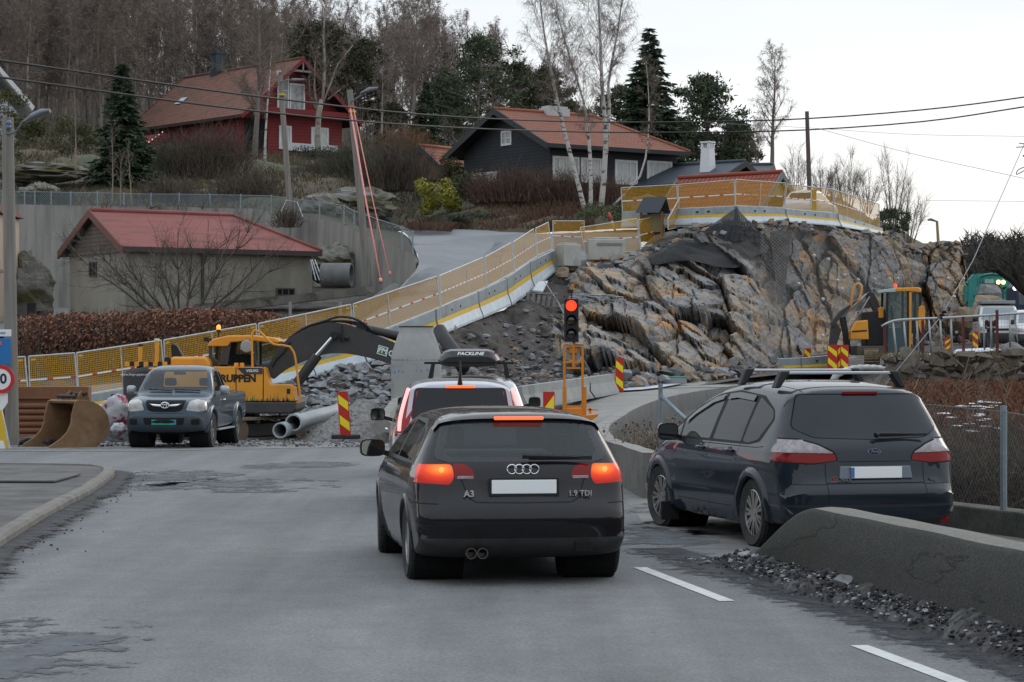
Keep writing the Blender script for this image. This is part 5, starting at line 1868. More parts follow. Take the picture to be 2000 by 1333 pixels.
# ------------------------------------------------------------------ rock cut, earth slope, rubble
def tabs(t,c):
 return[(r_[0],r_[c])for r_ in t]
RK=[(1000,585,91,760,66),(1050,560,93.5,770,66.5),(1085,527,97.6,774,67),(1110,526,97.4,772,67.5),(1150,518,97.5,770,68.5),(1210,506,98.3,764,71),(1260,490,99.2,758,73.5),(1310,470,99.6,752,76.5),(1340,444,100.3,750,78.5),(1400,441,99.8,746,82),(1460,438,100.2,742,85.5),(1530,435,102.7,735,90),(1600,441,105.6,722,94),(1640,447,107,712,97),(1700,458,112,702,102),(1755,455,116,696,106),(1770,478,117,695,108),(1800,486,120,692,112),(1815,478,121,690,113),(1840,473,122,688,115),(1868,476,123,686,117),(1882,492,124,685,118),(1890,540,123,684,119),(1899,630,122,684,120.5)]
def rock_co(px,v):
 yt,Dt,yb,Db=(lerp_tab(tabs(RK,k),px)for k in(1,2,3,4))
 steep=smoothstep(1420,1560,px)
 k=1.25-.75*steep
 return yb+(yt-yb)*v,Db+(Dt-Db)*(v**k)
def cellrand(p):
 return(math.sin(p.x*127.1+p.y*311.7+p.z*74.7)*43758.5453)%1.0
def rock_disp(px,y):
 st=smoothstep(1440,1560,px)
 if st<=0:
  return _rdisp(px,y,R(33),((125,56,1.9,0),(55,27,.6,5),(20,12,.16,11)))
 b_=_rdisp(px,y,R(74),((105,66,1.5,20),(46,32,.65,25),(18,13,.18,31)))
 if st>=1:
  return b_
 return _rdisp(px,y,R(33),((125,56,1.9,0),(55,27,.6,5),(20,12,.16,11)))*(1-st)+b_*st
def _rdisp(px,y,a,octs):
 u=px*math.cos(a)+y*math.sin(a)
 v=-px*math.sin(a)+y*math.cos(a)
 wv=8*mnoise.noise(Vector((px*.02,y*.02,9)))
 out=0
 for(su,sv,amp,sd)in octs:
  q=Vector(((u+wv)/su,(v+wv*.6)/sv,sd))
  dist,pt=mnoise.voronoi(q)
  r_=cellrand(pt[0])
  dl=q-pt[0]
  out+=amp*(r_-.5+.55*dl.y*(cellrand(pt[0]+Vector((3,1,7)))-.25)+.35*dl.x*(cellrand(pt[0]+Vector((9,2,4)))-.5))
  edge=dist[1]-dist[0]
  if edge<.07:
   out-=amp*.35*(1-edge/.07)
 return out
rows=[]
NV=104
pxs=[1000+k*2.6 for k in range(347)]
for j in range(NV):
 v=j/(NV-1)
 row=[]
 for px in pxs:
  y,D=rock_co(px,v)
  D+=7*(1-smoothstep(1050,1170,px))
  fade=min(1,(1-v)*9)*min(1,v*7+.25)*smoothstep(1000,1090,px)*(1-.6*smoothstep(1870,1899,px))
  dsp=rock_disp(px,y)*fade
  jit=3.0*mnoise.noise(Vector((px*.11,y*.11,4)))*(1 if 0<j<NV-1 else.5)
  row.append(P(px+jit,y+(4*mnoise.noise(Vector((px*.09,3,1)))if j==NV-1 else jit*.5),D)+Vector((-.15*dsp,-dsp,.35*dsp)))
 rows.append(row)
m=bpy.data.materials.new('cut_rock')
m.use_nodes=True
n=m.node_tree
b=n.nodes['Principled BSDF']
b.inputs['Roughness'].default_value=.85
tc=n.nodes.new('ShaderNodeTexCoord')
mp=n.nodes.new('ShaderNodeMapping')
mp.inputs['Rotation'].default_value=(0,R(34),0)
mp.inputs['Scale'].default_value=(.62,.8,1.15)
n.links.new(tc.outputs['Object'],mp.inputs[0])
def _noise(sc,de,vec,ro=.6):
 t=n.nodes.new('ShaderNodeTexNoise')
 t.inputs['Scale'].default_value=sc
 t.inputs['Detail'].default_value=de
 t.inputs['Roughness'].default_value=ro
 n.links.new(vec,t.inputs['Vector'])
 return t.outputs['Fac']
def _rng(src,lo,hi,a=0,b_=1):
 r=n.nodes.new('ShaderNodeMapRange')
 r.inputs['From Min'].default_value,r.inputs['From Max'].default_value=lo,hi
 r.inputs['To Min'].default_value,r.inputs['To Max'].default_value=a,b_
 n.links.new(src,r.inputs[0])
 return r.outputs[0]
def _mix(fac,a,b_):
 x=n.nodes.new('ShaderNodeMix')
 x.data_type='RGBA'
 n.links.new(fac,x.inputs[0])
 for i_,q in((6,a),(7,b_)):
  if isinstance(q,tuple):
   x.inputs[i_].default_value=c4(q)
  else:
   n.links.new(q,x.inputs[i_])
 return x.outputs[2]
grey=_mix(_rng(_noise(1.6,9,mp.outputs[0]),.35,.68),(.105,.112,.12),(.255,.25,.238))
tan=_mix(_rng(_noise(2.5,8,mp.outputs[0]),.35,.65),(.24,.178,.115),(.36,.27,.165))
c=_mix(_rng(_noise(.42,5,mp.outputs[0],.7),.465,.58),grey,tan)
orange=_mix(_rng(_noise(3,8,mp.outputs[0]),.4,.65),(.36,.165,.05),(.46,.27,.12))
c=_mix(_rng(_noise(.62,6,mp.outputs[0],.72),.548,.615),c,orange)
vor=n.nodes.new('ShaderNodeTexVoronoi')
vor.feature='DISTANCE_TO_EDGE'
vor.inputs['Scale'].default_value=1.1
n.links.new(mp.outputs[0],vor.inputs['Vector'])
c=_mix(_rng(vor.outputs['Distance'],.0,.035,.75,0),c,(.02,.019,.018))
c=_mix(_rng(_noise(.35,8,tc.outputs['Object'],.75),.57,.69,0,.8),c,(.05,.045,.041))
ca=n.nodes.new('ShaderNodeVertexColor')
ca.layer_name='soil'
c=_mix(_rng(ca.outputs['Color'],0,1,0,.9),c,_mix(_rng(_noise(5,8,tc.outputs['Object']),.4,.65),(.026,.024,.023),(.075,.068,.06)))
n.links.new(c,b.inputs['Base Color'])
bp=n.nodes.new('ShaderNodeBump')
bp.inputs['Strength'].default_value=1.0
bp.inputs['Distance'].default_value=.13
n.links.new(_noise(2.6,9,mp.outputs[0],.65),bp.inputs['Height'])
n.links.new(bp.outputs[0],b.inputs['Normal'])
MATS['cut_rock']=m
o=struct(MB().grid(rows).build('rock_cut',m))
at=o.data.color_attributes.new('soil','FLOAT_COLOR','POINT')
k=0
for j in range(NV):
 v=j/(NV-1)
 for px in pxs:
  e_=.16*mnoise.fractal(Vector((px*.018,v*7,2)),1,2,4)
  s=smoothstep(.60,.78,v+e_)*smoothstep(1235,1290,px+200*e_)*(1-smoothstep(1480,1560,px+200*e_))
  s=max(s,smoothstep(.0,.2,.16-v+e_*.6)*.8*smoothstep(1380,1460,px))
  at.data[k].color=(s,s,s,1)
  k+=1
NR=[(1060,540,97.5),(1075,528,98.4),(1140,508,101),(1250,490,102),(1275,462,103),(1320,450,104)]
ra,rb=[],[]
for k in range(70):
 px=1062+k*12
 yt,Dt=lerp_tab(tabs(RK,1),px),lerp_tab(tabs(RK,2),px)
 ra.append(P(px,yt+5,Dt-.3))
 if px<1320:
  rb.append(P(px,lerp_tab(tabs(NR,1),px)-1,lerp_tab(tabs(NR,2),px)+.5))
 else:
  rb.append(P(px,yt-3,Dt+8))
struct(MB().grid([ra,[a.lerp(b_,.4)+Vector((0,0,.1+.1*mnoise.noise(a)))for a,b_ in zip(ra,rb)],rb]).build('rock_terrace',M_earth,smooth=True))
ES=[(200,800,66,830,59),(330,790,66.5,832,60),(480,765,68,830,60.5),(600,737,69.6,826,60.5),(690,716,71,822,61),(755,693,72.5,818,61),(850,651,75,812,61.5),(928,622,80.5,806,62),(984,606,86.2,800,63.5),(1030,572,91,794,65),(1075,528,98,790,66.5),(1110,545,96,785,67.5),(1160,620,86,778,68.6),(1200,700,76,772,70)]
rows=[]
NV=60
for j in range(NV):
 v=j/(NV-1)
 row=[]
 for k in range(260):
  px=200+1000*k/259
  yt,Dt,yb,Db=(lerp_tab(tabs(ES,q),px)for q in(1,2,3,4))
  y,D=yb+(yt-yb)*v,Db+(Dt-Db)*v
  p=P(px,y,D)
  f=min(1,(1-v)*8)
  dsp=(.55*mnoise.fractal(p*.55,.9,2.0,5)+.12*mnoise.noise(p*4))*f
  row.append(p+Vector((0,-dsp*.8,dsp*.4)))
 rows.append(row)
earth_rows=rows
m_es=mat('rubble_earth',(0.028,0.023,0.020),.95,col2=(0.078,0.07,0.063),scale=2.2,detail=10,bump=1.0,bscale=7,col3=(.075,.05,.032),scale3=.6,lo3=.55)
struct(MB().grid(rows).build('earth_slope',m_es,smooth=True))
rng=random.Random(12)
M_st=[mat('stone_blue_grey',(.17,.185,.20),.9,col2=(.25,.26,.27),scale=3,detail=6),mat('stone_grey',(.13,.13,.128),.9,col2=(.2,.195,.19),scale=3,detail=6),mat('stone_brown',(.20,.145,.10),.9,col2=(.27,.2,.14),scale=3),mat('stone_dark',(.06,.06,.062),.9,col2=(.1,.1,.1),scale=3)]
mb=MB()
for k in range(6500):
 j=min(NV-2,int(abs(rng.gauss(0,.36))*NV))if rng.random()<.8 else rng.randrange(NV-1)
 i=rng.randrange(259)
 p=rows[j][i].lerp(rows[j+1][i+1],rng.random())
 px=200+1000*i/259
 big=rng.random()
 s=.035+.17*big**4
 if 560<px<800:
  s*=1.2
  mi=rng.choice((0,0,0,1,1,3))
 else:
  mi=rng.choice((0,1,1,2,3,3))
 mb.rock(p+Vector((0,-s*.3,s*.2)),s,rng,mi)
tag(mb.build('rubble',M_st),None,None,kind='stuff')
mb=MB()
for k in range(900):
 px=rng.uniform(1090,1890)
 y,D=rock_co(px,rng.choice((rng.uniform(0,.06),rng.uniform(0,.1),rng.uniform(.93,1))))
 s=rng.choice((.06,.1,.14,.22,.3))
 mb.rock(P(px,y,D-.3)+Vector((0,0,s*.2)),s,rng,rng.choice((0,1,2,2,3)))
tag(mb.build('scree',M_st),None,None,kind='stuff')
def heap(name,px,y0,yb,D,wpx,label,m,seed,skew=0.0):
 rng_=random.Random(seed)
 b0=P(px,yb,D)
 hh=(yb-y0)/F*D
 rx=wpx/2/F*D
 t=None
 rows_=[]
 for r_ in range(16):
  f=r_/15
  row=[]
  for j in range(40):
   a=2*PI*j/40
   rr=f*(1+.12*mnoise.noise(Vector((math.cos(a)*1.5,math.sin(a)*1.5,seed))))
   z=hh*(1-f)**.95*(1+.06*mnoise.noise(Vector((a*2,f*5,seed))))-.03*f
   if f<.12:
    z=hh*(1-.12)**.95+(1-f/.12)*.03
   row.append((skew*rx*(1-f)+rx*rr*math.cos(a),min(rx,2.2)*rr*math.sin(a),z))
  rows_.append(row)
 mb_=MB().grid(rows_,closed=True)
 for k in range(500):
  a,f=rng_.uniform(0,6.28),rng_.random()**.5
  mb_.rock((skew*rx*(1-f)+rx*f*math.cos(a),min(rx,2.2)*f*math.sin(a),hh*(1-f)**.95),rng_.uniform(.01,.035),rng_)
 o_=mb_.build(name,m,smooth=False)
 o_.location=b0
 return tag(o_,label,'gravel heap')
M_fine=mat('fine_gravel',(0.115,0.11,0.105),.95,col2=(0.26,0.25,0.235),scale=11,detail=9,bump=1.0,bscale=16)
heap('gravel_heap',700,772,862,54.2,250,'grey fine gravel heap behind the near marker board',M_fine,3,.12)
heap('gravel_heap',215,812,872,52,190,'dark low gravel heap between the rusty bucket and the pickup',M_grit,8,.1)
c0=P(1058,592,88.5)
t=thing('broken_crate','broken grey slatted crate lying among debris above the red signal','crate',c0,R(-8))
mb=MB()
for k in range(6):
 mb.box((-.5+k*.2,0,.18-.03*k),(.11,.3,.36),Matrix.Rotation(R(6),3,'Y'))
mb.box((0,.02,.02),(1.15,.25,.05)).box((0,.02,.36),(1.15,.25,.05))
mb.build('slats',mat('grey_wood',(.30,.29,.28),.85,col2=(.2,.19,.18),scale=4),t)
rng=random.Random(5)
for k in range(9):
 a=P(rng.uniform(1110,1150),rng.uniform(572,588),88+rng.uniform(-.5,.5))
 b=P(rng.uniform(1170,1225),rng.uniform(577,596),86.5+rng.uniform(-.5,.5))
 tag(MB().tube([a,b],.022,5).build('steel_rod',M_galv,origin=a),'thin grey steel rod in the tangle right of the signal head','steel rod','steel rods in the tangle by the signal')
a=P(1040,572,90)
q=[P(1040,570,90.3),P(1052,553,91.5),P(1070,552,91.5),P(1060,572,90)]
t=MB().hull8(q+[p+Vector((0,0,.06))for p in q]).build('white_sheet',mat('sheet_white',(.6,.63,.66),.6),origin=a)
tag(t,'crumpled white sheet lying by the ramp barrier above the broken crate','sheet')
tag(MB().tube([P(1062,548,91),P(1090,590,88),P(1101,612,86.5)],.02,5).tube([P(1015,560,91),P(1040,585,89)],.02,5).build('bent_rod',M_galv,origin=a),'thin bent rods leaning over the broken crate','rod')
M_bnet=netting('black_net',(0.008,0.0085,0.0095),.05,.42,base=1.0,rough=.9)
def drape(pts,label,nu=14,out=.55,edge=True):
 rows_=[]
 u0=None
 for r_ in pts:
  row=[]
  for q in r_:
   if len(q)==3:
    row.append(P(*q))
   else:
    y,D=rock_co(q[0],q[1])
    row.append(P(q[0],y,D)+Vector((0,-out-max(-.3,rock_disp(q[0],y))*.8,.1)))
  rows_.append(crom(row,.35))
 n_=min(len(r_)for r_ in rows_)
 rows_=[[r_[int(k*(len(r_)-1)/(n_-1))]for k in range(n_)]for r_ in rows_]
 cols=[crom([r_[k]for r_ in rows_],.35)for k in range(n_)]
 m_=min(len(c_)for c_ in cols)
 g=[[c_[int(k*(len(c_)-1)/(m_-1))]for k in range(m_)]for c_ in cols]
 mb_=MB()
 for i in range(n_-1):
  for j in range(m_-1):
   f=lambda a_,b_:(g[a_][b_]+Vector((0,.10*mnoise.noise(g[a_][b_]*1.7),.07*mnoise.noise(g[a_][b_]*1.3+Vector((5,0,0))))))
   mb_.face([f(i,j),f(i+1,j),f(i+1,j+1),f(i,j+1)],uvs=[(i*.35,j*.35),(i*.35+.35,j*.35),(i*.35+.35,j*.35+.35),(i*.35,j*.35+.35)])
 og_=g[0][0]
 return tag(mb_.build('debris_netting',M_bnet,origin=og_),label,'netting')
drape([[(1437,406,99.2),(1438,406,99.2),(1440,406,99.2)],[(1405,430,99),(1436,428,98.6),(1462,430,99)],[(1375,452,98.6),(1430,452,98),(1490,455,99)],[(1320,470,98),(1420,478,97.3),(1500,478,98.4)]],'black netting hung in a peak from the upper barrier')
drape([[(1258,.93),(1330,.92),(1420,.86),(1480,.90)],[(1275,.86),(1340,.82),(1420,.76),(1500,.84)],[(1330,.80),(1380,.74),(1430,.70),(1470,.76)]],'wide sheet of black netting spread over the top of the rock slab')
drape([[(1500,.92),(1520,.93),(1545,.92)],[(1508,.78),(1525,.78),(1540,.78)],[(1512,.62),(1522,.62),(1534,.62)],[(1515,.45),(1520,.45),(1526,.45)]],'narrow strip of black netting hanging down the rock face')
drape([[(1163,.97),(1180,.99),(1200,.98)],[(1170,.90),(1184,.89),(1197,.92)],[(1180,.82),(1188,.80),(1198,.82)]],'small black netting scrap hanging below the long concrete block')
M_rmesh=netting('rock_mesh',(.09,.095,.10),.12,.07,diag=True)
g=[]
for px in[1480+k*14 for k in range(21)]:
 g.append([])
 for j in range(12):
  y,D=rock_co(px,.08+.9*j/11)
  g[-1].append(P(px,y,D)+Vector((0,-1.15-.2*mnoise.noise(Vector((px*.03,j,0))),0)))
mb=MB()
for i in range(20):
 for j in range(11):
  mb.face([g[i][j],g[i+1][j],g[i+1][j+1],g[i][j+1]],uvs=[(i*.35,j*.6),(i*.35+.35,j*.6),(i*.35+.35,j*.6+.6),(i*.35,j*.6+.6)])
tag(mb.build('rock_mesh',M_rmesh,origin=g[0][0]),'grey steel safety mesh pinned over the steep rock face','safety mesh')
rng=random.Random(2)
for px,y in((1618,507),(1666,500),(1650,538),(1636,548),(1720,518),(1607,585),(1645,565),(1676,547),(1708,546),(1737,546),(1754,545),(1852,544),(1883,575),(1864,580),(1882,545),(1607,656),(1560,555),(1590,500),(1868,650)):
 yt,yb=lerp_tab(tabs(RK,1),px),lerp_tab(tabs(RK,3),px)
 _,D=rock_co(px,(yb-y)/(yb-yt))
 p=P(px,y,D-1.25)
 t=MB().lathe([(.085,0),(.08,-.03),(.03,-.04),(.025,-.1)],(0,0,0),'Y',10).build('bolt_plate',mat('plate_pale',(.62,.62,.6),.6),smooth=True,origin=(0,0,0))
 t.location=p
 tag(t,'round pale bolt plate pinning mesh to the rock face','bolt plate','pale bolt plates on the steep rock face')
# ------------------------------------------------------------------ hillside behind, houses, poles and wires
HC=[(-420,[(405,112.6),(385,116),(350,126),(310,146),(262,180),(215,230),(170,320)]),(0,[(405,112.6),(385,116),(345,126),(300,146),(255,180),(215,230),(175,320)]),(200,[(407,113.2),(380,117),(345,126),(305,146),(262,180),(220,230),(180,320)]),(400,[(409,113.6),(385,118),(350,128),(318,146),(290,172),(245,230),(195,320)]),(520,[(418,112.4),(395,116),(350,126),(322,140),(304,165),(262,225),(215,320)]),(640,[(436,108.2),(405,113),(365,122),(330,138),(308,168),(275,225),(235,320)]),(760,[(452,118.6),(418,121),(385,127),(350,138),(318,168),(295,220),(265,320)]),(830,[(450,117),(432,118),(395,124),(352,136),(322,168),(305,220),(280,320)]),(1000,[(459,110.5),(432,113),(400,118),(362,126),(340,160),(325,215),(305,320)]),(1120,[(452,109.5),(425,112),(395,116),(370,124),(345,160),(335,215),(320,320)]),(1220,[(447,109),(420,113),(395,117),(375,124),(350,160),(343,215),(335,320)]),(1420,[(441,104),(425,112),(400,119),(385,128),(365,160),(358,215),(350,320)]),(1620,[(446,108.5),(430,116),(415,124),(405,135),(395,165),(390,215),(385,320)]),(1730,[(462,118.5),(455,124),(450,132),(447,145),(445,170),(443,220),(440,320)]),(1800,[(500,121),(495,126),(490,134),(487,148),(485,172),(483,220),(480,320)]),(1850,[(510,124),(508,130),(505,140),(502,150),(500,175),(498,220),(495,320)]),(1885,[(700,124),(640,132),(590,142),(560,155),(535,178),(525,220),(520,320)]),(2500,[(640,135),(600,145),(560,160),(540,175),(530,195),(525,230),(520,320)])]
def hill_row(px):
 for a,b in zip(HC,HC[1:]):
  if a[0]<=px<=b[0]:
   t=(px-a[0])/(b[0]-a[0])
   t=t*t*(3-2*t)
   return[(y0+(y1-y0)*t,d0+(d1-d0)*t)for(y0,d0),(y1,d1)in zip(a[1],b[1])]
 return HC[-1][1]if px>0 else HC[0][1]
def hill_y(px,D):
 r_=hill_row(px)
 return lerp_tab([(d,y)for y,d in r_],D)
def on_hill(px,D,sink=.1):
 p=P(px,hill_y(px,D),D)
 p.z-=sink
 return p
rows=[]
for k in range(200):
 px=-420+k*14.4
 pts=crom([P(px,y,D)for y,D in hill_row(px)],999)
 col=[]
 for a,b in zip(pts,pts[1:]):
  n_=7
  for j in range(n_):
   col.append(a.lerp(b,j/n_))
 col.append(pts[-1])
 row=[]
 for j,p in enumerate(col):
  f=min(1,j/4)
  row.append(p+Vector((0,0,f*(.55*mnoise.fractal(p*.22,1,2,4)+.18*mnoise.noise(p*.9)))))
 rows.append(row)
M_hill=mat('heath',(0.055,0.040,0.027),.95,col2=(0.105,0.085,0.045),scale=.35,detail=9,bump=1.0,bscale=3,col3=(.05,.058,.028),scale3=.16,lo3=.48,hi3=.62)
struct(MB().grid(rows).build('hillside',M_hill,smooth=True))
M_crag=mat('mossy_crag',(.15,.145,.13),.9,col2=(.25,.24,.22),scale=1.5,detail=9,bump=1.0,bscale=5,col3=(.075,.07,.03),scale3=.5,lo3=.45,hi3=.6,stretch=(.6,1,2.2))
def crag(px,y,D,wpx,hpx,seed,name,label):
 c=P(px,y,D)
 rx,rz=wpx/2/F*D,hpx/F*D
 rows_=[]
 for i in range(26):
  th=PI*i/25
  row=[]
  for j in range(34):
   ph=2*PI*j/34
   q=Vector((math.sin(th)*math.cos(ph),math.sin(th)*math.sin(ph),math.cos(th)))
   dist,pt=mnoise.voronoi(Vector((q.x*1.6,q.y*1.6,q.z*3.4+q.x*1.2))+Vector((seed,0,0)))
   r_=.8+.35*(cellrand(pt[0])-.3)+.12*mnoise.noise(q*4)
   row.append(Vector((q.x*rx,q.y*rx*.6,q.z*rz))*r_)
  rows_.append(row)
 o_=MB().grid(rows_,closed=True).build(name,M_crag,smooth=False)
 o_.location=c
 return tag(o_,label,'rock outcrop')
crag(690,404,116.5,190,42,3,'rock_outcrop','long bare grey rock outcrop on the slope behind the pole with pink ropes')
crag(625,412,112.5,90,36,8,'rock_outcrop','rounded grey rock outcrop just above the bend of the tall wall')
crag(85,338,119,190,22,5,'rock_outcrop','mossy rock outcrop patched with snow on the far left slope')
crag(75,380,114.5,90,25,6,'rock_outcrop','mossy rock outcrop right above the wire fence at far left')
crag(55,580,104,110,90,9,'rock_outcrop','dark wet rock outcrop below the tall wall left of the shed')
crag(650,520,104.5,110,45,19,'rock_outcrop','dark rubble and rock beside the concrete ring right of the shed')
va=crom([P(*q)for q in((620,431,108.6),(640,435,107.9),(665,440,106.9),(700,458,104.4),(760,482,100.4),(800,498,98.4),(812,508,97.9),(818,519,97.4))],1.0)
vb=crom([P(*q)for q in((620,428,110.2),(660,436,111.5),(700,442,116),(735,443,119),(770,450,116.4),(795,462,110.4),(811,488,103),(820,519,97.0))],1.0)
struct(MB().grid([[va[int(k*(len(va)-1)/20)]for k in range(21)],[vb[int(k*(len(vb)-1)/20)]for k in range(21)]]).build('verge',M_hill,smooth=True))
# ------------------------------------------------------------------ houses
def tile_mat(name,c1,c2,c3,row=.33):
 if name in MATS:
  return MATS[name]
 m_=bpy.data.materials.new(name)
 m_.use_nodes=True
 n_=m_.node_tree
 b_=n_.nodes['Principled BSDF']
 b_.inputs['Roughness'].default_value=.8
 uv=n_.nodes.new('ShaderNodeUVMap')
 uv.uv_map='UVMap'
 br=n_.nodes.new('ShaderNodeTexBrick')
 br.inputs['Scale'].default_value=1.0
 br.inputs['Brick Width'].default_value=.25
 br.inputs['Row Height'].default_value=row
 br.inputs['Mortar Size'].default_value=.035
 br.inputs['Mortar Smooth'].default_value=.6
 br.offset=0
 br.inputs['Color1'].default_value=c4(c1)
 br.inputs['Color2'].default_value=c4(c2)
 br.inputs['Mortar'].default_value=c4(tuple(x*.35 for x in c1))
 n_.links.new(uv.outputs[0],br.inputs['Vector'])
 t=n_.nodes.new('ShaderNodeTexNoise')
 t.inputs['Scale'].default_value=.7
 t.inputs['Detail'].default_value=7
 n_.links.new(uv.outputs[0],t.inputs['Vector'])
 x=n_.nodes.new('ShaderNodeMix')
 x.data_type='RGBA'
 r_=n_.nodes.new('ShaderNodeMapRange')
 r_.inputs['From Min'].default_value,r_.inputs['From Max'].default_value=.5,.7
 r_.inputs['To Max'].default_value=.75
 n_.links.new(t.outputs['Fac'],r_.inputs[0])
 n_.links.new(r_.outputs[0],x.inputs[0])
 n_.links.new(br.outputs['Color'],x.inputs[6])
 x.inputs[7].default_value=c4(c3)
 n_.links.new(x.outputs[2],b_.inputs['Base Color'])
 bp_=n_.nodes.new('ShaderNodeBump')
 bp_.inputs['Strength'].default_value=.9
 bp_.inputs['Distance'].default_value=.05
 n_.links.new(br.outputs['Fac'],bp_.inputs['Height'])
 bp_.invert=True
 n_.links.new(bp_.outputs[0],b_.inputs['Normal'])
 MATS[name]=m_
 return m_
def boards(name,c1,c2,pitch=.16,vert=False,dark=.45):
 if name in MATS:
  return MATS[name]
 m_=mat(name,c1,.75,col2=c2,scale=1.4,detail=7)
 n_=m_.node_tree
 b_=n_.nodes['Principled BSDF']
 tc_=n_.nodes.new('ShaderNodeTexCoord')
 sp=n_.nodes.new('ShaderNodeSeparateXYZ')
 n_.links.new(tc_.outputs['Object'],sp.inputs[0])
 mu=n_.nodes.new('ShaderNodeMath')
 mu.operation='MULTIPLY'
 mu.inputs[1].default_value=1/pitch
 n_.links.new(sp.outputs['X' if vert else 'Z'],mu.inputs[0])
 fr=n_.nodes.new('ShaderNodeMath')
 fr.operation='FRACT'
 n_.links.new(mu.outputs[0],fr.inputs[0])
 lt=n_.nodes.new('ShaderNodeMath')
 lt.operation='LESS_THAN'
 lt.inputs[1].default_value=.16
 n_.links.new(fr.outputs[0],lt.inputs[0])
 x=n_.nodes.new('ShaderNodeMix')
 x.data_type='RGBA'
 src=b_.inputs['Base Color'].links[0].from_socket
 n_.links.new(lt.outputs[0],x.inputs[0])
 n_.links.new(src,x.inputs[6])
 x.inputs[7].default_value=c4(tuple(q*dark for q in c1))
 n_.links.new(x.outputs[2],b_.inputs['Base Color'])
 return m_
M_wht=mat('window_white',(.66,.67,.67),.6,col2=(.55,.56,.56),scale=3)
M_pane=mat('window_pane',(.10,.115,.12),.05,spec=.8,col2=(.30,.32,.33),scale=.8,lo=.45,hi=.6)
M_curt=mat('curtained_pane',(.40,.41,.40),.3,col2=(.52,.53,.52),scale=3)
def window(root,x,z,wd,ht,M_,div=(2,1),pane=None,fr=.09,depth=.06):
 mb=MB()
 for(cx,cz,w_,h_)in((x,z+fr/2,wd,fr),(x,z+ht-fr/2,wd,fr),(x-wd/2+fr/2,z+ht/2,fr,ht-2*fr),(x+wd/2-fr/2,z+ht/2,fr,ht-2*fr)):
  mb.prism([(cx-w_/2,cz-h_/2),(cx+w_/2,cz-h_/2),(cx+w_/2,cz+h_/2),(cx-w_/2,cz+h_/2)],-depth,.02,M=M_)
 for k in range(1,div[0]):
  cx=x-wd/2+wd*k/div[0]
  mb.prism([(cx-.03,z+fr),(cx+.03,z+fr),(cx+.03,z+ht-fr),(cx-.03,z+ht-fr)],-depth*.8,.01,M=M_)
 for k in range(1,div[1]):
  cz=z+ht*k/div[1]
  mb.prism([(x-wd/2+fr,cz-.03),(x+wd/2-fr,cz-.03),(x+wd/2-fr,cz+.03),(x-wd/2+fr,cz+.03)],-depth*.7,.012,M=M_)
 f_=mb.build('window',M_wht,root)
 MB().prism([(x-wd/2+fr*.6,z+fr*.6),(x+wd/2-fr*.6,z+fr*.6),(x+wd/2-fr*.6,z+ht-fr*.6),(x-wd/2+fr*.6,z+ht-fr*.6)],-.02,.004,M=M_).build('pane',pane or M_pane,f_)
 return f_
def house(root,W_,L_,hw,hr,over,wall,roof,trim,hip=0.0,gable_mat=None,th=.16,eave=.5):
 w2=W_/2
 mb=MB()
 zz=hw
 if hip>0:
  mb.prism([(-w2,0),(w2,0),(w2,hw),(-w2,hw)],.12,L_)
  MB().prism([(-w2,-.02),(w2,-.02),(w2,hw),(0,hw+hr),(-w2,hw)],0,.12).build('gable_wall',gable_mat or wall,root)
 else:
  mb.prism([(-w2,0),(w2,0),(w2,hw),(0,hw+hr),(-w2,hw)],.12,L_)
  MB().prism([(-w2,-.02),(w2,-.02),(w2,hw),(0,hw+hr),(-w2,hw)],0,.12).build('gable_wall',gable_mat or wall,root)
 mb.build('wall',wall,root)
 sl=math.hypot(w2,hr)
 k=(w2+eave)/w2
 y0,y1=-over,L_+(over if hip<=0 else.3)
 zt,ze=hw+hr+.04,hw+hr+.04-hr*k
 rf=MB()
 for sg in(1,-1):
  xe=sg*(w2+eave)
  yr=y1-hip
  q=[Vector((xe,y0,ze)),Vector((xe,y1,ze)),Vector((0,yr,zt)),Vector((0,y0,zt))]
  up=Vector((0,0,th))
  rf.face([p+up for p in(q if sg>0 else reversed(q))]if sg>0 else[q[3]+up,q[2]+up,q[1]+up,q[0]+up],uvs=[(y0,0),(y1,0),(yr,sl*k),(y0,sl*k)]if sg>0 else[(y0,sl*k),(yr,sl*k),(y1,0),(y0,0)])
 if hip>0:
  q=[Vector((w2+eave,y1,ze+th)),Vector((-w2-eave,y1,ze+th)),Vector((0,y1-hip,zt+th))]
  rf.face(q,uvs=[(0,0),(2*(w2+eave),0),(w2+eave,sl*k)])
 ro=rf.build('roof',roof,root)
 ridge=MB()
 ridge.tube([(0,y0,zt+th+.03),(0,y1-hip,zt+th+.03)],.1,8)
 if hip>0:
  for sg in(1,-1):
   ridge.tube([(0,y1-hip,zt+th+.03),(sg*(w2+eave),y1,ze+th+.03)],.08,8)
 ridge.build('ridge_tiles',roof if not roof.node_tree.nodes.get('UV Map')else trim[1],ro,True)
 sf=MB()
 for sg in(1,-1):
  xe=sg*(w2+eave)
  sf.face([(xe,y0,ze),(0,y0,zt),(0,y1-hip,zt),(xe,y1,ze)])
  sf.hull8([(xe-.02,y0,ze-.05),(xe+.02,y0,ze-.05),(xe+.02,y1,ze-.05),(xe-.02,y1,ze-.05),(xe-.02,y0,ze+th),(xe+.02,y0,ze+th),(xe+.02,y1,ze+th),(xe-.02,y1,ze+th)])
 sf.build('eaves',trim[2],root)
 for yy in((y0,)if hip>0 else(y0,y1)):
  bg=MB()
  for sg in(1,-1):
   xe=sg*(w2+eave+.03)
   bg.hull8([(xe,yy-.06,ze-.14),(xe,yy+.03,ze-.14),(0,yy+.03,zt-.12),(0,yy-.06,zt-.12),(xe,yy-.06,ze+th+.03),(xe,yy+.03,ze+th+.03),(0,yy+.03,zt+th+.05),(0,yy-.06,zt+th+.05)])
  bg.build('bargeboard',trim[0],root)
 return ro
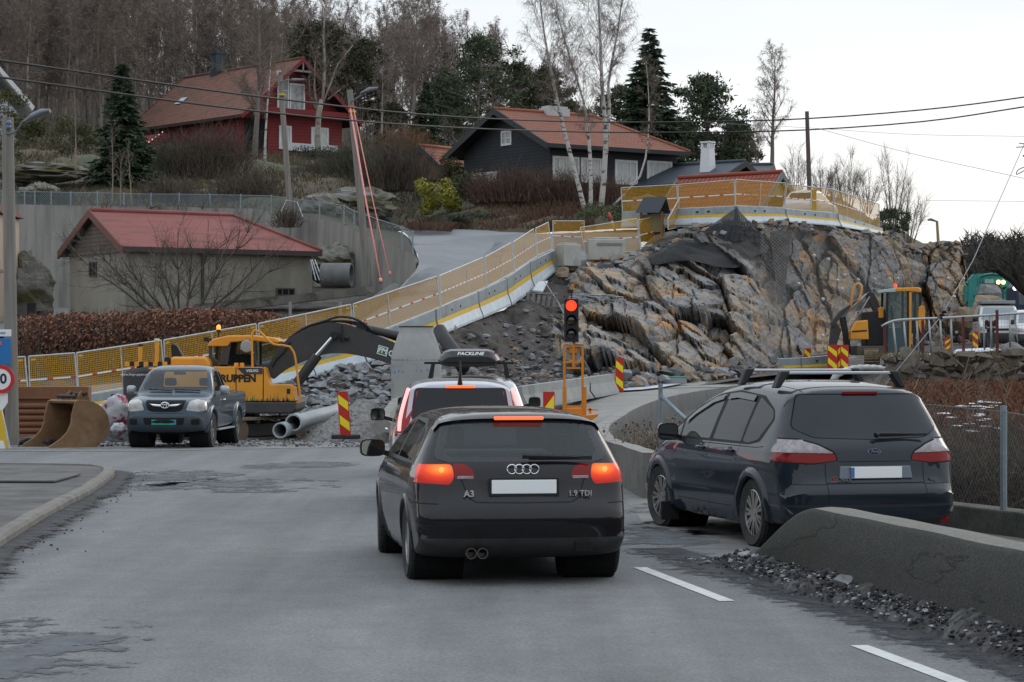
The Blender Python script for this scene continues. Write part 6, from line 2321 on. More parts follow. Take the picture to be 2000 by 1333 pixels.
ID4=Matrix.Identity(4)
# --- red house
M_redw=boards('red_cladding',(.20,.022,.022),(.155,.018,.019),.22)
M_redt=mat('red_trim',(.165,.016,.018),.7)
M_brt=tile_mat('brown_tiles',(.22,.085,.05),(.155,.062,.04),(.075,.05,.034))
b0=P(574,314,165)
t=thing('house','red wooden house with a brown tiled roof and dark chimney, up on the left slope','house',b0,R(40))
ro=house(t,8.3,13.2,3.4,3.45,1.15,M_redw,M_brt,(M_redt,mat('ridge_brown',(.12,.05,.035),.8),mat('eave_dark',(.03,.018,.016),.8)),eave=.9)
window(t,-.95,3.5,1.0,2.7,Matrix.Translation((0,-.01,0)),(1,2),fr=.13)
window(t,.25,3.5,1.3,1.9,Matrix.Translation((0,-.01,0)),(1,1),fr=.13)
window(t,-.75,.75,1.05,1.65,Matrix.Translation((0,-.01,0)),(1,1),fr=.15,pane=M_curt)
window(t,2.2,.75,1.5,1.7,Matrix.Translation((0,-.01,0)),(1,1),fr=.15,pane=M_curt)
mb=MB()
mb.box((1.4,-.12,.95),(4.6,.08,.55))
mb.build('balcony_rail',mat('rail_white',(.5,.52,.53),.6),t)
mb=MB()
mb.box((0,-1.12,6.15),(2.0,.1,.14)).bar((0,-1.12,6.1),(0,-1.12,6.9),.1)
mb.build('gable_brace',mat('brace_grey',(.22,.22,.23),.7),t)
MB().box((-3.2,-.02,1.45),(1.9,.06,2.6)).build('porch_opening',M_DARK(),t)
MB().box((0,-.55,3.32),(8.0,1.0,.35)).build('balcony_edge',M_redt,t)
ch=MB()
ch.box((0,9.8,7.4),(.75,.85,2.0)).box((0,9.8,8.45),(.88,.98,.12)).box((0,9.8,8.6),(.4,.4,.2))
ch.build('chimney',mat('chimney_slate',(.03,.042,.052),.6),ro)
mb=MB()
mb.face([(-3.02,10.0,4.62),(-3.02,10.9,4.62),(-2.42,10.9,5.12),(-2.42,10.0,5.12)])
mb.build('roof_window',mat('skylight',(.55,.62,.68),.08),ro)
b0=P(316,303,166)
t=thing('annexe','small red annexe wall under the roof edge, strung with tiny lights','annexe',b0,R(40))
MB().prism([(-2.2,-1),(.6,-1),(.6,1.5),(0,1.5),(-2.2,0)],0,3).build('wall',M_redw,t)
mb=MB()
for k in range(9):
 f=k/8
 mb.lathe([(.004,-.05),(.05,0),(.004,.05)],(-2.2+2.2*f,-.08,.1+1.5*f),'Z',6)
mb.build('light_string',mat('lights_white',(.8,.8,.75),.5,emit=(1,.95,.85),estr=.8),t)
# --- dark house
M_blk=boards('dark_cladding',(.021,.024,.03),(.03,.034,.04),.17)
M_blt=mat('dark_trim',(.02,.022,.026),.6)
M_org=tile_mat('orange_tiles',(.27,.085,.045),(.225,.07,.037),(.155,.054,.033))
b0=P(988,366,125)
t=thing('house','dark painted wooden house with an orange red tiled roof behind the birches','house',b0,R(-55))
ro=house(t,8.0,8.4,2.1,1.8,.75,M_blk,M_org,(M_blt,mat('ridge_orange',(.26,.09,.045),.8),M_blt),hip=3.0,eave=.75)
window(t,.1,2.2,.95,.80,Matrix.Translation((0,-.01,0)),(2,2),fr=.12)
window(t,-1.9,-.05,2.2,.95,Matrix.Translation((0,-.01,0)),(3,1),fr=.14,pane=M_curt)
SW=Matrix.Translation((4.0,0,0))@Matrix.Rotation(R(90),4,'Z')
window(t,1.0,.1,1.7,1.3,SW,(4,1),fr=.12,pane=M_curt)
window(t,2.8,.1,1.7,1.3,SW,(4,1),fr=.12,pane=M_curt)
window(t,4.95,.1,1.5,1.3,SW,(3,1),fr=.14,pane=M_curt)
window(t,7.2,.1,1.7,1.35,SW,(4,1),fr=.12,pane=M_curt)
MB().box((0,3.2,4.1),(.75,1.5,.5)).box((0,3.2,4.4),(.6,1.3,.12)).build('chimney',mat('chimney_pale',(.45,.45,.45),.7),ro)
b0=P(825,352,132)
t=thing('outbuilding','small red roofed outbuilding with brown gable boards left of the dark house','outbuilding',b0,R(-40))
house(t,2.6,2.3,.7,1.0,.25,mat('rough_boards',(.12,.07,.04),.8,col2=(.2,.12,.06),scale=4),M_org,(M_blt,MATS['ridge_orange'],M_blt),eave=.2)
b0=P(1440,387,124)
t=thing('house_wing','low blue grey wing with slate roof and a white crenellated chimney','house wing',b0,R(52))
M_sl=mat('slate_blue',(.032,.042,.055),.6,col2=(.05,.06,.075),scale=2)
M_bgw=boards('blue_grey_cladding',(.05,.062,.078),(.065,.08,.098),.17)
ro=house(t,4.4,5.2,.75,.95,.5,M_bgw,M_sl,(M_blt,M_sl,M_blt),eave=.6)
ch=MB()
ch.box((-1.0,1.2,1.95),(.62,.62,1.3),taper=.82)
for x in(-.2,0,.2):
 for y in(-.2,.2):
  ch.box((-1.0+x,1.2+y,2.72),(.13,.13,.28))
ch.box((-1.0,1.2,2.92),(.6,.6,.08))
ch.build('chimney',mat('chimney_white',(.68,.69,.70),.7),ro)
b0=P(1500,376,129)
t=thing('house_wing','rear slate roofed wing showing right of the white chimney','house wing',b0,R(78))
house(t,4.6,4.6,.6,.7,.3,M_bgw,M_sl,(M_blt,M_sl,M_blt),eave=.4)
b0=P(1516,440,112)
t=thing('garage','cream garage with a steep red tiled roof behind the upper fence','garage',b0,R(50))
M_rdt=tile_mat('red_tiles',(.34,.085,.05),(.28,.07,.042),(.2,.055,.036))
house(t,5.4,5.4,-.3,2.6,.35,mat('cream_boards',(.50,.42,.27),.8,col2=(.42,.35,.22),scale=3),M_rdt,(mat('bargeboard_grey',(.16,.17,.18),.7),mat('ridge_red',(.27,.06,.04),.8),M_blt),eave=.45)
MB().box((0,-.02,.6),(1.4,.06,1.5)).build('garage_door',mat('garage_door_brown',(.07,.04,.02),.7),t)
# --- shed with the faded red roof
M_shed=mat('render_grey',(.235,.215,.175),.95,col2=(.285,.265,.22),scale=1.2,detail=9,bump=.4,bscale=14,col3=(.16,.15,.12),scale3=.5,lo3=.52,stretch=(1,1,.6))
M_shr=mat('red_sheet_roof',(.205,.062,.052),.8,col2=(.25,.092,.08),scale=1.2,detail=8,col3=(.13,.05,.043),scale3=.6,stretch=(4,.6,1))
b0=P(190,640,99)
t=thing('shed','grey rendered shed with a faded red sheet roof and grey boarded gable','shed',b0,R(-57))
b0w=b0
ro=house(t,6.0,8.6,3.25,1.45,.35,M_shed,M_shr,(mat('shed_barge',(.16,.07,.055),.8),M_shr,mat('eave_brown',(.06,.045,.04),.9)),hip=2.6,eave=.35)
MB().prism([(-3.02,3.05),(3.02,3.05),(3.02,3.22),(0,4.62),(-3.02,3.22)],-.05,-.005).build('gable_boards',boards('weathered_boards',(.11,.085,.07),(.16,.13,.11),.17),t)
w_=window(t,-.4,2.15,.75,.62,Matrix.Translation((0,-.005,0)),(2,1),fr=.05,pane=M_DARK())
w_.data.materials[0]=mat('old_frame',(.09,.075,.06),.9)
MB().bar((3.08,3.4,0),(3.08,3.4,3.2),.10).build('drain_pipe',mat('pipe_dark',(.04,.045,.05),.7),t)
SW=Matrix.Translation((3.0,0,0))@Matrix.Rotation(R(90),4,'Z')
w_=window(t,7.3,.75,.9,.95,SW,(3,3),fr=.06,pane=M_DARK())
w_.data.materials[0]=MATS['old_frame']
a,b=P(470,597,96.5),P(716,568,97)
t=thing('concrete_ledge','mossy concrete ledge on posts in front of the shed wall','ledge',a)
MB().bar(a,b,1.1,.34).build('slab',mat('mossy_slab',(.12,.115,.095),.95,col2=(.19,.18,.155),scale=2,detail=8,col3=(.05,.05,.03),scale3=1.1),t,origin=a)
for px in(567,665):
 p=P(px,590,95.6)
 MB().bar(p,p+Vector((0,0,-1.5)),.12).build('support_post',mat('post_pale',(.3,.28,.26),.8),t,origin=a)
c0=P(658,538,96.6)
mb=MB()
rr=.50
mb.lathe([(rr*.84,-.62),(rr,-.62),(rr,.62),(rr*.84,.62)],(0,0,0),'X',36,close=True)
t=mb.build('concrete_ring',mat('ring_concrete',(.115,.12,.118),.9,col2=(.16,.16,.155),scale=2,detail=8,bump=.3),smooth=True,angle=40)
t.location=c0
t.rotation_euler=(0,0,R(-9))
tag(t,'big dark grey concrete pipe ring lying on the ledge beside the shed','concrete pipe')
for k,(px,x2)in enumerate(((610,624),(615,630),(607,617))):
 a,b=P(px,508,97.5),P(x2,548,96.2)
 tag(MB().tube([a,b],.025,5).build('leaning_rod',M_galv,origin=a),'grey rod leaning against the end of the shed beside the concrete ring','rod','rods leaning beside the shed')
struct(MB().grid([[P(px,650,92)for px in(380,500,620,740)],[P(px,580,100)for px in(380,500,620,740)],[P(px,560,105)for px in(380,500,620,740)]]).build('yard_ground',M_earth))
struct(MB().grid([[P(px,y_,D_)for px in(-300,0,120,250,400)]for y_,D_ in((655,90),(640,97),(612,106),(600,112.5))]).build('yard_road',mat('yard_asphalt',(.13,.135,.14),.85,col2=(.17,.17,.17),scale=.7,detail=7),smooth=True))
b0=P(-32,640,100)
t=thing('house','pale house cut off by the left edge, with a plank balcony and satellite dish','house',b0,R(0))
MB().box((0,2,2.0),(1.35,4,5.6)).build('wall',mat('wall_peach',(.50,.40,.31),.8,col2=(.44,.35,.28),scale=1.5),t)
MB().prism([(-1.0,4.7),(.86,4.85),(.45,5.3),(-1.0,5.5)],-.4,4.2).build('roof',M_org,t)
MB().box((.62,-1.0,1.1),(.18,.18,2.6)).build('support_post',mat('post_white',(.55,.55,.53),.8,col2=(.3,.3,.27),scale=3),t)
mb=MB()
for k in range(5):
 mb.box((.1,-1.05,2.55+k*.2),(1.5,.05,.15))
mb.build('balcony_rail',mat('rail_cream',(.55,.48,.42),.8),t)
MB().box((.1,-.5,2.38),(1.5,1.2,.14)).build('balcony_floor',M_conc,t)
MB().box((.15,-.06,1.2),(.9,.05,1.0)).build('window',M_pane,t)
mb=MB()
mb.lathe([(.01,.09),(.2,.06),(.36,-.02),(.34,-.03),(.2,.04),(.005,.07)],(.55,-.9,4.35),'Y',24)
mb.bar((.55,-.85,4.35),(.55,.0,4.3),.05)
mb.build('satellite_dish',mat('dish_white',(.62,.63,.64),.5),t,True)
MB().box((.15,-.8,.3),(1.1,.3,.9)).build('shrub_box',mat('hedge_green',(.05,.07,.02),.9,col2=(.09,.1,.04),scale=6,bump=1),t)
mb=MB()
t=thing('yard_bin','dark bin standing on the lane left of the shed','bin',P(62,622,101.5))
MB().box((0,0,.3),(.32,.3,.6),taper=1.1).build('bin_body',M_BLACK(),t)
MB().box((0,0,.63),(.37,.35,.06)).build('bin_lid',M_BLACK(),t)
b0=P(-50,262,150)
t=thing('house','white house gable corner peeping in at the upper left edge','house',b0,R(18))
MB().prism([(-3.2,-1.5),(2.7,-1.5),(2.7,1.4),(-.5,5.4),(-3.2,2.2)],0,6).build('wall',boards('white_cladding',(.42,.44,.46),(.36,.38,.4),.2),t)
mb=MB()
mb.hull8([(3.6,-.5,1.55),(3.6,6.4,1.55),(-.6,6.4,6.4),(-.6,-.5,6.4),(3.75,-.5,1.8),(3.75,6.4,1.8),(-.6,6.4,6.75),(-.6,-.5,6.75)])
mb.build('roof_edge',M_wht,t)
c0=P(742,440,119)
t=thing('grit_bin','green lidded bin standing by the driveway behind the wire fence','bin',c0)
MB().box((0,0,.22),(1.05,.7,.45),taper=1.08).build('bin_body',mat('bin_green',(.02,.17,.09),.5),t)
MB().box((0,0,.49),(1.18,.8,.09)).build('bin_lid',mat('lid_dark_green',(.015,.11,.06),.5),t,bevel=.02)
b0=P(1560,431,110)
t=thing('parked_car','white car parked behind the upper fence, only its roof and windows showing','car',b0)
ol=[(0,.3,.2),(0,.8,.25),(.25,.92,.2),(.55,1.32,.15),(.9,1.42,.12),(1.7,1.42,.12),(2.4,1.0,.15),(3.3,.85,.2),(3.6,.6,.2),(3.55,.25,.1),(1.8,.2,.05)]
bm,W=car_surface(ol,[(0,.75),(.6,.82),(3,.82),(3.6,.72)],[(.2,.95),(.6,1),(.9,.96),(1.4,.7)],step=.12,gs=.16)
bd=Body(bm,W)
bd.carve('side_window',M_GLD(),rpoly([(.6,.95),(.75,1.28),(1.65,1.3),(2.1,.96)],.04),'S',split=True)
bd.carve('rear_window',M_GLD(),rpoly([(-.55,.98),(-.5,1.28),(.5,1.28),(.55,.98)],.05),'R',filt=lambda c:c.x<.7)
bd.finish(t,mat('car_white',(.62,.63,.64),.3,coat=.8))
for cx in(.6,2.9):
 for y in(.7,-.7):
  wheel(t,cx,y,.3,.18,6)
t.rotation_euler=(0,0,R(62))
t.location=P(1556,430,108.5)
# ------------------------------------------------------------------ poles, wires, lamps
M_pole=mat('pole_wood',(.17,.155,.135),.9,col2=(.25,.235,.21),scale=2,detail=9,bump=.4,bscale=18,stretch=(6,6,.3))
M_poleb=mat('pole_dark_wood',(.085,.07,.06),.9,col2=(.13,.11,.1),scale=2,detail=9,stretch=(6,6,.3))
M_cab=mat('cable_black',(.012,.013,.014),.6)
M_lampg=mat('lamp_grey',(.16,.18,.19),.5,.3)
def pole(name,label,pb,pt,r0,r1,m=None):
 t_=thing(name,label,'pole',pb)
 MB().tube([pb,pb.lerp(pt,.5),pt],[r0,(r0+r1)/2,r1],12).build('pole_shaft',m or M_pole,t_,True,origin=pb,angle=50)
 return t_
pb,pt=P(24,868,46.5),P(15,230,46.5)
t=pole('utility_pole','thick weathered wooden pole at the left edge carrying road signs and a street lamp',pb,pt,.135,.115)
mb=MB()
a=P(12,262,46.4)
mb.tube(crom([a,P(30,258,46.3),P(45,238,46.2),P(60,228,46.2)],.05),.022,7)
mb.build('lamp_arm',M_lampg,t,True,origin=pb)
mb=MB()
rows_=[]
for px,y,hh in((50,239,.05),(60,230,.10),(80,221,.11),(98,217,.05)):
 c=P(px,y,46.2)
 rows_.append([c+Vector((.25*hh*0,math.cos(2*PI*j/10)*.13,math.sin(2*PI*j/10)*hh*.75))for j in range(10)])
mb.grid(rows_,closed=True).face(rows_[0]).face(list(reversed(rows_[-1])))
mb.build('lamp_head',M_lampg,t,True,origin=pb)
mb=MB()
for y in(240,248):
 mb.lathe([(.04,0),(.05,.05),(.03,.1)],P(17,y,46.35)-Vector((0,0,.05)),'Z',10)
mb.build('insulator',mat('insulator_blue',(.12,.16,.25),.3),t,True,origin=pb)
pb,pt=P(571,468,110),P(547,148,110)
t=pole('utility_pole','slim leaning wooden pole standing on the tall wall before the red house',pb,pt,.15,.12)
mb=MB()
mb.tube([P(547,162,109.8),P(560,157,109.7),P(575,157,109.7)],.03,6)
mb.build('lamp_arm',M_lampg,t,True,origin=pb)
MB().tube([P(570,157,109.7),P(594,156,109.7)],[.09,.05],8).build('lamp_head',M_lampg,t,True,origin=pb)
MB().tube([P(551,184,109.9),P(551,188,109.9)],.145,10).build('yellow_band',M_yel,t,True,origin=pb)
t=tag(MB().tube([P(559,392,109.6),P(580,395,109.6),P(592,425,108.8)],.025,5).tube([P(560,390,109.7),P(548,416,109.2)],.025,5).build('pole_stay',M_galv,origin=P(559,392,109.6)),'grey stay wires bracing the foot of the slim leaning pole','stay wire')
pb,pt=P(720,560,99),P(683,176,99)
t=pole('utility_pole','leaning wooden pole with pink ropes and a street lamp, beside the driveway',pb,pt,.17,.125)
mb=MB()
mb.tube(crom([P(685,200,98.8),P(700,190,98.7),P(716,180,98.6)],.1),.03,6)
mb.build('lamp_arm',M_lampg,t,True,origin=pb)
MB().tube([P(704,183,98.6),P(722,175,98.6),P(738,172,98.6)],[.05,.10,.04],8).build('lamp_head',M_lampg,t,True,origin=pb)
MB().tube([P(687,208,98.9),P(687,211,98.9)],.16,10).build('red_band',mat('band_red',(.5,.08,.06),.6),t,True,origin=pb)
MB().tube([P(688,217,98.9),P(688,221,98.9)],.16,10).build('yellow_band',M_yel,t,True,origin=pb)
M_rope=mat('rope_pink',(.72,.20,.17),.6,col2=(.8,.32,.28),scale=9)
a=P(684,210,98.6)
tag(MB().tube([a,P(715,395,96),P(743,545,93.5)],.035,6).tube([P(743,545,93.5),P(744,552,93.4)],.07,6).build('guy_rope',M_rope,smooth=True,origin=a),'thicker left pink rope slanting down from the leaning pole','rope')
a=P(690,210,98.6)
tag(MB().tube([a,P(730,400,97),P(761,535,95)],.022,6).tube([P(761,530,95),P(762,540,95)],.05,6).build('guy_rope',M_rope,smooth=True,origin=a),'thinner right pink rope slanting down from the leaning pole','rope')
pb,pt=P(1581,372,120),P(1576,218,120)
t=pole('utility_pole','plain dark wooden pole on the ridge right of the red tiled garage',pb,pt,.12,.10,M_poleb)
pb,pt=P(1833,480,150),P(1830,432,150)
t=pole('street_lamp','small distant street lamp on top of the rock at the right',pb,pt,.10,.08,mat('lamp_pole_tan',(.3,.22,.15),.8))
MB().tube([P(1830,433,150),P(1818,429,149.8),P(1812,430,149.8)],[.05,.09,.06],6).build('lamp_head',M_lampg,t,True,origin=pb)
def wire(pts,r,label,m=None):
 p=crom([P(*q)for q in pts],1.5)
 return tag(MB().tube(p,r,5).build('overhead_cable',m or M_cab,smooth=True,origin=p[0]),label,'cable')
wire([(-160,96,62),(0,118,66),(500,188,80),(900,229,97),(1300,239,115),(1577,232,120),(1800,215,118),(2000,190,112),(2200,158,106)],.036,'upper thick black overhead cable crossing the whole view')
wire([(-160,130,62),(0,151,66),(500,217,80),(900,250,97),(1300,259,115),(1577,254,120),(1800,238,118),(2000,209,112),(2200,178,106)],.036,'lower thick black overhead cable crossing the whole view')
M_cabg=mat('cable_grey',(.28,.28,.29),.6)
wire([(1600,252,120),(1750,293,112),(2000,349,98)],.012,'thin grey wire falling to the right edge from the plain dark pole',M_cabg)
wire([(1380,240,130),(1577,250,130),(1760,262,128),(2010,267,120)],.010,'thin level grey wire against the pale sky at right',M_cabg)
wire([(1810,392,150),(2020,394,130)],.012,'faint low grey wire above the far street lamp',M_cabg)
a=P(1690,800,42)
t=thing('guy_wire','thin slanting grey guy wire with a black insulator crossing the right side','guy wire',a)
MB().tube([a,P(1839,617,43.5),P(1900,510,44.5),P(2008,265,47)],.009,5).build('strand',mat('strand_grey',(.3,.3,.3),.5,.5),t,True,origin=a)
mb=MB()
for k in range(3):
 mb.lathe([(.02,-.03),(.05,-.02),(.05,.02),(.02,.03)],P(1836+k*4,621-k*6,43.5),'Z',10)
mb.build('insulator',mat('insulator_black',(.01,.01,.012),.3),t,True,origin=a)
a=P(1985,338,40)
t=thing('cable_loop','dark drooping cable end with a loop at the right edge','cable',a)
MB().tube(crom([P(2012,322,40),P(2000,327,40),P(1988,333,40),P(1985,341,40),P(1993,338,40),P(2012,326,40)],.02),.008,5).build('loop',M_cab,t,True,origin=a)
mb=MB()
mb.tube([P(1985,288,40),P(2010,287,40)],.008,5).tube([P(1990,280,40),P(2012,283,40)],.008,5).tube([P(1998,305,40),P(2010,304,40)],.015,5)
mb.build('spacer',M_cab,t,True,origin=a)
# ------------------------------------------------------------------ road signs on the left pole
M_sb=mat('sign_blue',(.02,.16,.42),.45)
M_sw=mat('sign_white',(.74,.75,.76),.45)
M_sr=mat('sign_red',(.50,.02,.025),.45)
M_sk=mat('sign_ink',(.01,.014,.03),.5)
D0=46.0
t=thing('road_sign','small white lettered plate topmost of the signs on the left pole','road sign',P(-8,658,D0))
MB().box((0,0,.07),(.60,.02,.135)).build('plate',M_sw,t,bevel=.008)
text_mesh('sign_lettering','Gjerneset',.085,M_sk,facing(.02,-.013,.075),t,.001)
t=thing('road_sign','blue dead end sign with a white T bar and red end, on the left pole','road sign',P(-7,713,D0))
MB().box((0,0,.26),(.56,.02,.52)).build('plate',M_sb,t,bevel=.02)
MB().box((0,0,.26),(.545,.0215,.505)).build('border',M_sb,t)
MB().box((-.02,-.014,.22),(.09,.006,.36)).build('stem_bar',M_sw,t)
MB().box((-.02,-.014,.425),(.26,.007,.075)).build('end_bar',mat('sign_salmon',(.6,.12,.10),.5),t)
t=thing('road_sign','round white speed limit sign with a red ring reading 50, on the left pole','road sign',P(1,741,D0-.05))
mb=MB()
mb.lathe([(.005,-.012),(.205,-.012),(.205,.012)],(0,0,0),'Y',40)
mb.build('plate',M_sw,t)
MB().lathe([(.205,-.018),(.275,-.018),(.275,.014),(.205,.014)],(0,0,0),'Y',40,close=True).build('ring',M_sr,t)
text_mesh('sign_lettering','50',.27,M_sk,facing(-.01,-.014,.0),t,.002,bold=.008)
t=thing('road_sign','low white sign with red marks under the speed limit sign','road sign',P(-2,805,D0))
MB().prism([(-.22,.02),(.06,.02),(.17,.18),(.17,.36),(-.22,.36)],-.01,.01).build('plate',M_sw,t)
MB().prism([(-.2,.16),(-.0,.16),(.02,.22),(-.01,.30),(-.2,.30)],-.018,-.012).build('symbol',M_sr,t)
a=P(1,845,D0-.6)
t=thing('roadworks_stand','yellow and white slanting sign stand at the left edge by the pole foot','sign stand',a)
MB().prism([(-.35,-.32),(.16,-.32),(.02,.42),(-.35,.42)],0,.03).build('board',mat('stand_yellow',(.65,.42,.03),.5),t)
MB().bar((.0,.05,.45),(.19,.0,-.36),.04,.03).build('leg',M_frame,t)
MB().prism([(-.3,-.32),(.1,-.32),(.06,-.16),(-.3,-.16)],-.008,-.002).build('white_band',M_sw,t)
# ------------------------------------------------------------------ trees, shrubs, hedges
M_twig=mat('twig_brown',(.15,.117,.095),.9,col2=(.215,.175,.145),scale=.3)
M_twigp=mat('twig_purple',(.16,.127,.112),.9,col2=(.225,.185,.165),scale=.25)
M_bark=mat('bark_grey',(.12,.105,.09),.9,col2=(.20,.18,.16),scale=1.5,detail=7,stretch=(2,2,.4))
M_birch=mat('birch_bark',(.46,.44,.41),.8,col2=(.07,.06,.055),scale=1.6,detail=8,stretch=(1.2,1.2,3.5),lo=.53,hi=.60)
M_birchf=mat('birch_bark_far',(.30,.27,.23),.8,col2=(.12,.10,.09),scale=.9,detail=6,stretch=(1,1,1.6),lo=.5,hi=.62)
def rvec(rng):
 while True:
  v=Vector((rng.uniform(-1,1),rng.uniform(-1,1),rng.uniform(-1,1)))
  if.05<v.length<1:
   return v.normalized()
def ribbon(mb,pts,w0,w1,rng,mi=0):
 n_=len(pts)
 ax=rvec(rng)
 prev=None
 for k in range(n_):
  d=(pts[min(k+1,n_-1)]-pts[max(k-1,0)])
  s=d.cross(ax)
  s=s.normalized()if s.length>1e-6 else Vector((1,0,0))
  w_=w0+(w1-w0)*k/(n_-1)
  a,b=len(mb.v),len(mb.v)+1
  mb.v+=[tuple(pts[k]+s*w_/2),tuple(pts[k]-s*w_/2)]
  if prev:
   mb.f.append((prev[0],prev[1],b,a))
   mb.m.append(mi)
  prev=(a,b)
def grow(p,d,L,n_,rng,wob=.12,up=0.0):
 pts=[p]
 for k in range(n_):
  d=(d+rvec(rng)*wob+Vector((0,0,up))).normalized()
  p=p+d*(L/n_)
  pts.append(p)
 return pts
def twigs(mb,pts,rng,n_,ln,w_,droop,f0=.15):
 for _ in range(n_):
  f=rng.uniform(f0,1)
  k=min(len(pts)-2,int(f*(len(pts)-1)))
  p=pts[k].lerp(pts[k+1],rng.random())
  d=(pts[k+1]-pts[k]).normalized()
  d=(d*.7+rvec(rng)*.8+Vector((0,0,.15))).normalized()
  l_=ln*rng.uniform(.5,1.2)
  q=p+d*l_*.45
  e=q+(d*.6+Vector((0,0,-droop))).normalized()*l_*.55
  ribbon(mb,[p,q,e],w_,w_*.4,rng)
def bare_tree(seed,h,r0,nb=34,spread=.30,droop=.5,start=.25,tw=9,wt=.016,sub=6,rise=.9,trunk=None,lean=0.0,cb=1.0):
 rng_=random.Random(seed)
 tr,cr=MB(),MB()
 if trunk is None:
  trunk=grow(Vector((0,0,-.3)),Vector((lean+rng_.uniform(-.05,.05),rng_.uniform(-.05,.05),1)),h,10,rng_,.05,.05)
 rad=[r0*(1-.93*(k/(len(trunk)-1))**.9)for k in range(len(trunk))]
 tr.tube(trunk,rad,7)
 for b_ in range(nb):
  f=start+(1-start)*(b_+rng_.random())/nb
  x=f*(len(trunk)-1)
  k=min(len(trunk)-2,int(x))
  p=trunk[k].lerp(trunk[k+1],x-k)
  a=rng_.uniform(0,2*PI)
  g_=(f-start)/(1-start)
  L=h*spread*max(.12,1.0-.75*abs(g_-.38)**1.3-.55*max(0,g_-.55))*.72*rng_.uniform(.6,1.2)*(1 if f>start+.12 else.8)+.25
  d=Vector((math.cos(a),math.sin(a),rise*rng_.uniform(.6,1.4)))
  br=grow(p,d.normalized(),L,5,rng_,.16,.07)
  r_=max(.012,r0*.36*(1.1-f))*cb
  cr.tube(br,[r_,r_*.8,r_*.6,r_*.42,r_*.28,r_*.15],3,cap=False)
  twigs(cr,br,rng_,tw,L*.35,wt,droop)
  for s_ in range(sub):
   g=rng_.uniform(.2,.95)
   kk=min(4,int(g*5))
   q=br[kk].lerp(br[kk+1],rng_.random())
   dd=((br[kk+1]-br[kk]).normalized()+rvec(rng_)*.75+Vector((0,0,.15))).normalized()
   sb=grow(q,dd,L*rng_.uniform(.25,.5),4,rng_,.2,.02-droop*.08)
   ribbon(cr,sb,max(wt,r_*.5),wt*.6,rng_)
   twigs(cr,sb,rng_,tw,L*.26,wt,droop)
 return tr,cr
def plant(name,label,cat,tr,cr,mt,mc,loc,rz=0.0,group=None,scale=1.0):
 t_=thing(name,label,cat,loc,rz,group)
 t_.scale=(scale,)*3 if not hasattr(scale,'__len__')else scale
 tr.build('trunk',mt,t_,True)
 cr.build('crown',mc,t_)
 return t_
# --- leafless wood behind the houses
protos=[]
for k in range(6):
 tr,cr=bare_tree(100+k,10.0,.10,nb=40,spread=.27,droop=.35+.1*(k%3),start=.22,tw=8,wt=.026,sub=7,rise=1.25)
 protos.append((tr,cr,(M_birchf if k%2 else M_bark),(M_twigp if k%3 else M_twig)))
wood=[None]*6
rng=random.Random(77)
TOPS=[(-120,-60),(300,-60),(480,-20),(560,10),(640,10),(700,40),(760,15),(830,20),(900,40),(960,75),(1010,95),(1060,120),(1110,120)]
spots=[]
for row_,(D,n_,a_,b_)in enumerate(((176,34,-110,330),(196,44,-110,560),(222,46,-110,900),(252,40,-100,1080),(285,30,500,1110))):
 for k in range(n_):
  px=a_+(b_-a_)*(k+rng.uniform(.1,.9))/n_
  d=D+rng.uniform(-9,9)
  if 262<px<560 and d<190:
   continue
  spots.append((px,d))
for(px,d)in spots:
 base=on_hill(px,d,.3)
 top=lerp_tab(TOPS,px)+rng.uniform(-25,55)
 hgt=max(5,(P(px,top,d).z-base.z))
 hgt=min(hgt,21)
 k=rng.randrange(6)
 sc=hgt/10
 if wood[k]is None:
  tr,cr,mt,mc=protos[k]
  wood[k]=plant('bare_tree','leafless grey brown tree in the dense wood on the hill behind the houses','tree',tr,cr,mt,mc,base,rng.uniform(0,6),'leafless trees of the wood behind the houses',(sc*.9,sc*.9,sc))
 else:
  dup(wood[k],base,rng.uniform(0,6),scale=(sc*rng.uniform(.75,1.0),)*2+(sc,))
mb=MB()
for k in range(5200):
 px=rng.uniform(-120,1080)
 d=rng.uniform(178,300)
 p=on_hill(px,d,.2)
 hh=rng.uniform(1.5,6.5)if px<700 else rng.uniform(1,4)
 e=p+Vector((rng.uniform(-.8,.8),rng.uniform(-.6,.6),hh))
 ribbon(mb,[p,p.lerp(e,.5)+rvec(rng)*.25,e],.05,.015,rng)
 for _ in range(3):
  f=rng.uniform(.3,.95)
  q=p.lerp(e,f)
  ribbon(mb,[q,q+Vector((rng.uniform(-1,1),rng.uniform(-.5,.5),rng.uniform(.2,1.2)))],.028,.012,rng)
tag(mb.build('undergrowth',M_twigp),None,None,kind='stuff')
